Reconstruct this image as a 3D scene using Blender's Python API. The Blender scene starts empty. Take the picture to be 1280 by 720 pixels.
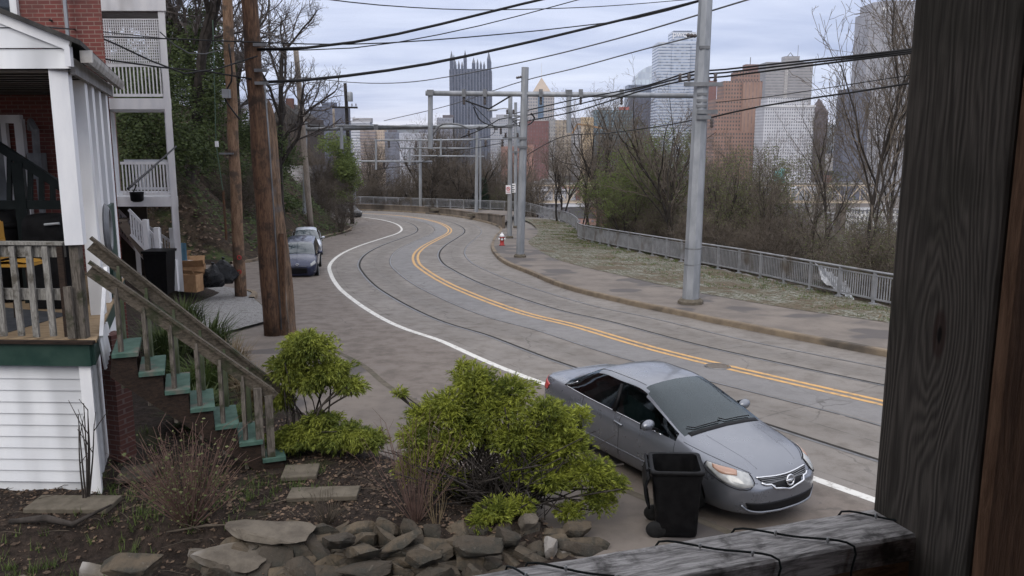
import bpy, bmesh, math, random
import numpy as np
from mathutils import Vector, Matrix, noise
from mathutils.bvhtree import BVHTree
R = math.radians
sc = bpy.context.scene
col = sc.collection
rnd = random.Random(7)

# ------------------------------------------------------------------ camera
F, EYE = 1040.0, 5.1
TH = math.atan(185 / F); SN, CS = math.sin(TH), math.cos(TH)
cam_d = bpy.data.cameras.new('camera'); cam = bpy.data.objects.new('camera', cam_d); col.objects.link(cam)
cam.location = (0, 0, EYE); cam.rotation_euler = (math.pi / 2 - TH, 0, 0)
cam_d.sensor_width = 36; cam_d.lens = F / 1280 * 36; cam_d.clip_end = 20000; cam_d.clip_start = .05
sc.camera = cam

def ss(a, b, x):
    t = np.clip((np.asarray(x, float) - a) / (b - a), 0, 1); return t * t * (3 - 2 * t)
def gz(Y):
    """height of the road: level by the houses, then falling away down the hill"""
    d = max(0.0, Y - 15.0)
    if d < 55: return -(.0405 * d + .0002 * d * d)
    z = -(.0405 * 55 + .0002 * 55 * 55); e = min(d - 55, 10)
    z -= .0625 * e - (.0425 / 20) * e * e
    return z - .02 * min(max(0.0, d - 65), 60)
gzv = np.vectorize(gz)
def ray(px, py):
    u, v = (px - 640) / F, (py - 360) / F
    return u, CS - v * SN, -(SN + v * CS)
def P(px, py, Y):
    a, b, c = ray(px, py); t = Y / b
    return Vector((t * a, Y, EYE + t * c))
def G(px, py, h=0.0):
    a, b, c = ray(px, py); lo, hi = 1.0, 400.0
    for _ in range(50):
        m = (lo + hi) / 2
        if EYE + m * c > gz(m * b) + h: lo = m
        else: hi = m
    return Vector((lo * a, lo * b, EYE + lo * c))

# ------------------------------------------------------------------ object helpers
def link(o): col.objects.link(o); return o
def thing(name, label, cat, loc=(0, 0, 0), group=None, rz=0.0, mesh=None):
    o = link(bpy.data.objects.new(name, mesh)); o.location = loc; o.rotation_euler = (0, 0, rz)
    return tag(o, label, cat, group)
def tag(o, label=None, cat=None, group=None, kind=None):
    if label: o['label'] = label
    if cat: o['category'] = cat
    if group: o['group'] = group
    if kind: o['kind'] = kind
    return o
LOCAL = set()      # things whose parts are built round their own origin
def adopt(o, parent):
    o.parent = parent
    if parent.name in LOCAL: o.matrix_parent_inverse = Matrix(); return o
    o.matrix_parent_inverse = parent.matrix_basis.inverted() if parent.parent is None else Matrix()
    return o
def copy_tree(o, parent=None):
    c = o.copy(); col.objects.link(c)
    if parent is not None: c.parent = parent
    for ch in o.children: copy_tree(ch, c)
    return c

def frame_of(d):
    d = Vector(d).normalized(); up = Vector((0, 0, 1)) if abs(d.z) < .95 else Vector((1, 0, 0))
    x = d.cross(up).normalized(); return x, x.cross(d).normalized(), d

class MB:
    def __init__(s): s.v, s.f, s.m, s.uv = [], [], [], None
    def quad(s, a, b, c, d, m=0):
        n = len(s.v); s.v += [tuple(a), tuple(b), tuple(c), tuple(d)]; s.f.append((n, n + 1, n + 2, n + 3)); s.m.append(m); return s
    def tri(s, a, b, c, m=0):
        n = len(s.v); s.v += [tuple(a), tuple(b), tuple(c)]; s.f.append((n, n + 1, n + 2)); s.m.append(m); return s
    def hexa(s, b, t, m=0):
        """b, t: four bottom and four top corners, both counter-clockwise seen from above"""
        n = len(s.v); s.v += [tuple(p) for p in b] + [tuple(p) for p in t]
        for q in ((3, 2, 1, 0), (4, 5, 6, 7), (0, 1, 5, 4), (1, 2, 6, 5), (2, 3, 7, 6), (3, 0, 4, 7)):
            s.f.append(tuple(n + i for i in q)); s.m.append(m)
        return s
    def box(s, c, size, rz=0.0, m=0, mat=None):
        hx, hy, hz = size[0] / 2, size[1] / 2, size[2] / 2
        mt = (mat if mat else Matrix.Translation(Vector(c)) @ Matrix.Rotation(rz, 4, 'Z'))
        q = [(-hx, -hy), (hx, -hy), (hx, hy), (-hx, hy)]
        return s.hexa([mt @ Vector((x, y, -hz)) for x, y in q], [mt @ Vector((x, y, hz)) for x, y in q], m)
    def bar(s, a, b, w, h, up=(0, 0, 1), m=0):
        """rectangular bar from a to b, width w (sideways) and height h (along up)"""
        a, b = Vector(a), Vector(b); d = (b - a).normalized(); up = Vector(up)
        x = d.cross(up)
        if x.length < 1e-4: x = d.cross(Vector((0, 1, 0)))
        x.normalize(); y = x.cross(d).normalized()
        q = [(-w / 2, -h / 2), (w / 2, -h / 2), (w / 2, h / 2), (-w / 2, h / 2)]
        return s.hexa([b + x * i + y * j for i, j in q][::-1], [a + x * i + y * j for i, j in q][::-1], m)
    def tube(s, pts, rad, n=8, m=0, cap=True):
        pts = [Vector(p) for p in pts]; k = len(pts)
        if not hasattr(rad, '__len__'): rad = [rad] * k
        b0 = len(s.v); prev = None
        for i, p in enumerate(pts):
            d = (pts[min(i + 1, k - 1)] - pts[max(i - 1, 0)])
            if d.length < 1e-9: d = Vector((0, 0, 1))
            d.normalize()
            if prev is None: x, _, _ = frame_of(d); y = d.cross(x)
            else:
                x = prev - d * prev.dot(d)
                if x.length < 1e-6: x, _, _ = frame_of(d)
                x.normalize(); y = d.cross(x)
            prev = x; r = rad[i]
            for j in range(n):
                a = 2 * math.pi * j / n; s.v.append(tuple(p + x * (math.cos(a) * r) + y * (math.sin(a) * r)))
        for i in range(k - 1):
            for j in range(n):
                a = b0 + i * n + j; b = b0 + i * n + (j + 1) % n
                s.f.append((a, b, b + n, a + n)); s.m.append(m)
        if cap and n > 2:
            s.f.append(tuple(b0 + j for j in range(n))[::-1]); s.m.append(m)
            s.f.append(tuple(b0 + (k - 1) * n + j for j in range(n))); s.m.append(m)
        return s
    def lathe(s, prof, c=(0, 0, 0), n=16, m=0):
        c = Vector(c); b0 = len(s.v); k = len(prof)
        for r, z in prof:
            for j in range(n):
                a = 2 * math.pi * j / n; s.v.append((c.x + r * math.cos(a), c.y + r * math.sin(a), c.z + z))
        for i in range(k - 1):
            for j in range(n):
                a = b0 + i * n + j; b = b0 + i * n + (j + 1) % n
                s.f.append((a, b, b + n, a + n)); s.m.append(m)
        s.f.append(tuple(b0 + j for j in range(n))[::-1]); s.m.append(m)
        s.f.append(tuple(b0 + (k - 1) * n + j for j in range(n))); s.m.append(m)
        return s
    def grid(s, rows, m=0, flip=False):
        """rows: list of equally long lists of points"""
        b0 = len(s.v); w = len(rows[0])
        for r in rows: s.v += [tuple(p) for p in r]
        for i in range(len(rows) - 1):
            for j in range(w - 1):
                a = b0 + i * w + j; q = (a, a + 1, a + w + 1, a + w)
                s.f.append(q[::-1] if flip else q); s.m.append(m)
        return s
    def poly_prism(s, pts, z0, z1, m=0):
        n = len(pts); b0 = len(s.v)
        s.v += [(p[0], p[1], z0) for p in pts] + [(p[0], p[1], z1) for p in pts]
        s.f.append(tuple(range(b0 + n - 1, b0 - 1, -1))); s.f.append(tuple(range(b0 + n, b0 + 2 * n)))
        s.m += [m, m]
        for i in range(n):
            j = (i + 1) % n; s.f.append((b0 + i, b0 + j, b0 + n + j, b0 + n + i)); s.m.append(m)
        return s
    def mesh(s, name, mats, smooth=False):
        me = bpy.data.meshes.new(name); me.from_pydata(s.v, [], s.f)
        for mt in (mats if isinstance(mats, (list, tuple)) else [mats]): me.materials.append(mt)
        if any(s.m): me.polygons.foreach_set('material_index', s.m)
        if smooth: me.polygons.foreach_set('use_smooth', [True] * len(me.polygons))
        if s.uv is not None:
            u = me.uv_layers.new(name='UVMap'); li = np.empty(len(me.loops), dtype=np.int32); me.loops.foreach_get('vertex_index', li)
            u.data.foreach_set('uv', np.asarray(s.uv, dtype=np.float32)[li].ravel())
        me.update(); return me
    def build(s, name, mats, parent=None, smooth=False, kind=None, label=None):
        o = link(bpy.data.objects.new(name, s.mesh(name, mats, smooth)))
        if parent is not None: adopt(o, parent)
        if kind: o['kind'] = kind
        if label: o['label'] = label
        return o

def spline(pts, step=.5):
    """points through a Catmull-Rom curve, evenly spaced"""
    P_ = [np.array(p, float) for p in pts]; P_ = [2 * P_[0] - P_[1]] + P_ + [2 * P_[-1] - P_[-2]]; o = []
    for i in range(1, len(P_) - 2):
        a, b, c, d = P_[i - 1:i + 3]
        for t in np.linspace(0, 1, 24, endpoint=False):
            o.append(.5 * (2 * b + (c - a) * t + (2 * a - 5 * b + 4 * c - d) * t * t + (3 * b - a - 3 * c + d) * t ** 3))
    o.append(P_[-2]); o = np.array(o)
    L = np.r_[0, np.cumsum(np.linalg.norm(np.diff(o, axis=0), axis=1))]
    s_ = np.linspace(0, L[-1], max(2, int(round(L[-1] / step)) + 1))
    return np.stack([np.interp(s_, L, o[:, k]) for k in range(o.shape[1])], 1)
def offset(line, d):
    """line moved sideways by d (positive to the right of its direction of travel)"""
    t = np.gradient(line[:, :2], axis=0); t /= np.linalg.norm(t, axis=1)[:, None]
    return line[:, :2] + np.stack([t[:, 1], -t[:, 0]], 1) * (d if np.isscalar(d) else np.asarray(d)[:, None])
def inside(px, py, poly):
    px, py = np.asarray(px, float), np.asarray(py, float); r = np.zeros(px.shape, bool); n = len(poly)
    for i in range(n):
        (x1, y1), (x2, y2) = poly[i][:2], poly[(i + 1) % n][:2]
        if y1 == y2: continue
        k = ((y1 > py) != (y2 > py)) & (px < (x2 - x1) * (py - y1) / (y2 - y1) + x1); r ^= k
    return r
def pdist(px, py, line):
    px, py = np.asarray(px, float), np.asarray(py, float); best = np.full(px.shape, 1e9)
    for (x1, y1), (x2, y2) in zip([p[:2] for p in line[:-1]], [p[:2] for p in line[1:]]):
        dx, dy = x2 - x1, y2 - y1; l2 = dx * dx + dy * dy + 1e-12
        t = np.clip(((px - x1) * dx + (py - y1) * dy) / l2, 0, 1)
        best = np.minimum(best, np.hypot(px - x1 - t * dx, py - y1 - t * dy))
    return best
def nz(x, y, z=0.0, s=1.0): return noise.noise(Vector((x * s, y * s, z * s)))

# ------------------------------------------------------------------ materials
class NT:
    def __init__(s, name):
        s.mat = bpy.data.materials.new(name); s.mat.use_nodes = True; s.t = s.mat.node_tree; s.n = s.t.nodes
        s.b = s.n['Principled BSDF']; s.out = s.n['Material Output']
    def new(s, t, **k):
        n = s.n.new(t)
        for a, b in k.items(): setattr(n, a, b)
        return n
    def L(s, a, b): s.t.links.new(a, b)
    def val(s, sock, x):
        if hasattr(x, 'is_linked') or hasattr(x, 'links'): s.L(x, sock)
        else: sock.default_value = x
    def math(s, op, a, b=0.0, c=None):
        n = s.new('ShaderNodeMath', operation=op); s.val(n.inputs[0], a); s.val(n.inputs[1], b)
        if c is not None: s.val(n.inputs[2], c)
        return n.outputs[0]
    def mix(s, fac, a, b, blend='MIX'):
        n = s.new('ShaderNodeMix', data_type='RGBA', blend_type=blend); s.val(n.inputs[0], fac)
        for i, x in ((6, a), (7, b)):
            if isinstance(x, (tuple, list)): x = (*x[:3], 1)
            s.val(n.inputs[i], x)
        return n.outputs[2]
    def noise(s, vec, scale, detail=4, rough=.55, dist=0.0):
        n = s.new('ShaderNodeTexNoise'); n.inputs['Scale'].default_value = scale; n.inputs['Detail'].default_value = detail
        n.inputs['Roughness'].default_value = rough; n.inputs['Distortion'].default_value = dist
        if vec is not None: s.L(vec, n.inputs['Vector'])
        return n.outputs['Fac']
    def ramp(s, fac, a, b, lo=0.0, hi=1.0):
        n = s.new('ShaderNodeMapRange', interpolation_type='SMOOTHSTEP'); s.val(n.inputs[0], fac)
        n.inputs[1].default_value = a; n.inputs[2].default_value = b; n.inputs[3].default_value = lo; n.inputs[4].default_value = hi
        return n.outputs[0]
    def coord(s, kind='pos', scale=(1, 1, 1), rot=(0, 0, 0)):
        if kind == 'pos': o = s.new('ShaderNodeNewGeometry').outputs['Position']
        else: o = s.new('ShaderNodeTexCoord').outputs[{'obj': 'Object', 'uv': 'UV', 'gen': 'Generated'}[kind]]
        if tuple(scale) != (1, 1, 1) or tuple(rot) != (0, 0, 0):
            m = s.new('ShaderNodeMapping'); s.L(o, m.inputs[0]); m.inputs['Scale'].default_value = scale; m.inputs['Rotation'].default_value = rot; o = m.outputs[0]
        return o
    def base(s, x):
        if isinstance(x, (tuple, list)): x = (*x[:3], 1)
        s.val(s.b.inputs['Base Color'], x); return s
    def rough(s, x): s.val(s.b.inputs['Roughness'], x); return s
    def bump(s, h, strength=.3, dist=.02):
        n = s.new('ShaderNodeBump'); n.inputs['Strength'].default_value = strength; n.inputs['Distance'].default_value = dist
        s.L(h, n.inputs['Height']); s.L(n.outputs[0], s.b.inputs['Normal']); return s
    def set(s, **k):
        for a, v in k.items(): s.b.inputs[a.replace('_', ' ')].default_value = v
        return s

def mottled(name, c1, c2, scale=3.0, rough=.8, bump=.25, bdist=.01, c3=None, kind='pos', stretch=(1, 1, 1), detail=6, metal=0.0, spec=.22):
    t = NT(name); v = t.coord(kind, stretch); n = t.noise(v, scale, detail, .6)
    c = t.mix(t.ramp(n, .32, .68), c1, c2)
    if c3 is not None:
        n3 = t.noise(v, scale * .27, 3, .6); c = t.mix(t.ramp(n3, .52, .68), c, c3)
    t.base(c).rough(rough).set(Metallic=metal, Specular_IOR_Level=spec)
    if bump: t.bump(t.noise(v, scale * 4, 5, .65), bump, bdist)
    return t.mat
def wood(name, c1, c2, axis='z', scale=1.0, rough=.85, stain=None, bump=.5, kind='pos'):
    t = NT(name); st = {'x': (.12, 1, 1), 'y': (1, .12, 1), 'z': (1, 1, .12)}[axis]
    v = t.coord(kind, tuple(a * scale for a in st)); g = t.noise(v, 22, 7, .7, .6); g2 = t.noise(v, 70, 3, .6)
    f = t.math('ADD', t.math('MULTIPLY', g, .75), t.math('MULTIPLY', g2, .25))
    c = t.mix(t.ramp(f, .36, .64), c1, c2)
    if stain is not None: c = t.mix(t.ramp(t.noise(t.coord(kind), 2.1 * scale, 5, .65), .5, .66), c, stain)
    t.base(c).rough(rough).set(Specular_IOR_Level=.25); t.bump(f, bump, .01); return t.mat

def srgb(r, g, b): return tuple(((x / 255) / 12.92 if x / 255 <= .04045 else ((x / 255 + .055) / 1.055) ** 2.4) for x in (r, g, b))
M = {}
# road: grey brown worn concrete with slab joints and tyre lanes (UV: across, along, in metres)
t = NT('road_concrete'); uv = t.coord('uv'); pos = t.coord('pos')
sx = t.new('ShaderNodeSeparateXYZ'); t.L(uv, sx.inputs[0]); U, V = sx.outputs[0], sx.outputs[1]
n1 = t.noise(pos, .35, 5, .6); n2 = t.noise(pos, 2.2, 6, .65); n3 = t.noise(pos, 38, 4, .7)
c = t.mix(t.ramp(n1, .35, .68), (.150, .134, .119), (.198, .179, .161))
c = t.mix(t.ramp(n2, .45, .75, 0, .55), c, (.090, .077, .066))
park = t.ramp(U, -4.9, -4.3, 1, 0)                                  # the parking lane is browner and darker
c = t.mix(t.math('MULTIPLY', park, .8), c, t.mix(t.ramp(n2, .4, .7), (.140, .112, .092), (.097, .079, .066)))
trk = t.math('MULTIPLY', t.ramp(t.math('ABSOLUTE', t.math('ADD', U, .72)), .52, .62, 1, 0), t.ramp(U, -1.6, -1.5, 0, 1))
c = t.mix(t.math('MULTIPLY', trk, .55), c, (.165, .168, .178))
c = t.mix(t.math('MULTIPLY', t.ramp(t.math('ABSOLUTE', t.math('SUBTRACT', t.math('ABSOLUTE', U), 2.15)), .25, .6, 1, 0), t.ramp(n1, .3, .6, .1, .4)), c, (.098, .088, .078))
def joint(u, per, w, off=0.0):
    fr = t.math('FRACT', t.math('ADD', t.math('MULTIPLY', u, 1 / per), off)); return t.math('LESS_THAN', t.math('ABSOLUTE', t.math('SUBTRACT', fr, .5)), w / per / 2)
wob = t.math('MULTIPLY', t.math('SUBTRACT', t.noise(pos, 1.3, 3), .5), .10)
j = joint(t.math('ADD', V, wob), 4.6, .05)
for uu in (-4.15, -.02, -2.23, 2.1):
    j = t.math('MAXIMUM', j, t.math('LESS_THAN', t.math('ABSOLUTE', t.math('SUBTRACT', t.math('ADD', U, t.math('MULTIPLY', wob, .4)), uu)), .018))
c = t.mix(t.math('MULTIPLY', j, t.ramp(n2, .35, .65, .1, .6)), c, (.055, .05, .045))
jl = t.math('MULTIPLY', joint(t.math('ADD', V, wob), 9.2, .08, .27), park)
c = t.mix(t.math('MULTIPLY', jl, .6), c, (.20, .175, .15))
vor = t.new('ShaderNodeTexVoronoi', feature='DISTANCE_TO_EDGE'); vor.inputs['Scale'].default_value = .33
wv = t.new('ShaderNodeVectorMath', operation='ADD'); t.L(pos, wv.inputs[0])
cn = t.new('ShaderNodeTexNoise'); cn.inputs['Scale'].default_value = .9; cn.inputs['Detail'].default_value = 6; t.L(pos, cn.inputs['Vector']); t.L(cn.outputs['Color'], wv.inputs[1])
t.L(wv.outputs[0], vor.inputs['Vector'])
c = t.mix(t.math('MULTIPLY', t.math('LESS_THAN', vor.outputs['Distance'], .006), t.ramp(n1, .45, .6, 0, .55)), c, (.05, .045, .04))
spk = t.noise(pos, 9.0, 3, .6); c = t.mix(t.ramp(spk, .66, .74, 0, .45), c, (.07, .062, .055))
t.base(t.mix(t.ramp(n3, .3, .7, .0, .22), c, (.06, .055, .05))).rough(t.ramp(n2, .3, .7, .62, .85)).set(Specular_IOR_Level=.35); t.bump(n3, .25, .004)
M['road'] = t.mat
t = NT('white_paint'); n = t.noise(t.coord('pos'), 7, 7, .7); t.base(t.mix(t.ramp(n, .50, .68), (.56, .55, .52), (.24, .22, .195))).rough(.7); M['white_paint'] = t.mat
t = NT('yellow_paint'); n = t.noise(t.coord('pos'), 6, 7, .7); t.base(t.mix(t.ramp(n, .46, .68), (.50, .285, .095), (.24, .175, .105))).rough(.7); M['yellow_paint'] = t.mat
M['rail_steel'] = mottled('rail_steel', (.12, .118, .115), (.19, .19, .195), 4, .42, 0, metal=.6)
M['groove'] = mottled('groove_dirt', (.012, .011, .01), (.03, .026, .022), 6, .9, 0)
M['kerb'] = mottled('kerb_stone', (.20, .158, .112), (.135, .108, .082), 2.2, .9, .35, c3=(.07, .06, .05))
t = NT('sidewalk'); pos = t.coord('pos'); n1 = t.noise(pos, .8, 5, .6); n2 = t.noise(pos, 5, 6, .65)
c = t.mix(t.ramp(n1, .35, .65), (.158, .134, .114), (.106, .090, .078)); c = t.mix(t.ramp(t.noise(pos, .42, 2, .5), .53, .58, 0, .85), c, (.062, .055, .054)); c = t.mix(t.ramp(n2, .5, .75, 0, .5), c, (.08, .065, .052))
t.base(c).rough(.88); t.bump(n2, .3, .01); M['sidewalk'] = t.mat
# lichen covered pavers
t = NT('mossy_pavers'); pos = t.coord('pos', rot=(0, 0, .72)); br = t.new('ShaderNodeTexBrick'); t.L(pos, br.inputs['Vector']); br.inputs['Scale'].default_value = 1.0
br.inputs['Brick Width'].default_value = .46; br.inputs['Row Height'].default_value = .23; br.inputs['Mortar Size'].default_value = .035; br.inputs['Mortar Smooth'].default_value = .6
n1 = t.noise(pos, .55, 5, .6); n2 = t.noise(pos, 3.2, 6, .7); n3 = t.noise(pos, 11, 5, .7)
stone = t.mix(t.ramp(n3, .4, .6), (.10, .10, .082), (.29, .29, .255)); stone = t.mix(t.ramp(n2, .42, .62), stone, (.075, .066, .040)); stone = t.mix(t.ramp(n1, .48, .6, 0, .8), stone, (.10, .074, .05))
c = t.mix(br.outputs['Fac'], stone, t.mix(t.ramp(n2, .4, .6), (.045, .05, .022), (.075, .055, .035))); c = t.mix(t.ramp(t.noise(pos, 1.7, 6, .75), .57, .66, 0, .9), c, (.075, .058, .04))
t.base(c).rough(.95).set(Specular_IOR_Level=.2); t.bump(t.math('ADD', n3, t.math('MULTIPLY', br.outputs['Fac'], -.6)), .6, .03); M['pavers'] = t.mat
# soils
t = NT('soil_mulch'); pos = t.coord('pos'); n1 = t.noise(pos, 1.1, 5, .6); n2 = t.noise(pos, 9, 7, .75); n3 = t.noise(pos, 45, 4, .7)
c = t.mix(t.ramp(n2, .38, .62), (.014, .010, .008), (.040, .029, .023)); c = t.mix(t.ramp(n3, .62, .72, 0, .7), c, (.11, .088, .072)); c = t.mix(t.ramp(n1, .56, .68, 0, .5), c, (.035, .04, .016))
t.base(c).rough(.95).set(Specular_IOR_Level=.2); t.bump(t.math('ADD', n2, t.math('MULTIPLY', n3, .5)), .9, .05); M['mulch'] = t.mat
M['gravel'] = mottled('gravel_grey', (.14, .138, .135), (.32, .315, .31), 26, .95, .8, .03, c3=(.13, .12, .11))
t = NT('hill_soil'); pos = t.coord('pos'); n1 = t.noise(pos, .35, 5, .65); n2 = t.noise(pos, 2.6, 7, .72)
c = t.mix(t.ramp(n2, .38, .62), (.020, .015, .011), (.058, .042, .030)); c = t.mix(t.ramp(n1, .5, .62, 0, .8), c, t.mix(t.ramp(n2, .4, .6), (.018, .030, .009), (.045, .065, .02)))
t.base(c).rough(.95).set(Specular_IOR_Level=.15); t.bump(n2, .9, .15); M['hill'] = t.mat
M['valley'] = mottled('valley_ground', (.075, .065, .055), (.15, .13, .12), .02, .95, 0, c3=(.06, .07, .045))
M['farhill'] = mottled('far_hill_woods', (.030, .036, .036), (.055, .058, .055), .012, 1, 0, c3=(.09, .09, .09))
# wood, masonry, paint
M['wood_grey'] = wood('weathered_grey_wood', (.085, .078, .072), (.25, .235, .225), 'x', 1.6, .85, (.05, .042, .036))
M['wood_dark'] = wood('weathered_dark_wood', (.05, .043, .036), (.145, .128, .11), 'z', 1.6, .9, (.035, .036, .022))
M['wood_rail'] = wood('weathered_rail_wood', (.036, .030, .023), (.112, .094, .073), 'x', 1.2, .9, (.028, .033, .017))
M['wood_baluster'] = wood('weathered_baluster_wood', (.11, .105, .095), (.27, .26, .24), 'z', 2.0, .9, (.07, .062, .05))
M['wood_brown'] = wood('stained_brown_wood', (.011, .0075, .006), (.032, .020, .014), 'x', 1.5, .9)
M['deck_board'] = wood('tan_deck_board', (.19, .135, .082), (.29, .215, .135), 'x', 1.2, .8)
M['pole_orange'] = wood('orange_brown_pole', (.100, .060, .038), (.245, .160, .105), 'z', 1.0, .9, (.075, .055, .042), .8)
M['pole_brown'] = wood('creosote_brown_pole', (.045, .027, .019), (.155, .090, .056), 'z', .8, .9, (.04, .028, .021), .9)
M['pole_split'] = wood('split_grey_brown_pole', (.045, .031, .023), (.21, .138, .092), 'z', .7, .9, (.105, .092, .084), 1.0)
M['pole_grey'] = wood('grey_tan_pole', (.15, .125, .105), (.30, .26, .225), 'z', .8, .9)
M['pole_black'] = mottled('tarred_pole', (.012, .011, .011), (.03, .026, .025), 3, .8, .3)
M['galv'] = mottled('galvanised_steel', (.215, .23, .25), (.315, .33, .355), 2.5, .55, .05, c3=(.26, .265, .27), metal=.35, stretch=(1, 1, .35))
M['galv_dark'] = mottled('dull_steel', (.12, .125, .135), (.19, .197, .21), 3, .6, .05, metal=.3)
M['fence'] = mottled('grey_fence_paint', (.19, .195, .205), (.28, .285, .30), 2.0, .6, .05, c3=(.13, .115, .10), metal=.2)
M['concrete_wall'] = mottled('stained_concrete', (.17, .14, .115), (.085, .070, .056), .9, .9, .35, c3=(.055, .046, .038), stretch=(1, 1, .4))
M['slab'] = mottled('paving_slab', (.080, .069, .053), (.125, .108, .085), 5, .92, .4, c3=(.075, .07, .05))
def vinyl(name, a, b): return mottled(name, a, b, 1.7, .45, .03, c3=tuple(x * .72 for x in a), stretch=(1.6, 1.6, .35))
M['siding'] = vinyl('white_siding', (.62, .635, .66), (.70, .71, .725))
M['white_wood'] = mottled('white_painted_wood', (.60, .61, .64), (.70, .705, .72), 3, .55, .12, c3=(.48, .48, .49), stretch=(1, 1, .3))
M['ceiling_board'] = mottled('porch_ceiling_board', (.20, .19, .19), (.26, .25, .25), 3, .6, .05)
M['green_paint'] = mottled('dark_green_paint', (.012, .034, .027), (.024, .05, .040), 4, .5, .15)
M['tread_paint'] = mottled('worn_green_tread_paint', (.040, .080, .064), (.066, .118, .096), 7, .7, .25, c3=(.12, .108, .092))
M['black_green'] = mottled('black_green_paint', (.005, .008, .008), (.010, .014, .014), 5, .5, .05, spec=.12)
M['black_plastic'] = mottled('black_plastic', (.0045, .0045, .005), (.009, .009, .0095), 9, .5, .06, spec=.1)
M['black_cloth'] = mottled('black_cover', (.004, .004, .0045), (.010, .010, .011), 5, .8, .3, spec=.08)
M['bag'] = mottled('black_bag', (.006, .007, .009), (.012, .014, .017), 5, .3, .9, .10, spec=.3)
M['card'] = mottled('cardboard', (.27, .16, .085), (.36, .22, .12), 6, .85, .1)
M['paper'] = mottled('white_paper', (.62, .63, .66), (.7, .7, .72), 6, .7, .1)
M['yellow_plastic'] = mottled('yellow_seat', (.32, .17, .03), (.38, .21, .04), 6, .5, .05)
M['shingle'] = mottled('dark_shingle', (.03, .029, .03), (.06, .057, .055), 9, .95, .4)
M['cable'] = mottled('black_cable', (.010, .010, .011), (.016, .016, .017), 3, .6, 0)
M['cable_grey'] = mottled('grey_cable', (.07, .072, .078), (.10, .10, .105), 3, .6, 0)
M['porcelain'] = mottled('insulator', (.045, .035, .033), (.11, .10, .10), 4, .35, 0)
M['rust'] = mottled('rusty_iron', (.10, .05, .025), (.055, .036, .027), 8, .8, .3)
M['red_paint'] = mottled('red_hydrant_paint', (.26, .022, .022), (.34, .035, .032), 7, .5, .1)
M['sign_white'] = mottled('sign_white', (.66, .66, .68), (.72, .72, .74), 4, .4, 0)
M['sign_red'] = mottled('sign_red', (.50, .03, .04), (.54, .04, .05), 4, .4, 0)
M['sign_black'] = mottled('sign_black', (.012, .012, .012), (.016, .016, .016), 4, .4, 0)
def brick(name, c1, c2, mortar, sc_=1.0, rz=0.0, worn=None):
    t = NT(name); pos = t.coord('pos', rot=(0, 0, rz)); s = t.new('ShaderNodeSeparateXYZ'); t.L(pos, s.inputs[0]); c_ = t.new('ShaderNodeCombineXYZ'); t.L(s.outputs[0], c_.inputs[0]); t.L(s.outputs[2], c_.inputs[1])
    b = t.new('ShaderNodeTexBrick'); t.L(c_.outputs[0], b.inputs['Vector']); b.inputs['Scale'].default_value = sc_
    for k, v in (('Brick Width', .235), ('Row Height', .078), ('Mortar Size', .008), ('Bias', 0.0)): b.inputs[k].default_value = v
    b.inputs['Color1'].default_value = (*c1, 1); b.inputs['Color2'].default_value = (*c2, 1); b.inputs['Mortar'].default_value = (*mortar, 1)
    n = t.noise(pos, 1.4, 6, .65); c = t.mix(t.ramp(n, .42, .7, 0, .6), b.outputs['Color'], worn or tuple(x * .6 for x in c1))
    t.base(c).rough(.9); t.bump(b.outputs['Fac'], -.4, .01); return t.mat
M['brick'] = brick('red_brick', (.165, .042, .035), (.115, .033, .029), (.20, .14, .12), worn=(.085, .035, .030))
M['brick_far'] = brick('brown_red_brick', (.12, .045, .035), (.09, .035, .03), (.15, .11, .10))
M['glass_dark'] = NT('dark_window_glass').base((.02, .024, .028)).rough(.06).set(Specular_IOR_Level=.8).mat
# rock
t = NT('fieldstone'); v = t.coord('obj'); oi = t.new('ShaderNodeObjectInfo').outputs['Random']; n1 = t.noise(v, 3, 6, .65); n2 = t.noise(v, 14, 6, .7)
ca = t.mix(oi, (.052, .043, .034), (.108, .084, .058)); c = t.mix(t.ramp(n1, .38, .64), ca, (.036, .034, .028)); c = t.mix(t.ramp(n2, .58, .72, 0, .6), c, (.15, .13, .105))
t.base(c).rough(.92).set(Specular_IOR_Level=.25); t.bump(t.math('ADD', n1, t.math('MULTIPLY', n2, .5)), .8, .05); M['rock'] = t.mat
M['rock_pale'] = mottled('pale_fieldstone', (.13, .112, .09), (.075, .064, .052), 3.2, .9, .6, .04, c3=(.26, .245, .23))
# bark and foliage
def leafy(name, c1, c2, trans=.25):
    t = NT(name); g = t.new('ShaderNodeNewGeometry'); rpi = g.outputs['Random Per Island']; pos = g.outputs['Position']
    t.base(t.mix(t.math('ADD', t.math('MULTIPLY', rpi, .5), t.math('MULTIPLY', t.ramp(t.noise(pos, 3.1, 4), .36, .64), .5)), c1, c2)).rough(.7).set(Specular_IOR_Level=.3)
    tr = t.new('ShaderNodeBsdfTranslucent'); t.L(t.b.inputs['Base Color'].links[0].from_socket, tr.inputs[0]); ms = t.new('ShaderNodeMixShader'); ms.inputs[0].default_value = trans
    t.L(t.b.outputs[0], ms.inputs[1]); t.L(tr.outputs[0], ms.inputs[2]); t.L(ms.outputs[0], t.out.inputs['Surface']); return t.mat
M['cypress'] = leafy('golden_cypress_leaf', (.036, .060, .010), (.34, .37, .055), .3)
M['cypress2'] = leafy('green_cypress_leaf', (.034, .058, .010), (.30, .33, .055), .3)
M['ivy'] = leafy('ivy_leaf', (.020, .034, .010), (.078, .105, .032), .2)
M['spring'] = leafy('spring_leaf', (.070, .100, .026), (.165, .205, .062), .35)
M['bud'] = leafy('bud_leaf', (.075, .095, .035), (.16, .17, .075), .35)
M['blossom'] = leafy('pale_blossom', (.34, .27, .26), (.55, .48, .47), .3)
M['pine'] = leafy('dark_conifer', (.010, .022, .012), (.03, .05, .026), .1)
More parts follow.
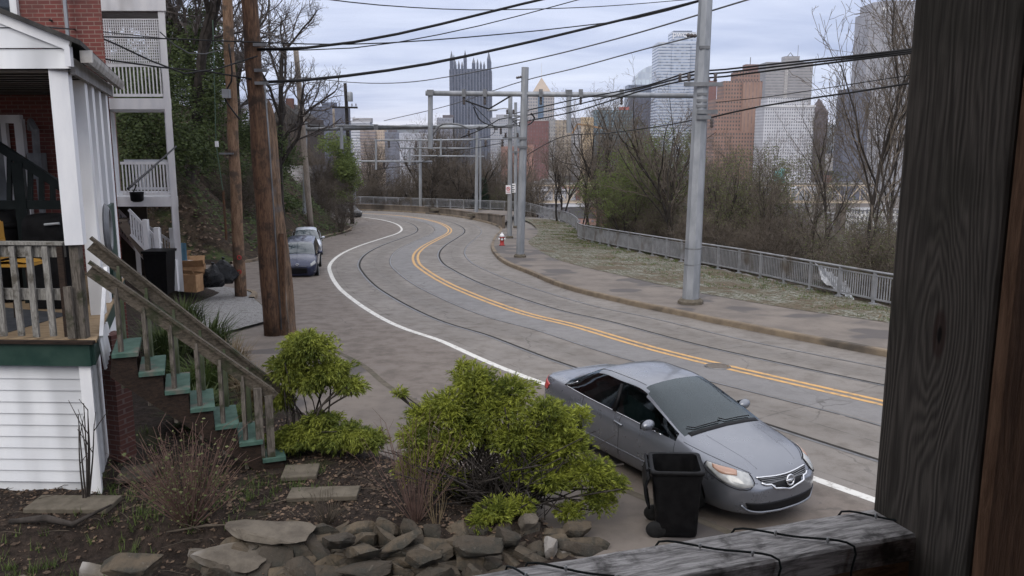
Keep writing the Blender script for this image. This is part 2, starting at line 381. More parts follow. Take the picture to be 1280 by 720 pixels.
M['litter'] = leafy('dead_leaf', (.030, .020, .014), (.17, .115, .078), .1)
M['grass'] = leafy('grass_blade', (.035, .06, .012), (.11, .15, .04), .3)
M['drygrass'] = leafy('dry_grass', (.14, .105, .06), (.25, .19, .115), .2)
M['bark'] = mottled('dark_bark', (.020, .017, .015), (.054, .046, .041), 5, .95, .5, stretch=(1, 1, .25))
M['bark_grey'] = mottled('grey_bark', (.060, .052, .049), (.125, .11, .105), 4, .95, .4, stretch=(1, 1, .25))
M['twig'] = mottled('brown_twig', (.066, .055, .045), (.150, .125, .102), 4, .95, 0)
M['twig_red'] = mottled('red_brown_twig', (.075, .045, .036), (.14, .09, .075), 8, .9, 0)
M['bramble'] = mottled('bramble_stem', (.034, .028, .022), (.092, .075, .058), 3, .95, 0)
# vehicles
def paint(name, c, rough=.28, metal=.55):
    t = NT(name); fl = t.noise(t.coord('obj'), 900, 2, .5); dust = t.noise(t.coord('obj'), 3.2, 5, .6)
    t.base(t.mix(t.ramp(fl, .35, .65, 0, .08), c, tuple(min(1, x * 1.5) for x in c))).rough(t.ramp(dust, .3, .7, rough, rough + .14)).set(Metallic=metal, Coat_Weight=.6, Coat_Roughness=.08); return t.mat
M['car_grey'] = paint('grey_blue_metallic', (.160, .170, .193), .25, .62)
M['car_blue'] = paint('dark_blue_metallic', (.016, .022, .055), .25, .4)
M['car_silver'] = paint('silver_metallic', (.42, .45, .50), .3, .5)
M['car_dark'] = paint('charcoal_metallic', (.014, .015, .018), .4, .2)
t = NT('car_glass'); t.base((.026, .040, .048)).rough(.05).set(Specular_IOR_Level=.6, Coat_Weight=.35, Coat_Roughness=.02, Coat_IOR=1.5); M['car_glass'] = t.mat
t = NT('cabin_glass'); fr = t.new('ShaderNodeFresnel'); fr.inputs[0].default_value = 1.62; tb = t.new('ShaderNodeBsdfTransparent'); tb.inputs[0].default_value = (.26, .32, .33, 1); gb_ = t.new('ShaderNodeBsdfGlossy'); gb_.inputs['Roughness'].default_value = .03; gb_.inputs['Color'].default_value = (.84, .95, 1, 1); ms = t.new('ShaderNodeMixShader'); t.L(t.math('MULTIPLY', fr.outputs[0], 1.0), ms.inputs[0]); t.L(tb.outputs[0], ms.inputs[1]); t.L(gb_.outputs[0], ms.inputs[2]); t.L(ms.outputs[0], t.out.inputs['Surface']); M['cabin_glass'] = t.mat
M['seat_cloth'] = mottled('grey_seat_cloth', (.05, .052, .056), (.08, .082, .086), 9, .9, .2)
t = NT('car_side_glass'); t.base((.010, .012, .013)).rough(.06).set(Specular_IOR_Level=.5); M['car_side_glass'] = t.mat
M['chrome'] = NT('chrome').base((.62, .63, .65)).rough(.16).set(Metallic=.9).mat
M['lamp_glass'] = mottled('headlamp_lens', (.24, .25, .25), (.36, .365, .36), 12, .1, 0, kind='obj', spec=.9)
M['amber'] = NT('amber_lens').base((.34, .20, .14)).rough(.15).set(Specular_IOR_Level=.8).mat
M['red_lens'] = NT('red_lens').base((.35, .05, .05)).rough(.15).set(Specular_IOR_Level=.8).mat
M['tyre'] = mottled('tyre_rubber', (.008, .008, .008), (.014, .014, .014), 9, .85, .1)
M['trim'] = NT('black_trim').base((.006, .006, .007)).rough(.5).set(Specular_IOR_Level=.15).mat
M['alloy'] = NT('alloy_wheel').base((.42, .43, .45)).rough(.3).set(Metallic=.8).mat

def lettering(text, size, mt, loc, parent, ext=.01, inverse=True):
    """raised letters as a mesh of their own"""
    cu = bpy.data.curves.new('lettering', 'FONT'); cu.body = text; cu.size = size; cu.extrude = ext
    tmp = bpy.data.objects.new('lettering_outline', cu); col.objects.link(tmp); bpy.context.view_layer.update()
    me = bpy.data.meshes.new_from_object(tmp.evaluated_get(bpy.context.evaluated_depsgraph_get())); bpy.data.objects.remove(tmp); bpy.data.curves.remove(cu)
    me.materials.clear(); me.materials.append(mt); o = link(bpy.data.objects.new('lettering', me)); o.rotation_euler = (math.pi / 2, 0, 0); o.location = loc
    if inverse: adopt(o, parent)
    else: o.parent = parent
    return o
# ------------------------------------------------------------------ light and sky
SUN_EL, SUN_AZ = R(38), R(205)        # a veiled sun, high, behind and to one side of the viewer
w = bpy.data.worlds.new('World'); sc.world = w; w.use_nodes = True; wt = w.node_tree
for n in list(wt.nodes): wt.nodes.remove(n)
def wn(t, **k):
    n = wt.nodes.new(t)
    for a, b in k.items(): setattr(n, a, b)
    return n
wo, wb = wn('ShaderNodeOutputWorld'), wn('ShaderNodeBackground'); wt.links.new(wb.outputs[0], wo.inputs[0])
sky = wn('ShaderNodeTexSky', sky_type='NISHITA'); sky.sun_disc = False; sky.sun_elevation = SUN_EL; sky.sun_rotation = SUN_AZ
tc = wn('ShaderNodeTexCoord'); sp = wn('ShaderNodeSeparateXYZ'); wt.links.new(tc.outputs['Generated'], sp.inputs[0])
def wm(op, a, b=0.0):
    n = wn('ShaderNodeMath', operation=op)
    for i, x in enumerate((a, b)):
        if hasattr(x, 'links'): wt.links.new(x, n.inputs[i])
        else: n.inputs[i].default_value = x
    return n.outputs[0]
den = wm('ADD', wm('MAXIMUM', sp.outputs[2], 0.0), .10)
cb = wn('ShaderNodeCombineXYZ'); wt.links.new(wm('DIVIDE', sp.outputs[0], den), cb.inputs[0]); wt.links.new(wm('DIVIDE', sp.outputs[1], den), cb.inputs[1])
def wnoise(scale, detail, rough, sx=1.0, off=0.0):
    mp = wn('ShaderNodeMapping'); wt.links.new(cb.outputs[0], mp.inputs[0]); mp.inputs['Scale'].default_value = (sx, 1, 1); mp.inputs['Location'].default_value = (off, off * .7, 0)
    n = wn('ShaderNodeTexNoise'); n.inputs['Scale'].default_value = scale; n.inputs['Detail'].default_value = detail; n.inputs['Roughness'].default_value = rough; n.inputs['Distortion'].default_value = .4
    wt.links.new(mp.outputs[0], n.inputs[0]); return n.outputs[0]
def wramp(x, a, b, lo, hi):
    n = wn('ShaderNodeMapRange', interpolation_type='SMOOTHSTEP'); wt.links.new(x, n.inputs[0])
    for i, q in enumerate((a, b, lo, hi)): n.inputs[i + 1].default_value = q
    return n.outputs[0]
def wmix(f, a, b):
    n = wn('ShaderNodeMix', data_type='RGBA')
    for i, x in ((0, f), (6, a), (7, b)):
        if hasattr(x, 'links'): wt.links.new(x, n.inputs[i])
        else: n.inputs[i].default_value = (*x, 1) if isinstance(x, tuple) else x
    return n.outputs[2]
K = 10.0
def kc(*c): return tuple(K * x for x in c)
big, fine = wnoise(.42, 5, .5, .45), wnoise(1.7, 6, .55, .55, 3.1)
f = wm('ADD', wm('MULTIPLY', big, .7), wm('MULTIPLY', fine, .3))
cloud = wmix(wramp(f, .40, .60, 0, 1), kc(.325, .375, .545), kc(.575, .615, .755))            # lavender grey layers of cloud
streak = wramp(wnoise(.9, 4, .5, .12, 7.3), .52, .66, 0, 1)
cloud = wmix(wm('MULTIPLY', streak, wramp(sp.outputs[2], .02, .25, .55, .1)), cloud, kc(.66, .70, .82))
cloud = wmix(wramp(sp.outputs[2], -.005, .045, .8, 0), cloud, kc(.82, .77, .75))        # a paler, warmer strip over the horizon
lift = wn('ShaderNodeVectorMath', operation='SCALE'); wt.links.new(wmix(wramp(sp.outputs[2], .13, .55, 0, 1), cloud, kc(.55, .555, .595)), lift.inputs[0]); wt.links.new(wramp(sp.outputs[2], .14, .75, 1.0, 2.3), lift.inputs[3])   # an overcast sky is brightest overhead
fin = wmix(.92, sky.outputs[0], lift.outputs[0])
wt.links.new(fin, wb.inputs[0]); wb.inputs[1].default_value = .12
sl = bpy.data.lights.new('sun', 'SUN'); so = link(bpy.data.objects.new('sun', sl)); sl.energy = 1.4; sl.angle = R(40); sl.color = (1, .94, .84)
so.rotation_euler = (math.pi / 2 - SUN_EL, 0, math.pi - SUN_AZ)
sc.view_settings.view_transform = 'Standard'; sc.view_settings.look = 'None'; sc.view_settings.gamma = 1; sc.view_settings.exposure = 0.22
sc.cycles.use_denoising = True
try: sc.cycles.denoiser = 'OPENIMAGEDENOISE'
except Exception: pass
sc.cycles.max_bounces = 6; sc.cycles.diffuse_bounces = 3; sc.cycles.glossy_bounces = 3; sc.cycles.transmission_bounces = 4; sc.cycles.volume_bounces = 1; sc.cycles.transparent_max_bounces = 8
sc.cycles.caustics_reflective = False; sc.cycles.caustics_refractive = False

# ------------------------------------------------------------------ plan of the place
CENTRE = spline([(16.5, 3.6), (12.2, 9.2), (9.9, 12.5), (7.32, 15.89), (4.05, 20.46), (1.92, 24.39), (.52, 26.54), (-.71, 29.19), (-1.98, 32.44), (-2.92, 35.2), (-4.04, 39.19), (-5.04, 43.6),
                 (-5.74, 49.5), (-5.95, 56.4), (-5.75, 65.9), (-5.66, 75), (-6.3, 81), (-8.0, 87.5), (-10.8, 93.5), (-15, 98.7), (-22, 102.8), (-32, 105.4), (-48, 107.5), (-75, 109)], .5)
KERB = spline([(15.6, 12.4), (12.5, 16.3), (9.26, 20.08), (6.3, 24.6), (5.51, 26.06), (3.95, 28.8), (2.09, 32.93), (.75, 38.3), (-.42, 43.15), (-1.1, 49), (-1.4, 54.5), (-1.45, 60), (-1.38, 68), (-1.1, 76), (-1.5, 81.5), (-3.2, 87.5), (-6.9, 95.6), (-12.3, 102.2), (-20, 106.8), (-32, 110), (-48, 112), (-75, 113.5)], .5)
INNER = spline([(16.6, 15.2), (14.6, 18.6), (11.14, 24.06), (9.18, 26.7), (6.9, 30.8), (5.17, 35.3), (2.6, 43.1), (1.6, 51), (1.15, 58.4), (2.0, 67.7), (2.3, 76), (1.9, 84), (.9, 90)], .5)
FENCE = [(17.0, 17.5), (14.2, 23.6), (12.75, 27.9), (11.3, 34.6), (10.45, 38.5), (9.1, 43.6), (7.26, 51.7), (6.3, 56.5), (5.35, 62.2), (5.3, 67), (5.75, 72), (6.0, 78), (5.7, 84), (4.7, 89), (3.0, 93), (.8, 95.7)]
FENCE2 = [(.8, 95.7), (-3.0, 98.2), (-7.4, 101.2), (-12.7, 104.4), (-20.2, 108.4), (-32.2, 111.4), (-48, 113.4), (-75, 115)]
FENCE_L = spline(FENCE, .5); WALL_L = spline([(-.95, 78.3), (-1.4, 82), (-3.1, 87.9), (-6.7, 96.1), (-12.1, 102.7), (-20, 107.3), (-32, 110.5), (-48, 112.5), (-75, 114)], .5)
FENCE2_L = spline(FENCE2, .5)
VALLEY = [(30, -200), (22, 4)] + [tuple(p) for p in FENCE_L] + [tuple(p) for p in FENCE2_L[1:]] + [(-300, 122), (-9000, 300), (-9000, 9000), (9000, 9000), (9000, -200)]
HILL_EDGE = [(-60, 40), (-20, 42), (-14.6, 43.0), (-13.9, 45), (-14.5, 52), (-14.9, 60), (-15.1, 68), (-15.0, 76), (-15.8, 81), (-19.5, 85.5), (-25, 91), (-40, 96.5), (-120, 100)]
HILL = HILL_EDGE + [(-400, 100), (-400, 40)]
YARD_EDGE = [(1.3, 5.6), (1.2, 8.2), (1.0, 9.7), (.5, 10.7), (-.6, 11.75), (-2.0, 13.0), (-3.5, 14.7), (-5.2, 17.2), (-7.0, 20.4), (-8.4, 23.0)]
LKERB = [(4.4, 8.2), (2.8, 10.3), (1.9, 11.3), (-2.0, 16.06), (-3.64, 19.3), (-5.3, 21.9), (-7.2, 25.2), (-9.3, 29.6)]

def terr(X, Y):
    X, Y = np.asarray(X, float), np.asarray(Y, float); z = gzv(np.clip(Y, -50, 130)) - .15
    # the slope beyond the railing, down to the river plain
    m = inside(X, Y, VALLEY); d = pdist(X, Y, [(30, -200), (22, 4)] + [tuple(p) for p in FENCE_L] + [tuple(p) for p in FENCE2_L] + [(-300, 122), (-9000, 300)])
    lump = .8 * np.sin(X * .31 + 1.3) * np.sin(Y * .23) + .35 * np.sin(X * .9) * np.cos(Y * .8)
    drop = np.where(d < 15, np.maximum(0, d - 1.0) * .14, 1.96 + (d - 15) * .50) + ss(1, 6, d) * (.5 + .6 * lump)
    z = np.where(m, np.maximum(z + .15 * ss(0, .3, d) * 0 - drop, -62 + .6 * lump), z)
    # the bank on the other side
    h = inside(X, Y, HILL); dh = pdist(X, Y, HILL_EDGE)
    up = np.where(dh < 1.2, .30 * dh, .36 + np.where(dh < 9, (dh - 1.2) * 1.05, 8.2 + .38 * (np.minimum(dh, 70) - 9)))
    up = up + ss(1.5, 5, dh) * (.9 * np.sin(X * .43 + Y * .11) * np.sin(Y * .37) + .4 * np.sin(X * 1.3) * np.sin(Y * 1.1 + 1))
    z = np.where(h, z + .25 + up, z)
    # yards behind the houses
    lf = (Y < 33) & (X < -7)
    z = np.where(lf, z + 1.1 * ss(-9.5, -13.5, X) * ss(33, 30, Y), z)
    return z
_tx, _ty = np.arange(-60, 60.1, .5), np.arange(10, 170.1, .5); _TX, _TY = np.meshgrid(_tx, _ty); _TZ = terr(_TX, _TY); _TH = inside(_TX, _TY, HILL)
def tz(x, y):
    """terrain height at one point, read from a half metre table"""
    i, k = (y - 10) / .5, (x + 60) / .5
    if not (0 <= i < len(_ty) - 1 and 0 <= k < len(_tx) - 1): return float(terr(np.array([x]), np.array([y]))[0])
    a, b = int(i), int(k); u, v = i - a, k - b; q = _TZ[a:a + 2, b:b + 2]
    return float(q[0, 0] * (1 - u) * (1 - v) + q[0, 1] * (1 - u) * v + q[1, 0] * u * (1 - v) + q[1, 1] * u * v)
def on_bank(x, y): return 10 <= y < 170 and -60 <= x < 60 and bool(_TH[int((y - 10) / .5), int((x + 60) / .5)])

def axis(parts):
    o = []
    for a, b, st in parts: o += list(np.arange(a, b, st))
    return np.array(o + [parts[-1][1]])
xs = axis([(-7000, -600, 640), (-600, -120, 40), (-120, -44, 4), (-44, 44, .8), (44, 120, 4), (120, 600, 40), (600, 7000, 640)])
ys = axis([(-200, 0, 20), (0, 130, .8), (130, 300, 5), (300, 1600, 60), (1600, 8000, 640)])
GX, GY = np.meshgrid(xs, ys); GZ = terr(GX, GY)
g = MB(); g.v = np.stack([GX.ravel(), GY.ravel(), GZ.ravel()], 1).tolist(); W_ = len(xs)
hm = inside(GX, GY, HILL) | (GY < 160) & inside(GX, GY, VALLEY)
for i in range(len(ys) - 1):
    for k in range(W_ - 1):
        a = i * W_ + k; g.f.append((a, a + 1, a + W_ + 1, a + W_))
        g.m.append(0 if hm[i, k] else (1 if ys[i] > 140 or abs(xs[k]) > 200 else 2))
g.build('ground', [M['hill'], M['valley'], M['mulch']], smooth=True, kind='structure')

# road: one sheet following the fall of the hill, with the across/along distances kept as UV for its slab joints
rx, ry = np.arange(-46, 15.01, .5), np.arange(1, 116.01, .5); RX, RY = np.meshgrid(rx, ry)
ok = ~inside(RX, RY, VALLEY)
C2 = CENTRE[:, :2]; SL = np.arange(len(C2)) * .5; tang = np.gradient(C2, axis=0); tang /= np.linalg.norm(tang, axis=1)[:, None]
flat = np.stack([RX.ravel(), RY.ravel()], 1); uv = np.zeros_like(flat)
for i0 in range(0, len(flat), 4000):
    q = flat[i0:i0 + 4000]; d2 = ((q[:, None] - C2[None]) ** 2).sum(2); k = d2.argmin(1); r_ = q - C2[k]
    uv[i0:i0 + 4000, 0] = r_[:, 0] * tang[k, 1] - r_[:, 1] * tang[k, 0]; uv[i0:i0 + 4000, 1] = SL[k] + (r_ * tang[k]).sum(1)
r = MB(); r.v = np.stack([RX.ravel(), RY.ravel(), gzv(RY.ravel())], 1).tolist(); r.uv = uv
for i in range(len(ry) - 1):
    for k in range(len(rx) - 1):
        if ok[i, k] or ok[i + 1, k + 1]:
            a = i * len(rx) + k; r.f.append((a, a + 1, a + len(rx) + 1, a + len(rx))); r.m.append(0)
r.build('road', M['road'], kind='structure')

def ribbon(mb, line, o1, o2, dz, a=0.0, b=1e9, gap=None):
    l1, l2 = offset(line, o1), offset(line, o2); s_ = 0.0; pts = []
    L = np.r_[0, np.cumsum(np.linalg.norm(np.diff(line[:, :2], axis=0), axis=1))]
    rows = [[(p[0], p[1], gz(p[1]) + dz) for p in (l1[i], l2[i])] for i in range(len(line)) if a <= L[i] <= b]
    mb.grid(rows)
def structure(mb, name, mt): return mb.build(name, mt, kind='structure')
m = MB(); ribbon(m, CENTRE, -4.58, -4.40, .004); structure(m, 'road_edge_line', M['white_paint'])
m = MB(); ribbon(m, CENTRE, -.205, -.070, .004); ribbon(m, CENTRE, .070, .205, .004); structure(m, 'road_centre_line', M['yellow_paint'])
for o in (-3.06, -1.38, 1.30, 2.90):
    m = MB(); ribbon(m, CENTRE, o - .035, o + .035, .005); structure(m, 'tram_rail', M['rail_steel'])
    sgn = 1 if o in (-3.06, 1.30) else -1
    m = MB(); ribbon(m, CENTRE, o + sgn * .035, o + sgn * (.125 if o in (-3.06, 1.30) else .055), .003)
    structure(m, 'tram_rail_groove', M['groove'])
# kerb and pavement on the valley side
def kerb(name, line, wdt, h, side, n_from=0, n_to=None):
    """dressed kerb stones along a line; side +1 lies to the right of it"""
    m = MB(); ln = line[n_from:n_to]; l2 = offset(ln, side * wdt); lb = offset(ln, side * .02)
    ww = np.array([.012 * nz(p[0], p[1], 0, .9) for p in ln])
    rows = [[(p[0], p[1], gz(p[1]) - .1), (b[0], b[1], gz(p[1]) + h - .03 + x), (b[0] + (q[0] - b[0]) * .1, b[1] + (q[1] - b[1]) * .1, gz(p[1]) + h + x), (q[0], q[1], gz(q[1]) + h + x), (q[0], q[1], gz(q[1]) - .1)] for p, b, q, x in zip(ln, lb, l2, ww)]
    m.grid(rows, flip=side > 0); return structure(m, name, M['kerb'])
kerb('kerb', KERB, .22, .17, 1)
def fill(name, A, B, dz, mt, n=9, dzb=None):
    """a paved sheet between two lines, laid on the fall of the ground"""
    k = min(160, len(A)); A2 = A[np.linspace(0, len(A) - 1, k).round().astype(int)]; rows = []
    for p in A2:
        q = B[((B[:, :2] - p[:2]) ** 2).sum(1).argmin()]
        rows.append([((p[0] + (q[0] - p[0]) * j / n), (p[1] + (q[1] - p[1]) * j / n), gz(p[1] + (q[1] - p[1]) * j / n) + dz + (0 if dzb is None else dzb(j / n, p))) for j in range(n + 1)])
    m = MB().grid(rows); return m.build(name, mt, smooth=True, kind='structure')
KERB_IN = offset(KERB, .2); cut = int(np.argmin(np.hypot(KERB[:, 0] + 1.0, KERB[:, 1] - 78)))
fill('pavement', KERB_IN[:cut], INNER, .155, M['sidewalk'])
fill('pavement_pavers', INNER, FENCE_L, .165, M['pavers'], 16, lambda s_, p: .05 * math.sin(p[0] * 2.1) * math.sin(p[1] * 1.3) * math.sin(math.pi * s_) - .12 * s_)
# raised strip behind the far parapet
wi = WALL_L; fill('pavement_terrace', offset(wi, .25), FENCE2_L, .62, M['sidewalk'], 4)
# kerb line and pavement by the yards
lk = spline([(*p,) for p in LKERB], .5); m = MB(); rows = []
for p, q in zip(offset(lk, -.07), offset(lk, .07)): rows.append([(p[0], p[1], gz(p[1]) + .012), (q[0], q[1], gz(q[1]) + .012)])
m.grid(rows); structure(m, 'kerb_strip', M['slab'])
yl = spline(YARD_EDGE, .4); yl2 = offset(yl, -1.2)
sp_ = [tuple(p) for p in offset(lk, -.02)] + [tuple(p) for p in yl2[::-1]]; sx_, sy_ = np.arange(-12, 4.6, .12), np.arange(7.8, 30, .12); SX, SY = np.meshgrid(sx_, sy_); sin_ = inside(SX, SY, sp_)
m = MB(); m.v = np.stack([SX.ravel(), SY.ravel(), gzv(SY.ravel()) + .008], 1).tolist(); n_ = len(sx_)
m.f = [(i * n_ + k, i * n_ + k + 1, (i + 1) * n_ + k + 1, (i + 1) * n_ + k) for i in range(len(sy_) - 1) for k in range(n_ - 1) if sin_[i, k]]; m.m = [0] * len(m.f); m.build('pavement_side', M['sidewalk'], kind='structure')
hl = spline(HILL_EDGE[2:12], .5); kerb('hill_kerb', hl, .2, .14, -1)
ck = spline([(-9.3, 29.6), (-9.75, 31.2), (-11.2, 32.3), (-16, 32.8), (-30, 33.0)], .4); kerb('street_corner_kerb', ck, .22, .15, -1)
m = MB(); gp = [(-8.2, 22.6), (-7.3, 25.2), (-9.35, 29.6), (-9.85, 31.3), (-11.3, 32.3), (-12.6, 32.4), (-11.0, 28), (-9.6, 23)]
m.v = [(x, y, gz(y) + .10 + .12 * float(ss(-9.5, -12.5, x))) for x, y in gp]; m.f = [tuple(range(len(gp)))]; m.m = [0]; structure(m, 'gravel_path', M['gravel'])

# yard: a bed of mulch held by rough stones
def yard_z(X, Y):
    poly = YARD_EDGE + [(-9.6, 23), (-30, 23), (-30, 5.6)]
    d = np.where(inside(X, Y, poly), pdist(X, Y, YARD_EDGE), 0)
    fr = ss(9.45, 9.95, Y - .12 * np.sin(X * 2.3))
    return -.12 + .17 * ss(0, .3, d) + .24 * ss(0, .9, d) * fr + .22 * ss(-9, -12, X)
yx, yy = np.arange(-13, 1.41, .1), np.arange(6.6, 23.3, .1); YX, YY = np.meshgrid(yx, yy); YZ = yard_z(YX, YY)
rr = np.random.default_rng(3); bumpy = np.array([[.05 * nz(x, y, 0, 1.3) + .035 * nz(x, y, 3, 5.0) for x in yx] for y in yy]); YZ = YZ + bumpy + rr.normal(0, .008, YZ.shape) + gzv(YY)
m = MB(); m.v = np.stack([YX.ravel(), YY.ravel(), YZ.ravel()], 1).tolist(); n_ = len(yx)
m.f = [(i * n_ + k, i * n_ + k + 1, (i + 1) * n_ + k + 1, (i + 1) * n_ + k) for i in range(len(yy) - 1) for k in range(n_ - 1)]; m.m = [0] * len(m.f)
m.build('yard_soil', M['mulch'], smooth=True, kind='structure')
def yz(x, y):
    i, k = (y - 6.6) / .1, (x + 13) / .1
    i, k = min(max(int(round(i)), 0), len(yy) - 1), min(max(int(round(k)), 0), n_ - 1); return float(YZ[i, k])
# far hills
m = MB(); rows = []
for yv in np.arange(4200, 6200, 160):
    rows.append([(xv, yv, -62 + 186 * math.exp(-((yv - 5100) / 560) ** 2) * (.82 + .22 * nz(xv, yv, 0, .0012) + .05 * nz(xv, yv, 2, .006))) for xv in np.arange(-5200, 5201, 90)])
m.grid(rows); m.build('hills', M['farhill'], smooth=True, kind='structure')

# ------------------------------------------------------------------ the city on the plain
BASE = -62.0
def facade(name, wall, glass, floor, bay, fh=.5, fw=.55, rough=.45, vstripe=False, var=.35, band=False):
    """a curtain wall: bays across, storeys up, on whichever side the face looks"""
    t = NT(name); pos = t.coord('obj'); s = t.new('ShaderNodeSeparateXYZ'); t.L(pos, s.inputs[0])
    g = t.new('ShaderNodeNewGeometry'); ns = t.new('ShaderNodeSeparateXYZ'); t.L(g.outputs['Normal'], ns.inputs[0])
    fx = t.math('GREATER_THAN', t.math('ABSOLUTE', ns.outputs[1]), t.math('ABSOLUTE', ns.outputs[0]))
    u = t.math('ADD', t.math('MULTIPLY', s.outputs[0], fx), t.math('MULTIPLY', s.outputs[1], t.math('SUBTRACT', 1.0, fx)))
    ub, zb = t.math('DIVIDE', u, bay), t.math('DIVIDE', s.outputs[2], floor)
    a = t.math('LESS_THAN', t.math('FRACT', ub), fw) if not band else 1.0
    b = t.math('LESS_THAN', t.math('FRACT', zb), fh) if not vstripe else 1.0
    win = t.math('MULTIPLY', a, b) if not (band and vstripe) else 1.0
    wn_ = t.new('ShaderNodeTexWhiteNoise', noise_dimensions='2D'); cv = t.new('ShaderNodeCombineXYZ'); t.L(t.math('FLOOR', ub), cv.inputs[0]); t.L(t.math('FLOOR', zb), cv.inputs[1]); t.L(cv.outputs[0], wn_.inputs[0])
    gl = t.mix(t.math('MULTIPLY', wn_.outputs[0], var), glass, tuple(min(1, x * 2.2 + .04) for x in glass))
    wl = t.mix(t.ramp(t.noise(pos, .05, 4, .6), .35, .65), wall, tuple(x * .82 for x in wall))
    up = t.math('GREATER_THAN', t.math('ABSOLUTE', ns.outputs[2]), .7)
    t.base(t.mix(up, t.mix(win, wl, gl), tuple(x * .8 for x in wall))).rough(t.math('SUBTRACT', rough + .25, t.math('MULTIPLY', win, .35))); return t.mat
def span(x1, x2, Y):
    return (x1 - 640) / F * Y * .985, (x2 - 640) / F * Y * .985
def zof(py, Y): return P(640, py, Y).z
class Tower:
    """a city building standing between two picture columns at a given distance"""
    def __init__(s, name, label, x1, x2, Y, group=None):
        s.Y = Y; s.a, s.b = span(x1, x2, Y); s.cx = (s.a + s.b) / 2; s.o = thing(name, label, 'building', (s.cx, Y, BASE), group)
    def block(s, part, mt, x1, x2, ytop, depth=None, ybot=None, y0=0.0, zt=None):
        a, b = span(x1, x2, s.Y); d = depth or (b - a) * .8; z1 = zof(ytop, s.Y) if zt is None else zt; z0 = BASE - 1 if ybot is None else zof(ybot, s.Y)
        m = MB().box((0, 0, 0), (b - a, d, z1 - z0)); o = m.build(part, mt); o.location = ((a + b) / 2 - s.cx, y0 + d / 2, (z0 + z1) / 2 - BASE); o.parent = s.o; return o
    def part(s, mb, name, mt, smooth=False):
        """mb in world coordinates relative to (cx, Y, 0)"""
        o = mb.build(name, mt, smooth=smooth); o.location = (0, 0, -BASE); o.parent = s.o; return o
GLASS = (.05, .058, .07)
# the dark glass tower with a crown of spires
T = Tower('spired_glass_tower', 'dark blue glass skyscraper topped by a crown of pointed glass spires', 564, 613, 1300)
pm = facade('spire_tower_glass', (.075, .088, .125), (.045, .055, .085), 4, 3.0, .7, .6, .25, var=.6)
T.block('tower', pm, 564, 613, 86, 56)
m = MB(); a, b = span(564, 613, 1300); zt = zof(85, 1300)
for k in range(13):
    x = a + (b - a) * (k + .5) / 13 - T.cx; m.box((x, -.9, (zt + BASE) / 2 - 1), (1.7, 1.8, zt - BASE - 2))
for k in range(12):
    y = 56 * (k + .5) / 12
    for sx in (a - T.cx - .9, b - T.cx + .9): m.box((sx, y, (zt + BASE) / 2 - 1), (1.8, 1.7, zt - BASE - 2))
T.part(m, 'mullions', facade('spire_tower_rib', (.13, .145, .19), (.10, .11, .15), 4, 3, .5, .5))
def spire(x, y, wd, z0, z1, z2):
    m = MB().box((x, y, (z0 + z1) / 2), (wd, wd, z1 - z0)); q = [(x - wd / 2, y - wd / 2, z1), (x + wd / 2, y - wd / 2, z1), (x + wd / 2, y + wd / 2, z1), (x - wd / 2, y + wd / 2, z1)]
    for i in range(4): m.tri(q[i], q[(i + 1) % 4], (x, y, z2))
    T.part(m, 'spire', pm)
Zp = lambda y: zof(y, 1300)
A_, B_ = a - T.cx, b - T.cx
for x in (A_ + 2, B_ - 2):
    for y in (2, 54): spire(x, y, 5.4, Zp(90), Zp(74), Zp(63))
spire((A_ + B_) / 2 - 7.5, 1, 5, Zp(90), Zp(73), Zp(62)); spire((A_ + B_) / 2 + 3, 54, 5.5, Zp(90), Zp(75), Zp(67))
for x, h in ((A_ + 8, 78), (A_ + 13, 78), (A_ + 18, 79), (B_ - 19, 76), (B_ - 14, 78), (B_ - 9, 79)): spire(x, 1, 3.2, Zp(90), Zp(h + 3), Zp(h - 3))
for y in (14, 28, 42):
    for x in (A_ + 1.5, B_ - 1.5): spire(x, y, 3.2, Zp(90), Zp(81), Zp(75))
# the tower with a pyramid roof and a mast
T = Tower('pyramid_roof_tower', 'pale tower with beige pyramid roof, central blue glass strip and needle mast', 658.5, 692.5, 1150)
fm = facade('pale_grid_wall', (.36, .335, .33), (.10, .11, .13), 4.2, 3.4, .5, .55)
T.block('shaft', fm, 658.5, 692.5, 121, 36); T.block('podium', fm, 655, 694, 148, 40, y0=-3)
T.block('glass_strip', facade('blue_strip', (.10, .15, .22), (.07, .11, .17), 4, 3), 672, 679, 120.5, 2, y0=-1.2)
a, b = span(666, 688, 1150); a -= T.cx; b -= T.cx; zt, z1 = zof(114, 1150), zof(95.5, 1150)
q = [(a, 6, zt), (b, 6, zt), (b, 30, zt), (a, 30, zt)]; m = MB(); top = ((a + b) / 2, 18, z1)
for i in range(4): m.tri(q[i], q[(i + 1) % 4], top)
m.quad(*q[::-1]); T.part(m, 'pyramid_roof', mottled('beige_roof', (.40, .33, .27), (.35, .29, .24), .1, .7, 0))
T.block('attic', fm, 666, 688, 113.8, 24, 122, 6); m = MB().tube([(top[0], 18, z1 - 2), (top[0], 18, zof(77, 1150))], [.5, .2], 5); T.part(m, 'mast', M['white_wood'])
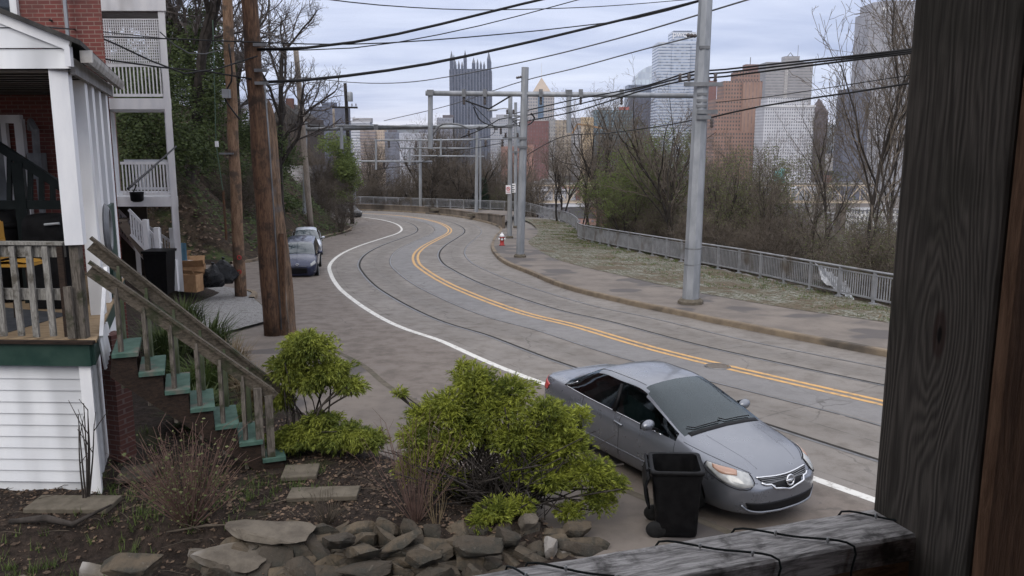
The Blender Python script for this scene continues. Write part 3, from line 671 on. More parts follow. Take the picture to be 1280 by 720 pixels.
# curved-top glass tower, with the blue glass block before it
T = Tower('curved_glass_tower', 'blue grey glass tower with a slanted base roof and pale curved sail top', 784, 828, 1320)
cg = facade('sail_tower_glass', (.16, .19, .25), (.075, .09, .13), 4, 3, .55, .7, .25)
T.block('tower', cg, 784, 828, 106, 44); a, b = span(793, 830, 1320); a -= T.cx; b -= T.cx
arc = [(a + (b - a) * i / 10, zof(94.5, 1320) + (zof(81, 1320) - zof(94.5, 1320)) * math.sin(math.pi * min(1, .5 * i / 6.5)) ** .8) for i in range(11)]
m = MB(); n = len(arc); lo = zof(106, 1320)
m.v = [(x, 4, z) for x, z in arc] + [(x, 36, z) for x, z in arc] + [(a, 4, lo), (b, 4, lo), (a, 36, lo), (b, 36, lo)]
m.f = [(i, i + n, i + n + 1, i + 1) for i in range(n - 1)] + [tuple([2 * n] + [2 * n + 1] + list(range(n - 1, -1, -1))), tuple([2 * n + 3, 2 * n + 2] + list(range(n, 2 * n))), (2 * n, 0, n, 2 * n + 2)[::-1], (2 * n + 1, n - 1, 2 * n - 1, 2 * n + 3)]; m.m = [0] * len(m.f)
T.part(m, 'sail_top', facade('sail_glass', (.45, .50, .58), (.38, .43, .52), 9, 6, .8, .8, .25))
T.block('dark_front', facade('dark_front_glass', (.10, .105, .14), (.05, .055, .08), 4, 2.4, .6, .6), 783.5, 812, 123, 6, y0=-8)
# the tall banded tower with lettering on its crown
T = Tower('banded_glass_tower', 'tall pale blue tower banded in glass with small white lettering on its crown', 819.5, 873, 1180)
bm_ = facade('banded_glass', (.46, .50, .57), (.16, .19, .25), 4.0, 3.2, .5, 1, .3, band=True, var=.7)
T.block('tower', bm_, 819.5, 873, 52.5, 50); T.block('bay', bm_, 836, 858, 53.5, 4, y0=-3.5); crown = T.block('crown', bm_, 836.5, 866.5, 39, 26, 54, 8)
T.block('roof_plant', cg, 839, 862, 37.2, 18, 40, 10)
for x in (837.5, 853.5):
    lettering('pwc', 11.5, M['sign_white'], (span(x, x, 1180)[0] - T.cx, 7.0, zof(45.2, 1180) - BASE), T.o, .25, False)
# the orange brick stepped tower
T = Tower('stepped_brick_tower', 'orange brick skyscraper with stepped top and a short mast', 893, 951, 1000)
ob = facade('orange_brick_wall', (.27, .165, .125), (.055, .045, .045), 4.4, 3.4, .5, .5, .7, var=.25)
ob2 = facade('orange_brick_pier', (.285, .178, .132), (.17, .108, .088), 4, 4.2, 1, .35, .7, vstripe=True)
T.block('tower', ob, 893, 951, 124, 40); T.block('wing', ob2, 925, 948, 103, 34, y0=-3); T.block('shoulder', ob, 902.5, 950, 101, 34, y0=2)
T.block('upper_step', ob, 918, 947, 89, 26, 103, 4); T.block('crown', facade('crown_brick', (.22, .13, .11), (.1, .07, .07), 4, 3), 930, 946, 79.5, 14, 90, 8)
T.block('low_wing', ob, 889, 960, 165, 30, y0=-8)
m = MB().tube([(span(937.5, 937.5, 1000)[0] - T.cx, 15, zof(80, 1000)), (span(937.5, 937.5, 1000)[0] - T.cx, 15, zof(70, 1000))], .5, 5); T.part(m, 'mast', M['galv_dark'])
T = Tower('grey_slab_tower', 'plain grey slab tower with ribbon windows and roof masts', 953, 1010.5, 1150)
gs = facade('grey_slab_wall', (.335, .325, .33), (.17, .17, .18), 3.8, 3, .45, 1, .6, band=True, var=.3)
T.block('tower', gs, 953, 1010.5, 77.5, 38); T.block('stair_panel', facade('grey_panel', (.36, .345, .34), (.33, .32, .31), 3.8, 3), 976, 980, 77, 1.5, y0=-1.4)
T.block('roof_plant', gs, 978, 996, 69.5, 16, 78.5, 8)
m = MB().tube([(span(995.5, 995.5, 1150)[0] - T.cx, 15, zof(78, 1150)), (span(995.5, 995.5, 1150)[0] - T.cx, 15, zof(55, 1150))], .3, 4); T.part(m, 'mast', M['galv_dark'])
m = MB(); xx = span(982, 982, 1150)[0] - T.cx; x2 = span(990, 990, 1150)[0] - T.cx; m.tube([(xx, 14, zof(70, 1150)), ((xx + x2) / 2, 14, zof(64.5, 1150)), (x2, 14, zof(70, 1150))], .6, 4); T.part(m, 'aerial_frame', M['galv_dark'])
T = Tower('white_grid_building', 'white stone block with rows of deep square windows below the grey slab tower', 953.5, 1016, 930)
wg = facade('white_grid_wall', (.50, .50, .53), (.13, .14, .16), 3.4, 2.6, .55, .5, .6, var=.3)
T.block('body', wg, 953.5, 1016, 132, 34); T.block('upper_storey', wg, 958, 1008, 122.5, 26, 133, 3); T.block('cornice', facade('white_cornice', (.58, .58, .60), (.5, .5, .5), 4, 3), 953, 1016.6, 131.4, 35.5, 134, -.7)
T = Tower('courthouse_tower', 'dark stone tower with a steep pyramid roof beside the white block', 1014, 1034, 980)
dk = facade('dark_stone', (.115, .095, .10), (.06, .055, .06), 6, 4, .4, .4, .8)
T.block('tower', dk, 1015, 1033, 141, 17); a, b = span(1014.5, 1033.5, 980); a -= T.cx; b -= T.cx; zt = zof(141, 980); q = [(a, -.5, zt), (b, -.5, zt), (b, 18, zt), (a, 18, zt)]; m = MB()
for i in range(4): m.tri(q[i], q[(i + 1) % 4], ((a + b) / 2, 9, zof(122, 980)))
T.part(m, 'pyramid_roof', mottled('dark_roof', (.10, .08, .085), (.075, .065, .07), .2, .8, 0))
# grey tower with chamfered corners, half behind the porch post
T = Tower('chamfered_grey_tower', 'very tall grey tower with chamfered corners rising behind the bare trees by the post', 1080, 1150, 1020)
a, b = span(1081, 1150, 1020); a -= T.cx; b -= T.cx; ch = 12; zt = zof(4, 1020)
gt = facade('grey_tower_wall', (.30, .30, .325), (.155, .16, .18), 3.7, 2.6, .5, .5, .5, var=.4)
m = MB().poly_prism([(a + ch, 0), (b - ch, 0), (b, ch), (b, 55), (a, 55), (a, ch)], BASE, zof(13, 1020)); T.part(m, 'tower', gt)
m = MB().poly_prism([(a + ch + 3, 3), (b - ch, 3), (b - 3, ch + 2), (b - 3, 52), (a + 4, 52), (a + 4, ch + 3)], zof(13, 1020), zof(.5, 1020)); T.part(m, 'upper_storeys', gt)
m = MB()
for k in range(9):
    xx = a + ch + 1 + (b - a - 2 * ch - 2) * k / 8; m.box((xx, -.5, (BASE + zof(14, 1020)) / 2), (1.1, 1.0, zof(14, 1020) - BASE))
T.part(m, 'mullions', facade('grey_tower_rib', (.34, .34, .36), (.3, .3, .32), 4, 3))
m = MB().box((a + ch + 2, 3, zof(10.5, 1020)), (8, 3, 3)); T.part(m, 'rooftop_lights', M['sign_white'])
T = Tower('dark_office_block', 'dark blue grey office block low beside the chamfered grey tower', 1054, 1084, 900); T.block('body', facade('dark_office', (.10, .105, .135), (.07, .075, .1), 3.6, 3, .5, .7), 1054.5, 1084, 111, 26)
T.block('roof_plant', gs, 1062, 1074, 108, 10, 112, 8)
T = Tower('rust_sliver_tower', 'rust red slab just beside the nearest overhead line mast', 881, 893, 1120); T.block('body', facade('rust_wall', (.19, .09, .075), (.12, .06, .06), 4, 3, .5, .5), 872, 893, 101, 24); T.block('roof_plant', dk, 876, 886, 98, 8, 102, 6)
# behind the trees: the lower blocks
T = Tower('teal_glass_block', 'long teal glass office block with a red rooftop box', 741, 790, 1010); T.block('body', facade('teal_glass', (.14, .20, .235), (.05, .085, .11), 4.2, 3.4, .65, .8, .25), 741, 790, 137.5, 26); T.block('roof_plant', gs, 747, 765, 134, 14, 138, 6); T.block('red_rooftop_box', mottled('red_cladding', (.40, .12, .10), (.34, .10, .09), .3, .6, 0), 774, 786, 133.5, 10, 138, 4)
T = Tower('maroon_brick_block', 'maroon brick block below the pyramid roofed tower', 655, 693, 960); T.block('body', facade('maroon_brick', (.16, .075, .07), (.10, .06, .06), 4, 3.2, .5, .4, .8), 655, 686, 151, 22); T.block('grey_wing', facade('grey_wing', (.30, .29, .28), (.14, .14, .15), 4, 3), 683.5, 694, 150, 20, y0=2)
T = Tower('tan_office_block', 'tan stone office with tall dark stair window near the maroon block', 693, 742, 1000); T.block('body', facade('tan_wall', (.34, .29, .23), (.15, .13, .12), 4, 4.5, .5, .4, .8), 693, 714, 150, 20); T.block('yellow_wing', facade('yellow_stone', (.42, .32, .20), (.2, .16, .12), 4, 3.2, .5, .5, .8), 726, 742, 146.5, 20, y0=2); T.block('grey_wing', gs, 713, 727, 147, 16, y0=4)
T = Tower('salmon_brick_tower', 'salmon brick apartment tower behind the central overhead line masts', 626, 667, 800); T.block('body', facade('salmon_brick', (.30, .165, .135), (.17, .10, .09), 3.4, 3.6, .5, .4, .8), 655, 667.5, 181, 14); T.block('wing', facade('salmon_brick_wing', (.27, .15, .125), (.15, .09, .085), 3.4, 3, .5, .45, .8), 626, 650, 183, 16, y0=3); T.block('roof_plant', gs, 631, 641, 180.5, 7, 184, 8)
T = Tower('far_white_block', 'white banded hospital block under the horizon hill', 434, 462, 1500); T.block('body', facade('white_banded', (.52, .53, .57), (.18, .19, .22), 5, 3, .5, 1, .6, band=True), 434, 463, 152, 30); T.block('roof_plant', gs, 441, 464, 147.5, 22, 153, 4)
T = Tower('brown_banded_block', 'brown and cream banded office block beyond the far railing', 462, 482, 1300); T.block('body', facade('brown_banded', (.30, .24, .21), (.11, .10, .11), 4.6, 3, .45, 1, .7, band=True), 451, 470, 163, 24, y0=-4); T.block('cream_wing', facade('cream_wall', (.45, .36, .28), (.18, .15, .14), 4.6, 3.6, .5, .5, .7), 466, 481, 162, 24)
T = Tower('slate_office_block', 'slate blue low office beside the cream and brown block', 480, 502, 1250); T.block('body', facade('slate_wall', (.15, .16, .20), (.08, .085, .11), 4.4, 3, .5, 1, .5, band=True), 481, 500, 165, 22); T.block('roof_plant', dk, 485, 495, 162.5, 12, 166, 5)
T = Tower('low_slate_hall', 'long low slate hall at the foot of the spired glass tower', 500, 566, 1200); T.block('body', facade('slate_hall', (.20, .21, .255), (.10, .105, .14), 5, 4, .5, .6), 524, 566, 159, 40); T.block('step', facade('slate_step', (.24, .25, .29), (.12, .13, .16), 5, 4), 546, 566, 147, 30, y0=6); T.block('upper_step', dk, 553, 566, 143.5, 22, y0=10); T.block('pale_roof', facade('pale_hall', (.42, .44, .50), (.25, .26, .3), 5, 4), 500, 545, 166, 30, y0=-6)
T = Tower('blue_block_hill', 'dark slate blue tower block with a raised lift house beyond the bank', 388, 433, 620); bl = facade('slate_blue_block', (.105, .115, .155), (.085, .095, .13), 3.4, 4, .5, .5, .8, var=.15)
T.block('body', bl, 389, 432, 133, 22); T.block('lift_house', bl, 402, 418, 127.5, 10, 134, 5)
T = Tower('grey_arena_block', 'pale grey office block seen beside the spired tower', 613, 645, 1180); T.block('body', facade('pale_grey_block', (.33, .34, .37), (.15, .16, .19), 4, 3.2, .5, .6), 613, 646, 147, 30); T.block('upper', facade('pale_grey_upper', (.38, .39, .42), (.2, .2, .23), 4, 3.2), 620, 634, 143, 18, 148, 5)
# the many low roofs of the river plain, seen through the branches
rb = random.Random(21); wallc = [((.26, .12, .10), 'red brick'), ((.34, .30, .27), 'tan stone'), ((.42, .42, .44), 'pale grey'), ((.20, .18, .18), 'dark grey'), ((.28, .17, .14), 'rose brick'), ((.50, .49, .48), 'white')]
protos = []
for ci, (cw, cn) in enumerate(wallc):
    o = thing('city_building', f'low {cn} city building seen through the branches on the river plain', 'building', group=f'low {cn} buildings on the river plain')
    fc = facade('low_wall_' + cn.replace(' ', '_'), cw, (.10, .10, .12), 3.6, 3.2, .5, .5, .8)
    wq = rb.uniform(26, 44); hq = rb.uniform(13, 26); dq = rb.uniform(18, 28)
    adopt(MB().box((0, 0, hq / 2 - 1), (wq, dq, hq + 2)).build('walls', fc), o)
    rm = mottled('flat_roof_' + cn.replace(' ', '_'), (.22, .22, .23), (.34, .34, .35), .2, .9, 0)
    if ci in (0, 4):
        m = MB(); m.v = [(-wq / 2 - .5, -dq / 2 - .5, hq), (wq / 2 + .5, -dq / 2 - .5, hq), (wq / 2 + .5, dq / 2 + .5, hq), (-wq / 2 - .5, dq / 2 + .5, hq), (-wq / 2, 0, hq + 6), (wq / 2, 0, hq + 6)]; m.f = [(0, 1, 5, 4), (2, 3, 4, 5), (0, 4, 3), (1, 2, 5), (3, 2, 1, 0)]; m.m = [0] * 5
        adopt(m.build('roof', M['shingle']), o)
    else: adopt(MB().box((0, 0, hq + .75), (wq + .8, dq + .8, .5)).build('roof', rm), o); adopt(MB().box((wq * .2, 0, hq + 2.4), (8, 6, 3)).build('roof_plant', gs), o)
    protos.append(o)
spots = []
for k in range(64):
    Yb = rb.uniform(560, 1120); px = rb.choice([rb.uniform(440, 900), rb.uniform(640, 1100)]); spots.append((px, Yb))
used = set()
for k, (px, Yb) in enumerate(sorted(spots, key=lambda q: -q[1])):
    i = k % len(protos); o = protos[i] if i not in used else copy_tree(protos[i]); used.add(i)
    o.location = ((px - 640) / F * Yb, Yb, BASE); o.rotation_euler.z = rb.uniform(-.5, .5); sc_ = rb.uniform(.7, 1.25); o.scale = (sc_, sc_, rb.uniform(.7, 1.3))
# the steel truss bridge over the river plain
t_ = thing('truss_bridge', 'cream steel truss bridge crossing the valley behind the bare trees', 'bridge', (40, 600, -33))
bz0, bz1 = zof(253, 600), zof(232, 600)
steel = mottled('cream_bridge_steel', (.42, .34, .25), (.50, .42, .33), .3, .7, 0)
xa, xb = -10.0, 260.0; n = 27
for yy_ in (600.0, 612.0):
    m = MB(); m.bar((xa, yy_, bz0), (xb, yy_, bz0), .9, 1.1); m.bar((xa, yy_, bz1), (xb, yy_, bz1), .8, .9)
    for k in range(n):
        x0, x1 = xa + (xb - xa) * k / n, xa + (xb - xa) * (k + 1) / n
        m.bar((x0, yy_, bz0), (x0, yy_, bz1), .55, .55); m.bar((x0, yy_, bz0 if k % 2 else bz1), (x1, yy_, bz1 if k % 2 else bz0), .6, .6)
    m.build('truss', steel, t_)
MB().box(((xa + xb) / 2, 606, bz1 + 1.1), (xb - xa, 13, .9)).build('deck', mottled('bridge_deck', (.16, .15, .14), (.2, .19, .18), .2, .9, 0), t_)
for k in range(4): MB().box((xa + 25 + k * 75, 606, (bz0 + BASE) / 2), (5, 11, bz0 - BASE + 1)).build('pier', M['concrete_wall'], t_)
# the white domed hall and its blue roof near the bridge end
t_ = thing('domed_hall', 'white tented hall with grey roof and turquoise gable beyond the bridge', 'building', P(965, 232, 640))
m = MB().box((t_.location.x, 640, zof(246, 640)), (52, 26, 14)); m.build('hall', facade('hall_wall', (.36, .37, .40), (.2, .2, .22), 5, 5), t_)
for px, r_ in ((950, 3.6), (967, 4.6), (982, 3.8)): m = MB().lathe([(r_, 0), (r_ * .96, r_ * .4), (r_ * .7, r_ * .75), (r_ * .3, r_ * .95), (.1, r_)], P(px, 227, 634), 14); m.build('dome', M['paper'], t_, True)
m = MB(); c0 = P(974, 218, 628); m.hexa([c0 + Vector(q) for q in ((-3.5, 0, -7), (4.5, 0, -7), (4.5, 2, -7), (-3.5, 2, -7))], [c0 + Vector(q) for q in ((-3, 0, 2), (4, 0, 5), (4, 2, 5), (-3, 2, 2))]); m.build('turquoise_gable', mottled('turquoise', (.14, .40, .42), (.18, .46, .48), .5, .5, 0), t_)
t_ = thing('tower_crane', 'yellow brown crane arm lying over the trees by the tan office', 'crane', P(728, 160, 700))
m = MB(); m.bar(P(715, 167, 700), P(722, 155, 700), 1.2, 1.2); m.bar(P(722, 155, 700), P(752, 160, 700), 1.2, 1.4); m.build('boom', mottled('crane_yellow', (.24, .14, .07), (.3, .18, .09), .3, .6, 0), t_)
m = MB().bar(P(752, 160, 700), P(764, 163.5, 700), .8, 1.0); m.build('jib_end', M['rust'], t_); m = MB().bar((P(728, 160, 700).x, 700, BASE), P(728, 158, 700), 2.2, 2.2); m.build('mast', steel, t_)
# haze: one body of air round everything
m = MB().box((0, 4000, 85), (14400, 8700, 300)); hz = m.build('haze', [], kind='stuff')
hz.location.z = 0
ht = bpy.data.materials.new('haze_air'); ht.use_nodes = True; hn = ht.node_tree; hn.nodes.remove(hn.nodes['Principled BSDF'])
pv = hn.nodes.new('ShaderNodeVolumePrincipled'); pv.inputs['Color'].default_value = (.72, .78, .92, 1); pv.inputs['Density'].default_value = .00005; pv.inputs['Anisotropy'].default_value = .2
hn.links.new(pv.outputs[0], hn.nodes['Material Output'].inputs['Volume']); hz.data.materials.append(ht)
# ------------------------------------------------------------------ the near house with its porch
CX, CY = -5.68, 10.85                      # front corner of the porch
SD = Vector((-.36, .933, 0)); FD = Vector((-1, .03, 0)).normalized()
DECK = 2.47
def H(a, b, z): return Vector((CX, CY, 0)) + FD * a + SD * b + Vector((0, 0, z))
house = thing('porch_house', 'red brick house with white lap siding under its raised gabled porch', 'house', (CX, CY, 0))
def lap_wall(mb, p0, p1, z0, z1, course=.165, out=(0, -1, 0)):
    """clapboards between two ground points; each board leans out at its foot"""
    p0, p1, out = Vector(p0), Vector(p1), Vector(out); z = z0
    while z < z1 - .01:
        zt = min(z + course, z1); a, b = p0 + out * .022, p1 + out * .022
        mb.quad((a.x, a.y, z), (b.x, b.y, z), (p1.x, p1.y, zt), (p0.x, p0.y, zt)); mb.quad((p0.x, p0.y, z), (p1.x, p1.y, z), (b.x, b.y, z), (a.x, a.y, z))
        z = zt
    return mb
so_ = Vector((.933, .36, 0))
m = lap_wall(MB(), H(6, .08, 0), H(.12, .08, 0), .42, 2.12); m.quad(H(6, .1, .0), H(.1, .1, 0), H(.1, .1, .42), H(6, .1, .42)); lap_wall(m, H(.06, .12, 0), H(.06, 6, 0), .25, 2.12, out=so_); m.build('lap_siding', M['siding'], house)
m = MB().hexa([H(.16, .0, .1), H(-.0, .0, .1), H(0, .16, .1), H(.16, .16, .1)], [H(.16, 0, 2.11), H(0, 0, 2.11), H(0, .16, 2.11), H(.16, .16, 2.11)]); m.build('corner_trim', M['white_wood'], house)
m = MB(); m.bar(H(-.03, -.03, 2.28), H(6, -.03, 2.28), .06, .33); m.bar(H(-.04, 0, 2.28), H(-.04, 6, 2.28), .06, .33); m.build('rim_board', M['green_paint'], house)
m = MB(); m.bar(H(-.1, -.06, DECK - .02), H(6, -.06, DECK - .02), .12, .045); m.build('deck_edge', M['wood_brown'], house)
m = MB()
for k in range(34):
    b0 = -.05 + k * .18; m.hexa([H(-.12, b0, DECK - .03), H(-.12, b0 + .172, DECK - .03), H(6, b0 + .172, DECK - .03), H(6, b0, DECK - .03)][::-1], [H(-.12, b0, DECK + .01), H(-.12, b0 + .172, DECK + .01), H(6, b0 + .172, DECK + .01), H(6, b0, DECK + .01)][::-1])
m.build('deck', M['deck_board'], house)
m = MB(); c4 = [H(1.15, .35, 0), H(6, .1, 0), H(6, 4, 0), H(.45, 1.7, 0)]; m.hexa([c + Vector((0, 0, DECK + .012)) for c in c4][::-1], [c + Vector((0, 0, DECK + .02)) for c in c4][::-1]); m.build('deck_mat', mottled('dark_grey_mat', (.035, .038, .044), (.06, .064, .07), 5, .9, .2), house)
# balustrade on the front
rt = 3.73
m = MB(); m.bar(H(.2, .02, rt - .07), H(6, .02, rt - .05), .05, .16); m.bar(H(.2, .0, rt + .035), H(6, .0, rt + .055), .12, .04); m.build('porch_rail', M['wood_baluster'], house)
m = MB(); m.bar(H(.2, .02, 3.08), H(6, .02, 3.1), .05, .15); m.build('porch_lower_rail', M['wood_baluster'], house)
for k in range(12):
    a = .255 + k * .212 + .012 * math.sin(k * 5.1); tl = .012 * math.sin(k * 3.7)
    MB().bar(H(a + tl, -.06, 2.52 + .01 * math.sin(k * 2.3)), H(a, -.05, rt - .0), .075, .045, up=(0, 1, 0)).build('baluster', M['wood_brown'] if k == 0 else M['wood_baluster'], house)
m = MB().box(H(.06, .06, (DECK + rt) / 2), (.12, .12, rt - DECK)); m.bar(H(.20, -.06, 2.5), H(.20, -.06, 3.2), .1, .05, up=(0, 1, 0)); m.build('corner_post', M['wood_dark'], house)
def post(name, c, z0, z1, wd, mt, par): return MB().box((c.x, c.y, (z0 + z1) / 2), (wd, wd, z1 - z0), rz=.28).build(name, mt, par)
post('porch_post', H(.05, .05, 0), rt + .02, 6.05, .22, M['white_wood'], house)
for b in (1.75, 2.75, 3.9, 5.2): post('porch_post', H(.02, b, 0), DECK, 6.05, .19, M['white_wood'], house)
# gable front, roof, gutter and ceiling
zb, zr, sl_ = 5.98, 6.22, .40
m = MB(); aa = np.linspace(-.12, 6.2, 8)
for z0, z1 in ((zb, 6.22), (6.23, 6.47), (6.48, 6.72), (6.73, 6.97), (6.98, 7.22), (7.23, 7.47), (7.48, 7.72)):
    a0 = max(-.12, (z0 - zr) / sl_ - .12); a1 = max(-.12, (z1 - zr) / sl_ - .12)
    p, q, r_, s_ = H(a0, -.14, z0), H(6.2, -.14, z0), H(6.2, -.115, z1), H(a1, -.115, z1); m.quad(q, p, s_, r_); m.quad(H(a0, -.14, z0), H(6.2, -.14, z0), H(6.2, -.115, z0), H(a0, -.115, z0))
m.build('gable', M['siding'], house)
m = MB(); m.bar(H(-.13, -.15, zr + .03), H(3.6, -.15, zr + .03 + 3.73 * sl_), .05, .12, up=(0, 0, 1)); m.bar(H(-.11, -.17, zb + .02), H(-.11, -.17, zr + .02), .07, .07, up=(0, 1, 0)); m.build('bargeboard', M['white_wood'], house)
m = MB(); m.hexa([H(-.28, -.26, zr + .03), H(3.6, -.26, zr + .03 + 3.88 * sl_), H(3.6, 6, zr + .03 + 3.88 * sl_), H(-.28, 6, zr + .03)], [H(-.28, -.26, zr + .09), H(3.6, -.26, zr + .09 + 3.88 * sl_), H(3.6, 6, zr + .09 + 3.88 * sl_), H(-.28, 6, zr + .09)]); 
m.hexa([H(3.6, -.26, zr + .03 + 3.88 * sl_), H(7.5, -.26, zr), H(7.5, 6, zr), H(3.6, 6, zr + .03 + 3.88 * sl_)], [H(3.6, -.26, zr + .09 + 3.88 * sl_), H(7.5, -.26, zr + .06), H(7.5, 6, zr + .06), H(3.6, 6, zr + .09 + 3.88 * sl_)]); m.build('porch_roof', M['shingle'], house)
m = MB(); prof = [(-.0, .05), (-.0, -.06), (-.10, -.075), (-.14, .0), (-.15, .06)]
m.grid([[H(-.24 + x, b, 6.13 + z) for x, z in prof] for b in (-.05, 2, 4, 6.05)]); m.box(H(-.32, -.06, 6.13), (.17, .02, .15), rz=-.2); m.build('gutter', mottled('stained_gutter', (.42, .41, .40), (.20, .185, .165), 3, .6, .1), house)
m = MB(); m.bar(H(-.12, 0, 6.02), H(-.12, 6, 6.02), .06, .2); m.build('eaves_board', mottled('grey_eaves', (.30, .295, .29), (.22, .21, .2), 3, .7, .1), house)
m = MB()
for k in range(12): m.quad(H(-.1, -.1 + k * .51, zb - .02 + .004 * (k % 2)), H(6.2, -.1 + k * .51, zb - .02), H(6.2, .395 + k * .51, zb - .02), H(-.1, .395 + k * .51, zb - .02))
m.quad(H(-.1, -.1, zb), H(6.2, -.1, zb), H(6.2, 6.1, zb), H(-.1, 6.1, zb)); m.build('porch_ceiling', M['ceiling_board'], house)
m = MB()
for k in range(11): m.bar(H(-.1, .40 + k * .51, zb - .03), H(6.2, .40 + k * .51, zb - .03), .025, .02)
m.build('ceiling_battens', mottled('ceiling_gap', (.03, .03, .03), (.05, .05, .05), 5, .9, 0), house)
# the brick house behind the porch
m = MB(); q = [H(-.05, 6.1, 0), H(8, 6.1, 0), H(11, 10, 0), H(-.05, 6.1, 0) + Vector((-2.6, 4.3, 0))]; m.hexa([(p.x, p.y, -.3) for p in q][::-1], [(p.x, p.y, 15) for p in q][::-1]); m.build('brick_wall', M['brick'], house)
def sash(a0, a1, z0, z1, par, y=6.06, n=1):
    f_ = MB()
    for p, q_ in ((H(a0, y, z0), H(a0, y, z1)), (H(a1, y, z0), H(a1, y, z1))): f_.bar(p, q_, .13, .1, up=(0, 1, 0))
    for z in (z0, z1, (z0 + z1) / 2): f_.bar(H(a0, y, z), H(a1, y, z), .08, .11)
    fo = f_.build('window', M['white_wood'], par); MB().quad(H(a1, y + .02, z0), H(a0, y + .02, z0), H(a0, y + .02, z1), H(a1, y + .02, z1)).build('pane', M['glass_dark'], fo); return fo
sash(1.62, 2.9, 7.35, 9.3, house)
d_ = MB(); d_.bar(H(1.75, 6.05, DECK), H(1.75, 6.05, 5.5), .16, .12, up=(0, 1, 0)); d_.bar(H(2.05, 6.02, DECK), H(2.05, 6.02, 5.45), .1, .1, up=(0, 1, 0)); d_.bar(H(1.7, 6.05, 5.5), H(3.3, 6.05, 5.5), .14, .16); d_.bar(H(2.0, 6.02, 3.5), H(3.3, 6.02, 3.5), .06, .16); d_.bar(H(2.0, 6.02, DECK + .25), H(3.3, 6.02, DECK + .25), .06, .4)
do = d_.build('storm_door', M['white_wood'], house); MB().quad(H(3.3, 6.05, DECK), H(2.05, 6.05, DECK), H(2.05, 6.05, 5.4), H(3.3, 6.05, 5.4)).build('pane', mottled('door_glass', (.16, .18, .20), (.09, .1, .11), 2, .12, 0), do)
m = MB(); m.tube([H(1.52, 5.98, 5.3), H(1.5, 5.9, 5.45), H(1.42, 5.85, 5.3), H(1.45, 5.9, 4.7)], .07, 8); m.box(H(1.45, 5.92, 4.6), (.26, .2, .5)); m.tube([H(1.45, 5.95, 4.4), H(1.45, 5.95, 2.5)], .06, 8); m.build('electric_meter', M['galv_dark'], house)
m = MB().tube([H(.62, 5.9, 6.9), H(.62, 5.9, 8.05)], .035, 6); m.box(H(.62, 5.88, 8.1), (.2, .2, .18)); m.build('service_mast', M['galv'], house)
# dark stair rail inside the porch
zh = lambda px, py, Y=13.4: P(px, py, Y)
m = MB(); m.bar(zh(-40, 158), zh(92, 243), .09, .13); m.build('stair_handrail', M['black_green'], house)
m = MB(); m.bar(zh(-40, 256), zh(96, 256), .09, .14); m.build('stair_lower_rail', M['black_green'], house)
for px in (-8, 12, 38, 52, 66, 79): MB().bar(zh(px, 257), zh(px, 183 + (px) * .64), .07, .05, up=(0, 1, 0)).build('stair_baluster', M['black_green'], house)
post('stair_newel', zh(27, 250), DECK, 4.75, .16, M['black_green'], house)
# the green stair down to the yard
def stair_pt(t, y, z): return Vector((-5.42 + 2.42 * t, y - .0 * t, z))
n_tr = 8; z_top, z_bot = 2.22, .15; WD = .92
A0, A1 = Vector((-5.40, 10.93, 0)), Vector((-3.36, 11.74, 0)); RUN = (A1 - A0).normalized(); AC = Vector((-.36, .933, 0)).normalized()
sq = [k / (n_tr - 1) for k in range(n_tr)]
def sp(t_, w_, z, du=0.0): p = A0.lerp(A1, t_) + RUN * du + AC * w_; return Vector((p.x, p.y, z))
for k, t_ in enumerate(sq):
    z = z_top + (z_bot - z_top) * t_
    q = [sp(t_, -.02, 0, -.02), sp(t_, -.02, 0, .31), sp(t_, WD + .02, 0, .31), sp(t_, WD + .02, 0, -.02)]; MB().hexa([p + Vector((0, 0, z - .03)) for p in q], [p + Vector((0, 0, z + .025)) for p in q]).build('tread', M['tread_paint'], house)
for w_ in (.05, WD - .05):
    prof = []
    for t_ in sq: z = z_top + (z_bot - z_top) * t_ - .032; prof += [(t_, -.03, z), (t_, .28, z)]
    prof += [(1.0, .30, .02), (1.0, -.12, .02), (0, -.06, z_top - .30)]; n0 = len(prof); m = MB()
    m.v = [tuple(sp(t_, w_ - .025, z, du)) for t_, du, z in prof] + [tuple(sp(t_, w_ + .025, z, du)) for t_, du, z in prof]; m.f = [tuple(range(n0)), tuple(range(2 * n0 - 1, n0 - 1, -1))] + [((i + 1) % n0, i, i + n0, (i + 1) % n0 + n0) for i in range(n0)]; m.m = [0] * len(m.f)
    m.build('stringer', M['wood_brown'], house)
rails = []
for (px0_, py0_, px1_, py1_, w_) in ((112, 337, 343, 497, .05), (114, 306, 350, 491, WD - .05)):
    a, b = sp(-.02, w_, 0), sp(1.02, w_, 0); rails.append((P(px0_, py0_, a.y), P(px1_, py1_, b.y)))
for p, q_ in rails:
    m = MB(); m.bar(p, q_, .045, .17); m.bar(p + Vector((0, 0, .105)), q_ + Vector((0, 0, .105)), .12, .04); m.build('stair_handrail', M['wood_rail'], house)
mossy = mottled('mossy_wood', (.06, .075, .04), (.12, .13, .09), 3, .95, .3)
for (p, q_), mt_ in zip(rails, (M['wood_dark'], mossy)):
    for t_ in (.13, .27, .41, .55, .68, .81):
        c = p.lerp(q_, t_); zt_ = z_top + (z_bot - z_top) * t_; MB().bar((c.x, c.y, zt_ - .22), (c.x, c.y, c.z), .055, .055, up=(0, 1, 0)).build('stair_baluster', mt_, house)
    for t_ in ((.90, .965) if mt_ is M['wood_dark'] else (.93,)): c = p.lerp(q_, t_); MB().box((c.x, c.y - .02, (c.z - .02) / 2), (.11, .11, c.z - .02), rz=.37).build('newel_post', M['wood_dark'], house)
m = MB().box((-5.98, 12.15, 1.1), (.24, .3, 2.3), rz=-.35); m.build('brick_pier', M['brick_far'], house)
m = MB()
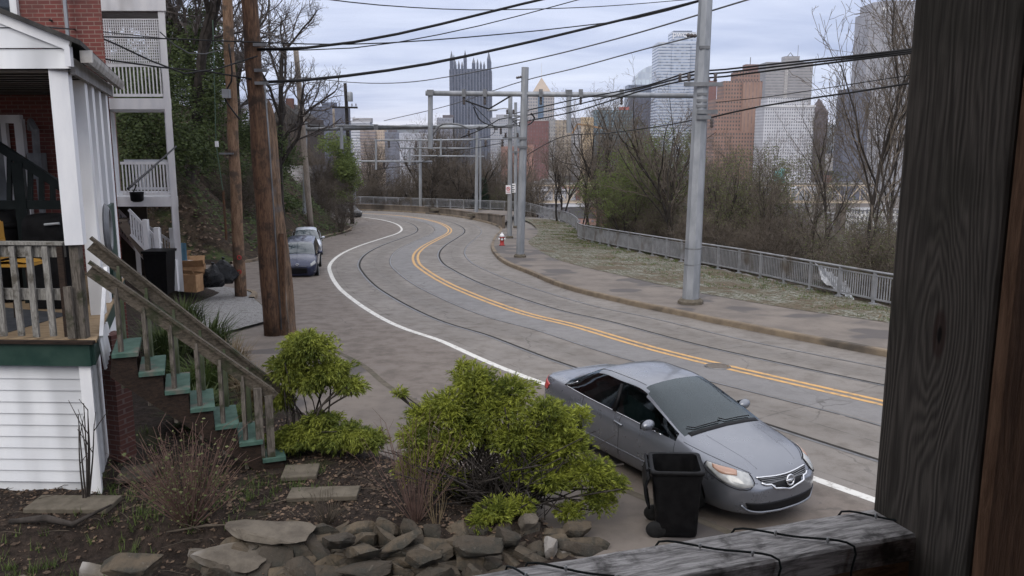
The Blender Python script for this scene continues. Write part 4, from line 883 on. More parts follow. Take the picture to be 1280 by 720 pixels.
for k in range(7):
    p0 = H(-.12, .35 + k * .17, 2.42); m.bar(p0, H(-.16, .45 + k * .17, 1.95 + .02 * k), .05, .025, up=(1, 0, 0))
m.bar(H(-.15, .3, 2.44), H(-.15, 1.7, 3.2), .05, .04); m.build('side_lattice', M['white_wood'], house)
m = MB().bar(H(-.1, 3.1, 3.25), H(-.1, 4.3, 3.25), .06, 1.5); m.build('green_shutter', M['green_paint'], house)

# things on the porch
g_ = thing('covered_grill', 'black covered grill standing behind the porch rail', 'grill', P(68, 380, 13.0))
c = P(68, 380, 13.0); m = MB(); rows = []
for z, s_ in ((DECK + .02, .98), (DECK + .5, 1.0), (3.6, 1.02), (3.86, .98), (3.95, .8)):
    rows.append([(c.x + s_ * .34 * math.copysign(abs(math.cos(a)) ** .35, math.cos(a)) * (1 + .02 * math.sin(9 * a + z * 4)), 13.1 + s_ * .3 * math.copysign(abs(math.sin(a)) ** .35, math.sin(a)), z) for a in np.linspace(0, 2 * math.pi, 33)])
m.grid(rows); m.f.append(tuple(range(len(m.v) - 33, len(m.v) - 1))); m.m.append(0); m.build('cover', M['black_cloth'], g_, True)
m = MB().tube([(c.x + .1, 12.76, 3.82), (c.x + .33, 12.76, 3.84)], .02, 6); m.build('handle', M['galv'], g_)
def chair(label, c, zt, mt, nm='chair'):
    t_ = thing(nm, label, 'chair', (c.x, c.y, DECK)); x, y = c.x, c.y
    m = MB(); m.grid([[(x + u * .27, y + v * .25, zt + .02 * math.cos(u * 2) - .01 * v) for u in np.linspace(-1, 1, 7)] for v in np.linspace(-1, 1, 7)]); m.box((x, y, zt - .035), (.54, .5, .04)); m.build('seat', mt, t_)
    m = MB(); m.grid([[(x - .27 - .08 * w_, y + v * .24, zt + .02 + .55 * w_) for v in np.linspace(-1, 1, 7)] for w_ in np.linspace(0, 1, 6)]); m.box((x - .335, y, zt + .3), (.05, .46, .5)); m.build('backrest', mt, t_)
    for sx in (-1, 1):
        for sy in (-1, 1): MB().tube([(x + sx * .22, y + sy * .2, zt), (x + sx * .29, y + sy * .26, DECK + .02)], .022, 6).build('leg', M['wood_brown'], t_)
    return t_
chair('chair with a yellow seat and thin brown legs behind the porch rail', P(24, 330, 11.9), 3.38, M['yellow_plastic'])
t_ = thing('black_tub', 'rounded black tub at the back of the porch under the stair rail', 'tub', P(8, 350, 13.6)); c = P(6, 300, 13.6)
MB().lathe([(.3, DECK + .02), (.36, 3.3), (.42, 3.75), (.36, 3.95), (.2, 4.0)], (c.x, c.y, 0), 18).build('tub', M['black_plastic'], t_, True); MB().lathe([(.42, 3.70), (.45, 3.72), (.45, 3.78), (.42, 3.8)], (c.x, c.y, 0), 18).build('rim', M['black_plastic'], t_, True)
t_ = thing('hose_reel', 'coiled grey hose hanging on the porch side', 'hose', H(-.12, 2.3, 3.6))
for k in range(3):
    cc = H(-.16 - .02 * k, 2.35, 3.72); m = MB(); m.tube([cc + SD * (.38 - .03 * k) * math.cos(a) + Vector((0, 0, (.38 - .03 * k) * math.sin(a))) for a in np.linspace(0, 2 * math.pi, 25)], .025, 6, cap=False); m.build('hose_coil', M['galv_dark'], t_, True)

# ------------------------------------------------------------------ the white balcony house further on
bh = thing('balcony_house', 'brick house with two white balconies, one screened by lattice', 'house', (-12.5, 28, .2))
YB = 28.0; xl, xr = P(128, 120, YB).x, P(209, 120, YB).x; zU, zL = 6.45, 3.22
def bbox(x0, x1, y0, y1, z0, z1, nm, mt, par=bh): return MB().box(((x0 + x1) / 2, (y0 + y1) / 2, (z0 + z1) / 2), (x1 - x0, y1 - y0, z1 - z0)).build(nm, mt, par)
bbox(xl - 6, xl - .05, YB + .4, YB + 9, -.4, 15, 'brick_wall', M['brick_far'])
bbox(xl - .1, xr + .12, YB, YB + 3.4, zU - .35, zU, 'balcony_floor', M['white_wood']); bbox(xl - .1, xr + .12, YB, YB + 3.4, zL - .32, zL, 'balcony_floor', M['white_wood'])
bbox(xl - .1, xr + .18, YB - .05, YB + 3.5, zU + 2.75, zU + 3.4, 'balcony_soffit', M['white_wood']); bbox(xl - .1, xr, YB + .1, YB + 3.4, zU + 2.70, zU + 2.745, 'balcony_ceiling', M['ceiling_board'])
for xx, y_ in ((xr, YB + .1), (xr, YB + 3.2), (xl + .0, YB + .1)): bbox(xx - .11, xx + .11, y_ - .11, y_ + .11, .0 if xx > xl + 1 else zL, zU + 2.75, 'balcony_post', M['white_wood'])
def rail_run(a, b, z0, z1, n, par, mt=M['white_wood'], tilt=None):
    a, b = Vector(a), Vector(b); za = lambda t: (a.z + (b.z - a.z) * t)
    for z in (z0 + .08, z1): MB().bar(a + Vector((0, 0, z)), b + Vector((0, 0, z)), .06, .09).build('balcony_rail', mt, par)
    m = MB()
    for k in range(n):
        p = a.lerp(b, (k + .5) / n); m.bar(p + Vector((0, 0, z0 + .1)), p + Vector((0, 0, z1)), .045, .045, up=(0, 1, 0))
    m.build('balusters_panel', mt, par)
rail_run((xl + .05, YB + .08, 0), (xr, YB + .08, 0), zU + .02, zU + 1.05, 17, bh); rail_run((xl + .4, YB + .08, 0), (xr, YB + .08, 0), zL + .02, zL + 1.12, 15, bh)
rail_run((xr, YB + .1, 0), (xr, YB + 3.2, 0), zU + .02, zU + 1.05, 20, bh); rail_run((xr, YB + .1, 0), (xr, YB + 3.2, 0), zL + .02, zL + 1.12, 20, bh); rail_run((xl + .4, YB + 3.2, 0), (xr, YB + 3.2, 0), zL + .02, zL + 1.12, 15, bh)
m = MB(); z0, z1 = zU + 1.12, zU + 2.5; nn = 27
for k in range(nn + 1):
    x = xl + .1 + (xr - xl - .2) * k / nn; m.bar((x, YB + .05, z0), (x, YB + .05, z1), .036, .014, up=(0, 1, 0))
for k in range(17):
    z = z0 + (z1 - z0) * k / 16; m.bar((xl + .1, YB + .068, z), (xr - .1, YB + .068, z), .014, .036)
m.build('lattice_screen', M['white_wood'], bh)
bbox(xl + .1, xl + .2, YB + .5, YB + 3, zL, zU - .4, 'downpipe', M['white_wood'])
# stair from the lower balcony, with white rails
for o_ in (0.0, 1.1):
    a, b = P(161, 262, YB - .2 + o_), P(202, 305, YB - .2 + o_); rail_run((a.x, YB - .2 + o_, a.z - 1), (b.x, YB - .2 + o_, b.z - 1), .1, 1.0, 12, bh)
    a2, b2 = P(203, 283, YB + 1.2 + o_), P(233, 303, YB + 1.2 + o_); rail_run((a2.x, YB + 1.2 + o_, a2.z - 1), (b2.x, YB + 1.2 + o_, b2.z - 1), .05, 1.0, 8, bh)
    for p in (P(183, 290, YB - .25 + o_), P(197, 300, YB - .25 + o_), P(232, 300, YB + 1.15 + o_), P(219, 340, YB - .35 + o_ * .3)): bbox(p.x - .08, p.x + .08, p.y - .08, p.y + .08, .1, p.z + .42, 'stair_post', M['white_wood'])
a, b = P(160, 275, YB + .3), P(204, 335, YB + .3); m = MB()
for k in range(9): p = a.lerp(b, k / 8); m.box((p.x, YB + .35, p.z), (.36, 1.0, .06))
m.bar((a.x, YB - .12, a.z - .05), (b.x, YB - .12, b.z - .05), .06, .3); m.build('steps', M['concrete_wall'], bh)
bbox(xl - .3, xr - 1.0, YB + 2.0, YB + 3.0, -.2, zL - .4, 'basement_wall', M['concrete_wall'])
m = MB(); c = P(171, 243, YB - .25); m.lathe([(.12, -.25), (.2, -.2), (.22, .05), (.23, .08)], (c.x, c.y, c.z), 12); pl = thing('hanging_planter', 'black pot hung on the lower white balcony rail', 'planter', c); m.build('pot', M['black_plastic'], pl, True); MB().bar((c.x - .12, c.y, c.z + .05), (c.x - .12, c.y + .3, c.z + .3), .03, .03).build('hook', M['black_plastic'], pl)
for ch in bh.children:                       # the house stands askew to the street, like its neighbour
    if ch.type == 'MESH':
        for v in ch.data.vertices: v.co.x -= .42 * max(0, v.co.y - YB)
# clutter by its steps
def stick_label(): pass
c = P(201, 345, 27.2); t_ = thing('wheelie_bin', 'black covered bin between the white posts of the balcony house', 'bin', (c.x, 27.2, .2))
MB().hexa([(c.x + x * .3, 27.2 + y * .3, .1) for x, y in ((-1, -1), (1, -1), (1, 1), (-1, 1))], [(c.x + x * .38, 27.2 + y * .38, 1.45) for x, y in ((-1, -1), (1, -1), (1, 1), (-1, 1))]).build('bin_body', M['black_plastic'], t_); MB().box((c.x, 27.2, 1.5), (.84, .84, .08)).build('lid', M['black_plastic'], t_)
def carton(lbl, c, sx, sy, sz, rz, mt=M['card']):
    t_ = thing('cardboard_box', lbl, 'box', c, rz=rz); t_.location = c; m = MB(); w_ = .012
    for p, s_ in (((0, 0, .01), (sx, sy, .02)), ((0, -sy / 2, sz / 2), (sx, w_, sz)), ((0, sy / 2, sz / 2), (sx, w_, sz)), ((-sx / 2, 0, sz / 2), (w_, sy - w_ * 2, sz)), ((sx / 2, 0, sz / 2), (w_, sy - w_ * 2, sz))): m.box(p, s_)
    o = m.build('box_walls', mt); o.parent = t_
    for s_ in (-1, 1):
        f_ = MB().box((0, 0, 0), (sx * .95, .012, sy * .45)); o = f_.build('flap', mt); o.parent = t_; o.location = (0, s_ * (sy / 2 + .10), sz + .12); o.rotation_euler = (R(-40 * s_), 0, 0)
    return t_
Yc = 29.0
c = P(240, 358, Yc); zc = c.z
carton('largest open cardboard box in the heap by the white posts', (c.x, Yc, zc), .95, .8, .75, .3); carton('small cardboard box at the foot of the rubbish heap', (c.x + .3, Yc - .65, zc - .05), .5, .45, .6, -.2)
carton('flattened brown box leaning at the back of the rubbish heap', (c.x - .55, Yc + .3, zc + .35), .6, .5, .7, .9)
t_ = thing('paper_bundle', 'bundle of white paper on top of the cardboard boxes', 'paper', (c.x, Yc, zc + .8)); m = MB(); m.box((c.x - .02, Yc - .05, zc + .83), (.75, .5, .1), .25); m.box((c.x + .1, Yc - .1, zc + .90), (.5, .4, .04), -.2); m.build('sheets', M['paper'], t_); MB().box((c.x - .02, Yc - .05, zc + .885), (.03, .52, .012), .25).build('string', M['card'], t_)
def bag(lbl, x, y, z, r_, seed):
    t_ = thing('rubbish_bag', lbl, 'bag', (x, y, z)); bm = bmesh.new(); bmesh.ops.create_icosphere(bm, subdivisions=3, radius=r_)
    for v in bm.verts:
        n = v.co.normalized(); k = 1 + .30 * nz(n.x * 2 + seed, n.y * 2, n.z * 2, 1) + .14 * nz(n.x * 9, n.y * 9 + seed, n.z * 9, 1); v.co = Vector((n.x * r_ * k, n.y * r_ * k, max(-.7 * r_, n.z * r_ * k * (.85 + .35 * max(0, n.z) ** 6))) )
    me = bpy.data.meshes.new('bag'); bm.to_mesh(me); bm.free(); me.materials.append(M['bag']); me.polygons.foreach_set('use_smooth', [True] * len(me.polygons)); o = link(bpy.data.objects.new('bag_body', me)); o.location = (x, y, z + .7 * r_); adopt(o, t_); 
    MB().tube([(x, y, z + 1.95 * r_), (x + .03, y, z + 2.15 * r_)], [.03, .07], 8).build('knot', M['bag'], t_)
bag('black rubbish bag resting by the street side of the box heap', c.x + .78, Yc - .05, zc - .0, .40, 1); bag('black rubbish bag slumped behind the other bag', c.x + .95, Yc + .55, zc + .02, .44, 4)
t_ = thing('blue_towel', 'faded blue cloth slung over the rail near the rubbish heap', 'cloth', P(226, 320, 28.9)); cc = P(226, 318, 28.9); m = MB(); m.grid([[(cc.x + u * .22, cc.y + .03 * math.sin(u * 5 + v), cc.z + .4 - v * .85) for u in np.linspace(-1, 1, 9)] for v in np.linspace(0, 1, 7)]); m.build('cloth', mottled('blue_cloth', (.09, .19, .27), (.14, .25, .33), 4, .9, .2), t_, True)

# ------------------------------------------------------------------ the viewer's own porch
own = thing('viewer_porch', 'weathered grey timber porch rail and heavy dark post closest to the viewer', 'porch', (.3, 1.0, 3.4))
rd = Vector((.95, .31, 0)).normalized(); rn = Vector((-rd.y, rd.x, 0)); ra = Vector((-.9, .70, 4.53)); rlen = 1.62
def railp(s_, t_, z): return ra + rd * s_ + rn * t_ + Vector((0, 0, z))
m = MB(); prof = [(-.046, -.04), (-.046, -.004), (-.042, 0), (.042, 0), (.046, -.004), (.046, -.04)]
ns = 90; m.grid([[(-1.2 + (rlen + 1.2) * i / ns, t_ + .0015 * nz(i * .4, t_ * 60, 1), z + .001 * nz(i * .7, t_ * 90, 7)) for t_, z in prof] for i in range(ns + 1)]); m.quad(*[(rlen, t_, z) for t_, z in (prof[0], prof[2], prof[3], prof[5])])
rc_ = m.build('rail_cap', wood('rail_cap_wood', (.12, .114, .11), (.40, .385, .375), 'x', 5.0, .82, (.05, .046, .044), .5, 'obj'), own)
rc_.matrix_parent_inverse = own.matrix_basis.inverted() @ Matrix.Translation(ra) @ Matrix.Rotation(math.atan2(rd.y, rd.x), 4, 'Z')
m = MB(); m.bar(railp(-1.2, -.02, -.10), railp(rlen, -.02, -.10), .036, .12); m.build('rail_beam', wood('rail_beam_wood', (.10, .062, .036), (.23, .15, .09), 'x', 4, .85), own)
pm_ = NT('porch_post_wood'); v = pm_.coord('pos', (6, 6, .5)); vv = pm_.coord('pos'); 
vor_ = pm_.new('ShaderNodeVectorMath', operation='DISTANCE'); 
mp_ = pm_.coord('pos', (1, 1, .34)); pm_.L(mp_, vor_.inputs[0]); KN = Vector((.5957, 1.1308, EYE + (1.1308 / (CS - .0558 * SN)) * -(SN + .0558 * CS))); vor_.inputs[1].default_value = (KN.x, KN.y, KN.z * .34)
dk_ = vor_.outputs['Value']; g1 = pm_.noise(v, 5.5, 6, .65, .4); bend = pm_.math('MULTIPLY', pm_.ramp(dk_, 0, .045, 1, 0), .9)
dtn = pm_.new('ShaderNodeVectorMath', operation='DOT_PRODUCT'); pm_.L(vv, dtn.inputs[0]); dtn.inputs[1].default_value = (-.31, .95, 0)
lowf = pm_.noise(pm_.coord('pos', (5, 5, .7)), 2.2, 3, .5); fin_ = pm_.noise(pm_.coord('pos', (60, 60, 3.0)), 3.0, 4, .6)
phase = pm_.math('ADD', pm_.math('ADD', pm_.math('MULTIPLY', dtn.outputs['Value'], 85.0), pm_.math('MULTIPLY', lowf, 14.0)), pm_.math('MULTIPLY', pm_.ramp(dk_, .004, .075, 1, 0), 6.5))
band_ = pm_.math('ADD', pm_.math('MULTIPLY', pm_.math('SINE', pm_.math('MULTIPLY', phase, 6.283)), .15), pm_.math('ADD', .15, pm_.math('MULTIPLY', fin_, .72)))
c = pm_.mix(pm_.ramp(band_, .0, 1.0), (.024, .021, .018), (.110, .096, .081)); c = pm_.mix(pm_.ramp(pm_.noise(vv, 5, 4, .6), .46, .66, 0, .6), c, (.042, .039, .031)); c = pm_.mix(pm_.ramp(dk_, .009, .0145, .8, 0), c, (.034, .020, .016)); c = pm_.mix(pm_.ramp(pm_.math('ADD', dk_, pm_.math('MULTIPLY', fin_, .006)), .006, .009, .95, 0), c, (.007, .006, .005))
pm_.base(c).rough(.92).set(Specular_IOR_Level=.15); pm_.bump(band_, .5, .004)
PC = Vector((.622, 1.05, 0)); PL = .185; q = [PC, PC + rd * PL, PC + rd * PL + rn * PL, PC + rn * PL]; m = MB()
m.hexa([p + Vector((0, 0, 2.9)) for p in q], [p + Vector((0, 0, 7.2)) for p in q])
po = m.build('porch_post', pm_.mat, own); bv = po.modifiers.new('worn_edges', 'BEVEL'); bv.width = .009; bv.segments = 3
m = MB(); q = [PC + rd * .004 - rn * .022, PC + rd * PL - rn * .022, PC + rd * PL - rn * .003, PC + rd * .004 - rn * .003]; m.hexa([p + Vector((0, 0, 2.9)) for p in q], [p + Vector((0, 0, 7.2)) for p in q]); m.build('post_board', wood('reddish_post_board', (.070, .036, .019), (.145, .082, .048), 'z', 3, .85), own)
# string of small lights wound round the rail
t_ = thing('wire_light_string', 'thin green wire with tiny clear bulbs wound round the grey porch rail', 'light string', railp(.9, 0, 0))
wl = []
for s_, sk in ((.55, .03), (.84, -.05), (.955, -.045), (.985, -.12), (1.185, -.13), (1.31, -.13), (1.50, -.10)):
    pts = [railp(s_, .052, -.03), railp(s_ + .0, .045, .004), railp(s_ - sk * .5, .0, .0035), railp(s_ - sk, -.047, .003), railp(s_ - sk - .002, -.052, -.04), railp(s_ - sk, -.05, -.14)]
    MB().tube(spline([tuple(p) for p in pts], .012), .0017, 5).build('wire', M['black_green'], t_)
    for q_ in (.35, .8): p = pts[1].lerp(pts[3], q_) + Vector((0, 0, .002)); MB().lathe([(.0015, -.004), (.0026, 0), (.0015, .004)], p, 6).build('bulb', M['lamp_glass'], t_, True)
# unseen wall and roof, added to darken the porch post, and the floor
bx = lambda nm, c, s_, mt: MB().box(c, s_).build(nm, mt, own)
bx('porch_roof', (0, -.95, 7.35), (9, 3.5, .12), M['ceiling_board']); bx('unseen_house_wall', (0, -2.6, 4.5), (9, .2, 6), M['brick_far']); bx('porch_floor', (0, -.75, 3.42), (9, 3.5, .08), M['wood_dark'])
# ------------------------------------------------------------------ vehicles
def crc(A, k):
    """Catmull-Rom refinement of rows of a control array by k"""
    A = np.asarray(A, float); P_ = np.concatenate([[2 * A[0] - A[1]], A, [2 * A[-1] - A[-2]]]); o = []
    for i in range(1, len(P_) - 2):
        a, b, c, d = P_[i - 1:i + 3]
        for t in np.linspace(0, 1, k, endpoint=False): o.append(.5 * (2 * b + (c - a) * t + (2 * a - 5 * b + 4 * c - d) * t * t + (3 * b - a - 3 * c + d) * t ** 3))
    o.append(A[-1]); return np.array(o)
# one row per station: x, then (y, z) for sill, rocker, waist, shoulder, belt, glass middle, roof rail, roof, centre
SEDAN = [
 (-2.41, (.50, .42), (.56, .50), (.60, .66), (.61, .80), (.60, .88), (.52, .91), (.46, .925), (.25, .935), (0, .94)),
 (-2.37, (.66, .30), (.74, .42), (.78, .62), (.77, .82), (.72, .95), (.66, .985), (.56, 1.0), (.30, 1.01), (0, 1.015)),
 (-2.15, (.76, .22), (.84, .38), (.865, .62), (.845, .84), (.78, .985), (.71, 1.015), (.60, 1.03), (.32, 1.045), (0, 1.05)),
 (-1.72, (.82, .20), (.885, .36), (.895, .62), (.870, .85), (.80, .985), (.715, 1.035), (.625, 1.07), (.34, 1.095), (0, 1.10)),
 (-1.00, (.83, .19), (.890, .36), (.900, .60), (.880, .83), (.815, .965), (.70, 1.205), (.575, 1.375), (.32, 1.42), (0, 1.435)),
 (-.40, (.83, .19), (.890, .36), (.900, .60), (.880, .82), (.815, .945), (.71, 1.215), (.590, 1.405), (.33, 1.455), (0, 1.47)),
 (.14, (.83, .19), (.890, .36), (.900, .59), (.880, .80), (.815, .925), (.70, 1.195), (.575, 1.385), (.32, 1.432), (0, 1.446)),
 (.68, (.83, .19), (.890, .36), (.900, .58), (.880, .78), (.815, .905), (.740, 1.075), (.650, 1.195), (.36, 1.25), (0, 1.265)),
 (1.20, (.82, .19), (.885, .36), (.895, .58), (.870, .76), (.815, .885), (.775, .935), (.700, .985), (.39, 1.03), (0, 1.045)),
 (1.62, (.80, .20), (.870, .36), (.880, .57), (.855, .73), (.795, .835), (.735, .875), (.640, .905), (.35, .94), (0, .955)),
 (2.00, (.74, .20), (.810, .35), (.825, .55), (.800, .68), (.735, .76), (.670, .80), (.570, .83), (.31, .862), (0, .875)),
 (2.24, (.62, .21), (.690, .34), (.710, .52), (.690, .61), (.640, .67), (.580, .70), (.490, .725), (.27, .752), (0, .762)),
 (2.38, (.46, .22), (.520, .34), (.540, .49), (.530, .55), (.500, .585), (.450, .60), (.380, .615), (.21, .63), (0, .636)),
 (2.43, (.34, .24), (.370, .36), (.380, .48), (.375, .535), (.360, .57), (.330, .585), (.280, .60), (.16, .613), (0, .618)),
 (2.455, (.17, .25), (.18, .36), (.185, .47), (.183, .52), (.178, .55), (.165, .565), (.14, .577), (.08, .588), (0, .592))]
HATCH = [
 (-1.96, (.52, .40), (.60, .50), (.66, .70), (.66, .88), (.64, .98), (.60, 1.10), (.52, 1.26), (.30, 1.33), (0, 1.35)),
 (-1.92, (.66, .28), (.76, .42), (.80, .66), (.79, .88), (.75, 1.00), (.68, 1.22), (.57, 1.40), (.32, 1.45), (0, 1.465)),
 (-1.60, (.76, .22), (.84, .38), (.86, .64), (.85, .88), (.80, 1.00), (.71, 1.25), (.61, 1.44), (.34, 1.49), (0, 1.505)),
 (-.9, (.78, .20), (.85, .36), (.865, .62), (.85, .86), (.80, .98), (.71, 1.25), (.62, 1.46), (.34, 1.51), (0, 1.525)),
 (-.3, (.78, .20), (.85, .36), (.865, .62), (.85, .86), (.80, .97), (.71, 1.25), (.61, 1.455), (.34, 1.505), (0, 1.52)),
 (.2, (.78, .20), (.85, .36), (.865, .62), (.85, .85), (.80, .96), (.71, 1.23), (.60, 1.42), (.33, 1.47), (0, 1.485)),
 (.68, (.78, .20), (.85, .36), (.865, .62), (.85, .84), (.80, .96), (.735, 1.14), (.66, 1.25), (.36, 1.30), (0, 1.315)),
 (1.10, (.78, .20), (.85, .36), (.865, .61), (.85, .82), (.80, .95), (.76, 1.00), (.70, 1.05), (.38, 1.09), (0, 1.10)),
 (1.50, (.76, .21), (.84, .36), (.85, .60), (.83, .78), (.78, .89), (.72, .93), (.64, .96), (.35, .99), (0, 1.00)),
 (1.80, (.68, .21), (.76, .35), (.78, .57), (.76, .70), (.71, .78), (.65, .82), (.57, .85), (.31, .88), (0, .89)),
 (1.95, (.55, .22), (.62, .35), (.64, .52), (.63, .62), (.60, .67), (.55, .70), (.48, .72), (.26, .74), (0, .75)),
 (2.00, (.44, .26), (.50, .36), (.52, .48), (.51, .55), (.49, .59), (.45, .61), (.39, .625), (.22, .64), (0, .645))]
def make_car(S, label, mt, glass, loc, heading, ws, rw, sw0, group=None, wb=(1.40, -1.38), full=True, pitch=0.0):
    """S control stations; ws, rw: (from, to) station numbers of the windscreen and the rear window; sw0..ws[1]: the side glass"""
    root = thing('parked_car', label, 'car', (0, 0, 0), group); LOCAL.add(root.name)
    KX, KR = 5, 4
    A = np.array([[(s[0], y, z) for y, z in s[1:]] for s in S])
    A = crc(A, KX); A = np.swapaxes(crc(np.swapaxes(A, 0, 1), KR), 0, 1); nx, nr = A.shape[:2]
    body, gl, sg, rg = MB(), MB(), MB(), MB(); gfaces = []; cabin = glass is M['cabin_glass']
    full_row = lambda i: [tuple(A[i, k]) for k in range(nr)] + [(A[i, k][0], -A[i, k][1], A[i, k][2]) for k in range(nr - 2, -1, -1)]
    V = [full_row(i) for i in range(nx)]; w2 = len(V[0])
    body.v = [p for r_ in V for p in r_]
    gl_lo, gl_hi = 4 * KR, 6 * KR
    for i in range(nx - 1):
        st = i / KX
        for k in range(w2 - 1):
            kk = min(k, w2 - 2 - k)
            f_ = (i * w2 + k, i * w2 + k + 1, (i + 1) * w2 + k + 1, (i + 1) * w2 + k); q_ = [body.v[a] for a in f_]
            top = kk >= gl_hi - 1 + 1 - 0
            if ws[0] <= st < ws[1] and kk >= gl_hi - (st - ws[0] > .2) * 1: gl.quad(*q_); gfaces.append(f_)
            elif rw[0] <= st < rw[1] and kk >= gl_hi - 1: rg.quad(*q_); gfaces.append(f_)
            elif sw0 <= st < ws[1] - .35 and gl_lo <= kk < gl_hi - 1 and not (gl_hi - 2 <= kk and st > ws[0]): sg.quad(*q_); gfaces.append(f_)
            else: body.f.append(f_); body.m.append(0)
    # ends and floor
    for k in range((w2 - 1) // 2 - 1):
        a, b, c_, d_ = k, k + 1, w2 - 2 - k, w2 - 1 - k; body.f.append((a, d_, c_, b)); q0_ = (nx - 1) * w2; body.f.append((q0_ + a, q0_ + b, q0_ + c_, q0_ + d_)); body.m += [0, 0]
    for i in range(nx - 1): body.f.append((i * w2, (i + 1) * w2, (i + 2) * w2 - 1, (i + 1) * w2 - 1)); body.m.append(1)
    solid = list(body.f)
    if not cabin: body.f += gfaces; body.m += [1] * len(gfaces)
    bo = body.build('body', [mt, M['trim']], root, True)
    bv_ = BVHTree.FromPolygons([Vector(p) for p in body.v], [f_ for f_ in solid + gfaces if len(f_) == 4])
    def snap(p, off=.006):
        q, n, _, _ = bv_.find_nearest(Vector(p)); c_ = Vector((q.x * .75, 0, .62)); n = n if n.dot(q - c_) > 0 else -n; return q + n * off
    def lift(mb, off):
        mb.v = [tuple(snap(p, off)) for p in mb.v]; return mb
    def pane(mb, nm):
        o_ = (mb if cabin else lift(mb, .005)).build(nm, glass if cabin or nm == 'windscreen' else M['car_side_glass'], root, True)
        bm = bmesh.new(); bm.from_mesh(o_.data); bmesh.ops.remove_doubles(bm, verts=bm.verts, dist=.0008); bmesh.ops.recalc_face_normals(bm, faces=bm.faces); bm.to_mesh(o_.data); bm.free(); return o_
    pane(gl, 'windscreen'); pane(rg, 'rear_window')
    for s_ in (1, -1):
        h_ = MB()
        for f_ in sg.f:
            q_ = [sg.v[a] for a in f_]
            if sum(p[1] for p in q_) * s_ > 0: h_.quad(*q_)
        pane(h_, 'side_window')
    def patch(name, up, lo, mtl, n=10, rows=4, off=.008, par=root, mirror=True):
        for s_ in ((1, -1) if mirror else (1,)):
            u, l = np.array(spline([np.array(p, float) for p in up], .02)), np.array(spline([np.array(p, float) for p in lo], .02))
            u = u[np.linspace(0, len(u) - 1, n).round().astype(int)]; l = l[np.linspace(0, len(l) - 1, n).round().astype(int)]
            m_ = MB(); m_.grid([[snap((a * (1 - j / rows) + b * (j / rows)) * np.array([1, s_, 1]), off) for a, b in zip(u, l)] for j in range(rows + 1)], flip=s_ > 0); o = m_.build(name, mtl, par, True)
            sm = o.modifiers.new('depth', 'SOLIDIFY'); sm.thickness = .006; sm.offset = -1
        return o
    def line(name, pts, rad, mtl, off=.004, mirror=True, par=root, flat=None):
        for s_ in ((1, -1) if mirror else (1,)):
            q = [snap((p[0], p[1] * s_, p[2]), off) for p in spline([np.array(p, float) for p in pts], .04)]; o = MB().tube(q, rad, 6).build(name, mtl, par, True)
        return o
    if cabin:
        def soft(nm, c_, s_, tilt=0.0, mtl=M['seat_cloth'], par=root):
            bm = bmesh.new(); bmesh.ops.create_cube(bm, size=1); bmesh.ops.bevel(bm, geom=bm.edges[:], offset=.22, segments=3, affect='EDGES'); mx_ = Matrix.Translation(c_) @ Matrix.Rotation(tilt, 4, 'Y') @ Matrix.Diagonal((*s_, 1))
            me = bpy.data.meshes.new(nm); bm.transform(mx_); bm.to_mesh(me); bm.free(); me.materials.append(mtl); me.polygons.foreach_set('use_smooth', [True] * len(me.polygons)); o_ = link(bpy.data.objects.new(nm, me)); return adopt(o_, par)
        for s_ in (1, -1):
            se = soft('seat', (.05, .37 * s_, .52), (.52, .5, .2)); soft('seat_back', (-.26, .37 * s_, .82), (.17, .48, .62), R(-14), par=se); soft('headrest', (-.36, .37 * s_, 1.18), (.10, .26, .18), R(-10), par=se)
        be = soft('rear_seat', (-.98, 0, .54), (.5, 1.3, .2)); soft('rear_seat_back', (-1.28, 0, .80), (.17, 1.3, .56), R(-20), par=be)
        MB().box((-.2, 0, .36), (2.9, 1.5, .04)).build('cabin_floor', M['trim'], root)
        m_ = MB(); m_.grid([[(x, y, z) for y in np.linspace(-.74, .74, 7)] for x, z in ((1.22, .965), (1.0, .945), (.82, .93), (.74, .88), (.72, .60))]); m_.build('dashboard', M['trim'], root, True)
        m_ = MB(); c0_ = Vector((.60, .37, .90)); m_.tube([c0_ + Vector((-.07 * math.sin(a), .18 * math.cos(a), .165 * math.sin(a))) for a in np.linspace(0, 2 * math.pi, 21)], .014, 6, cap=False); m_.bar(c0_ + Vector((0, -.17, 0)), c0_ + Vector((0, .17, 0)), .03, .04); m_.build('steering_wheel', M['trim'], root, True)
        MB().box((.30, 0, 1.30), (.03, .22, .06)).build('rear_view_mirror', M['trim'], root)
    d = dict(root=root, patch=patch, line=line, snap=snap)
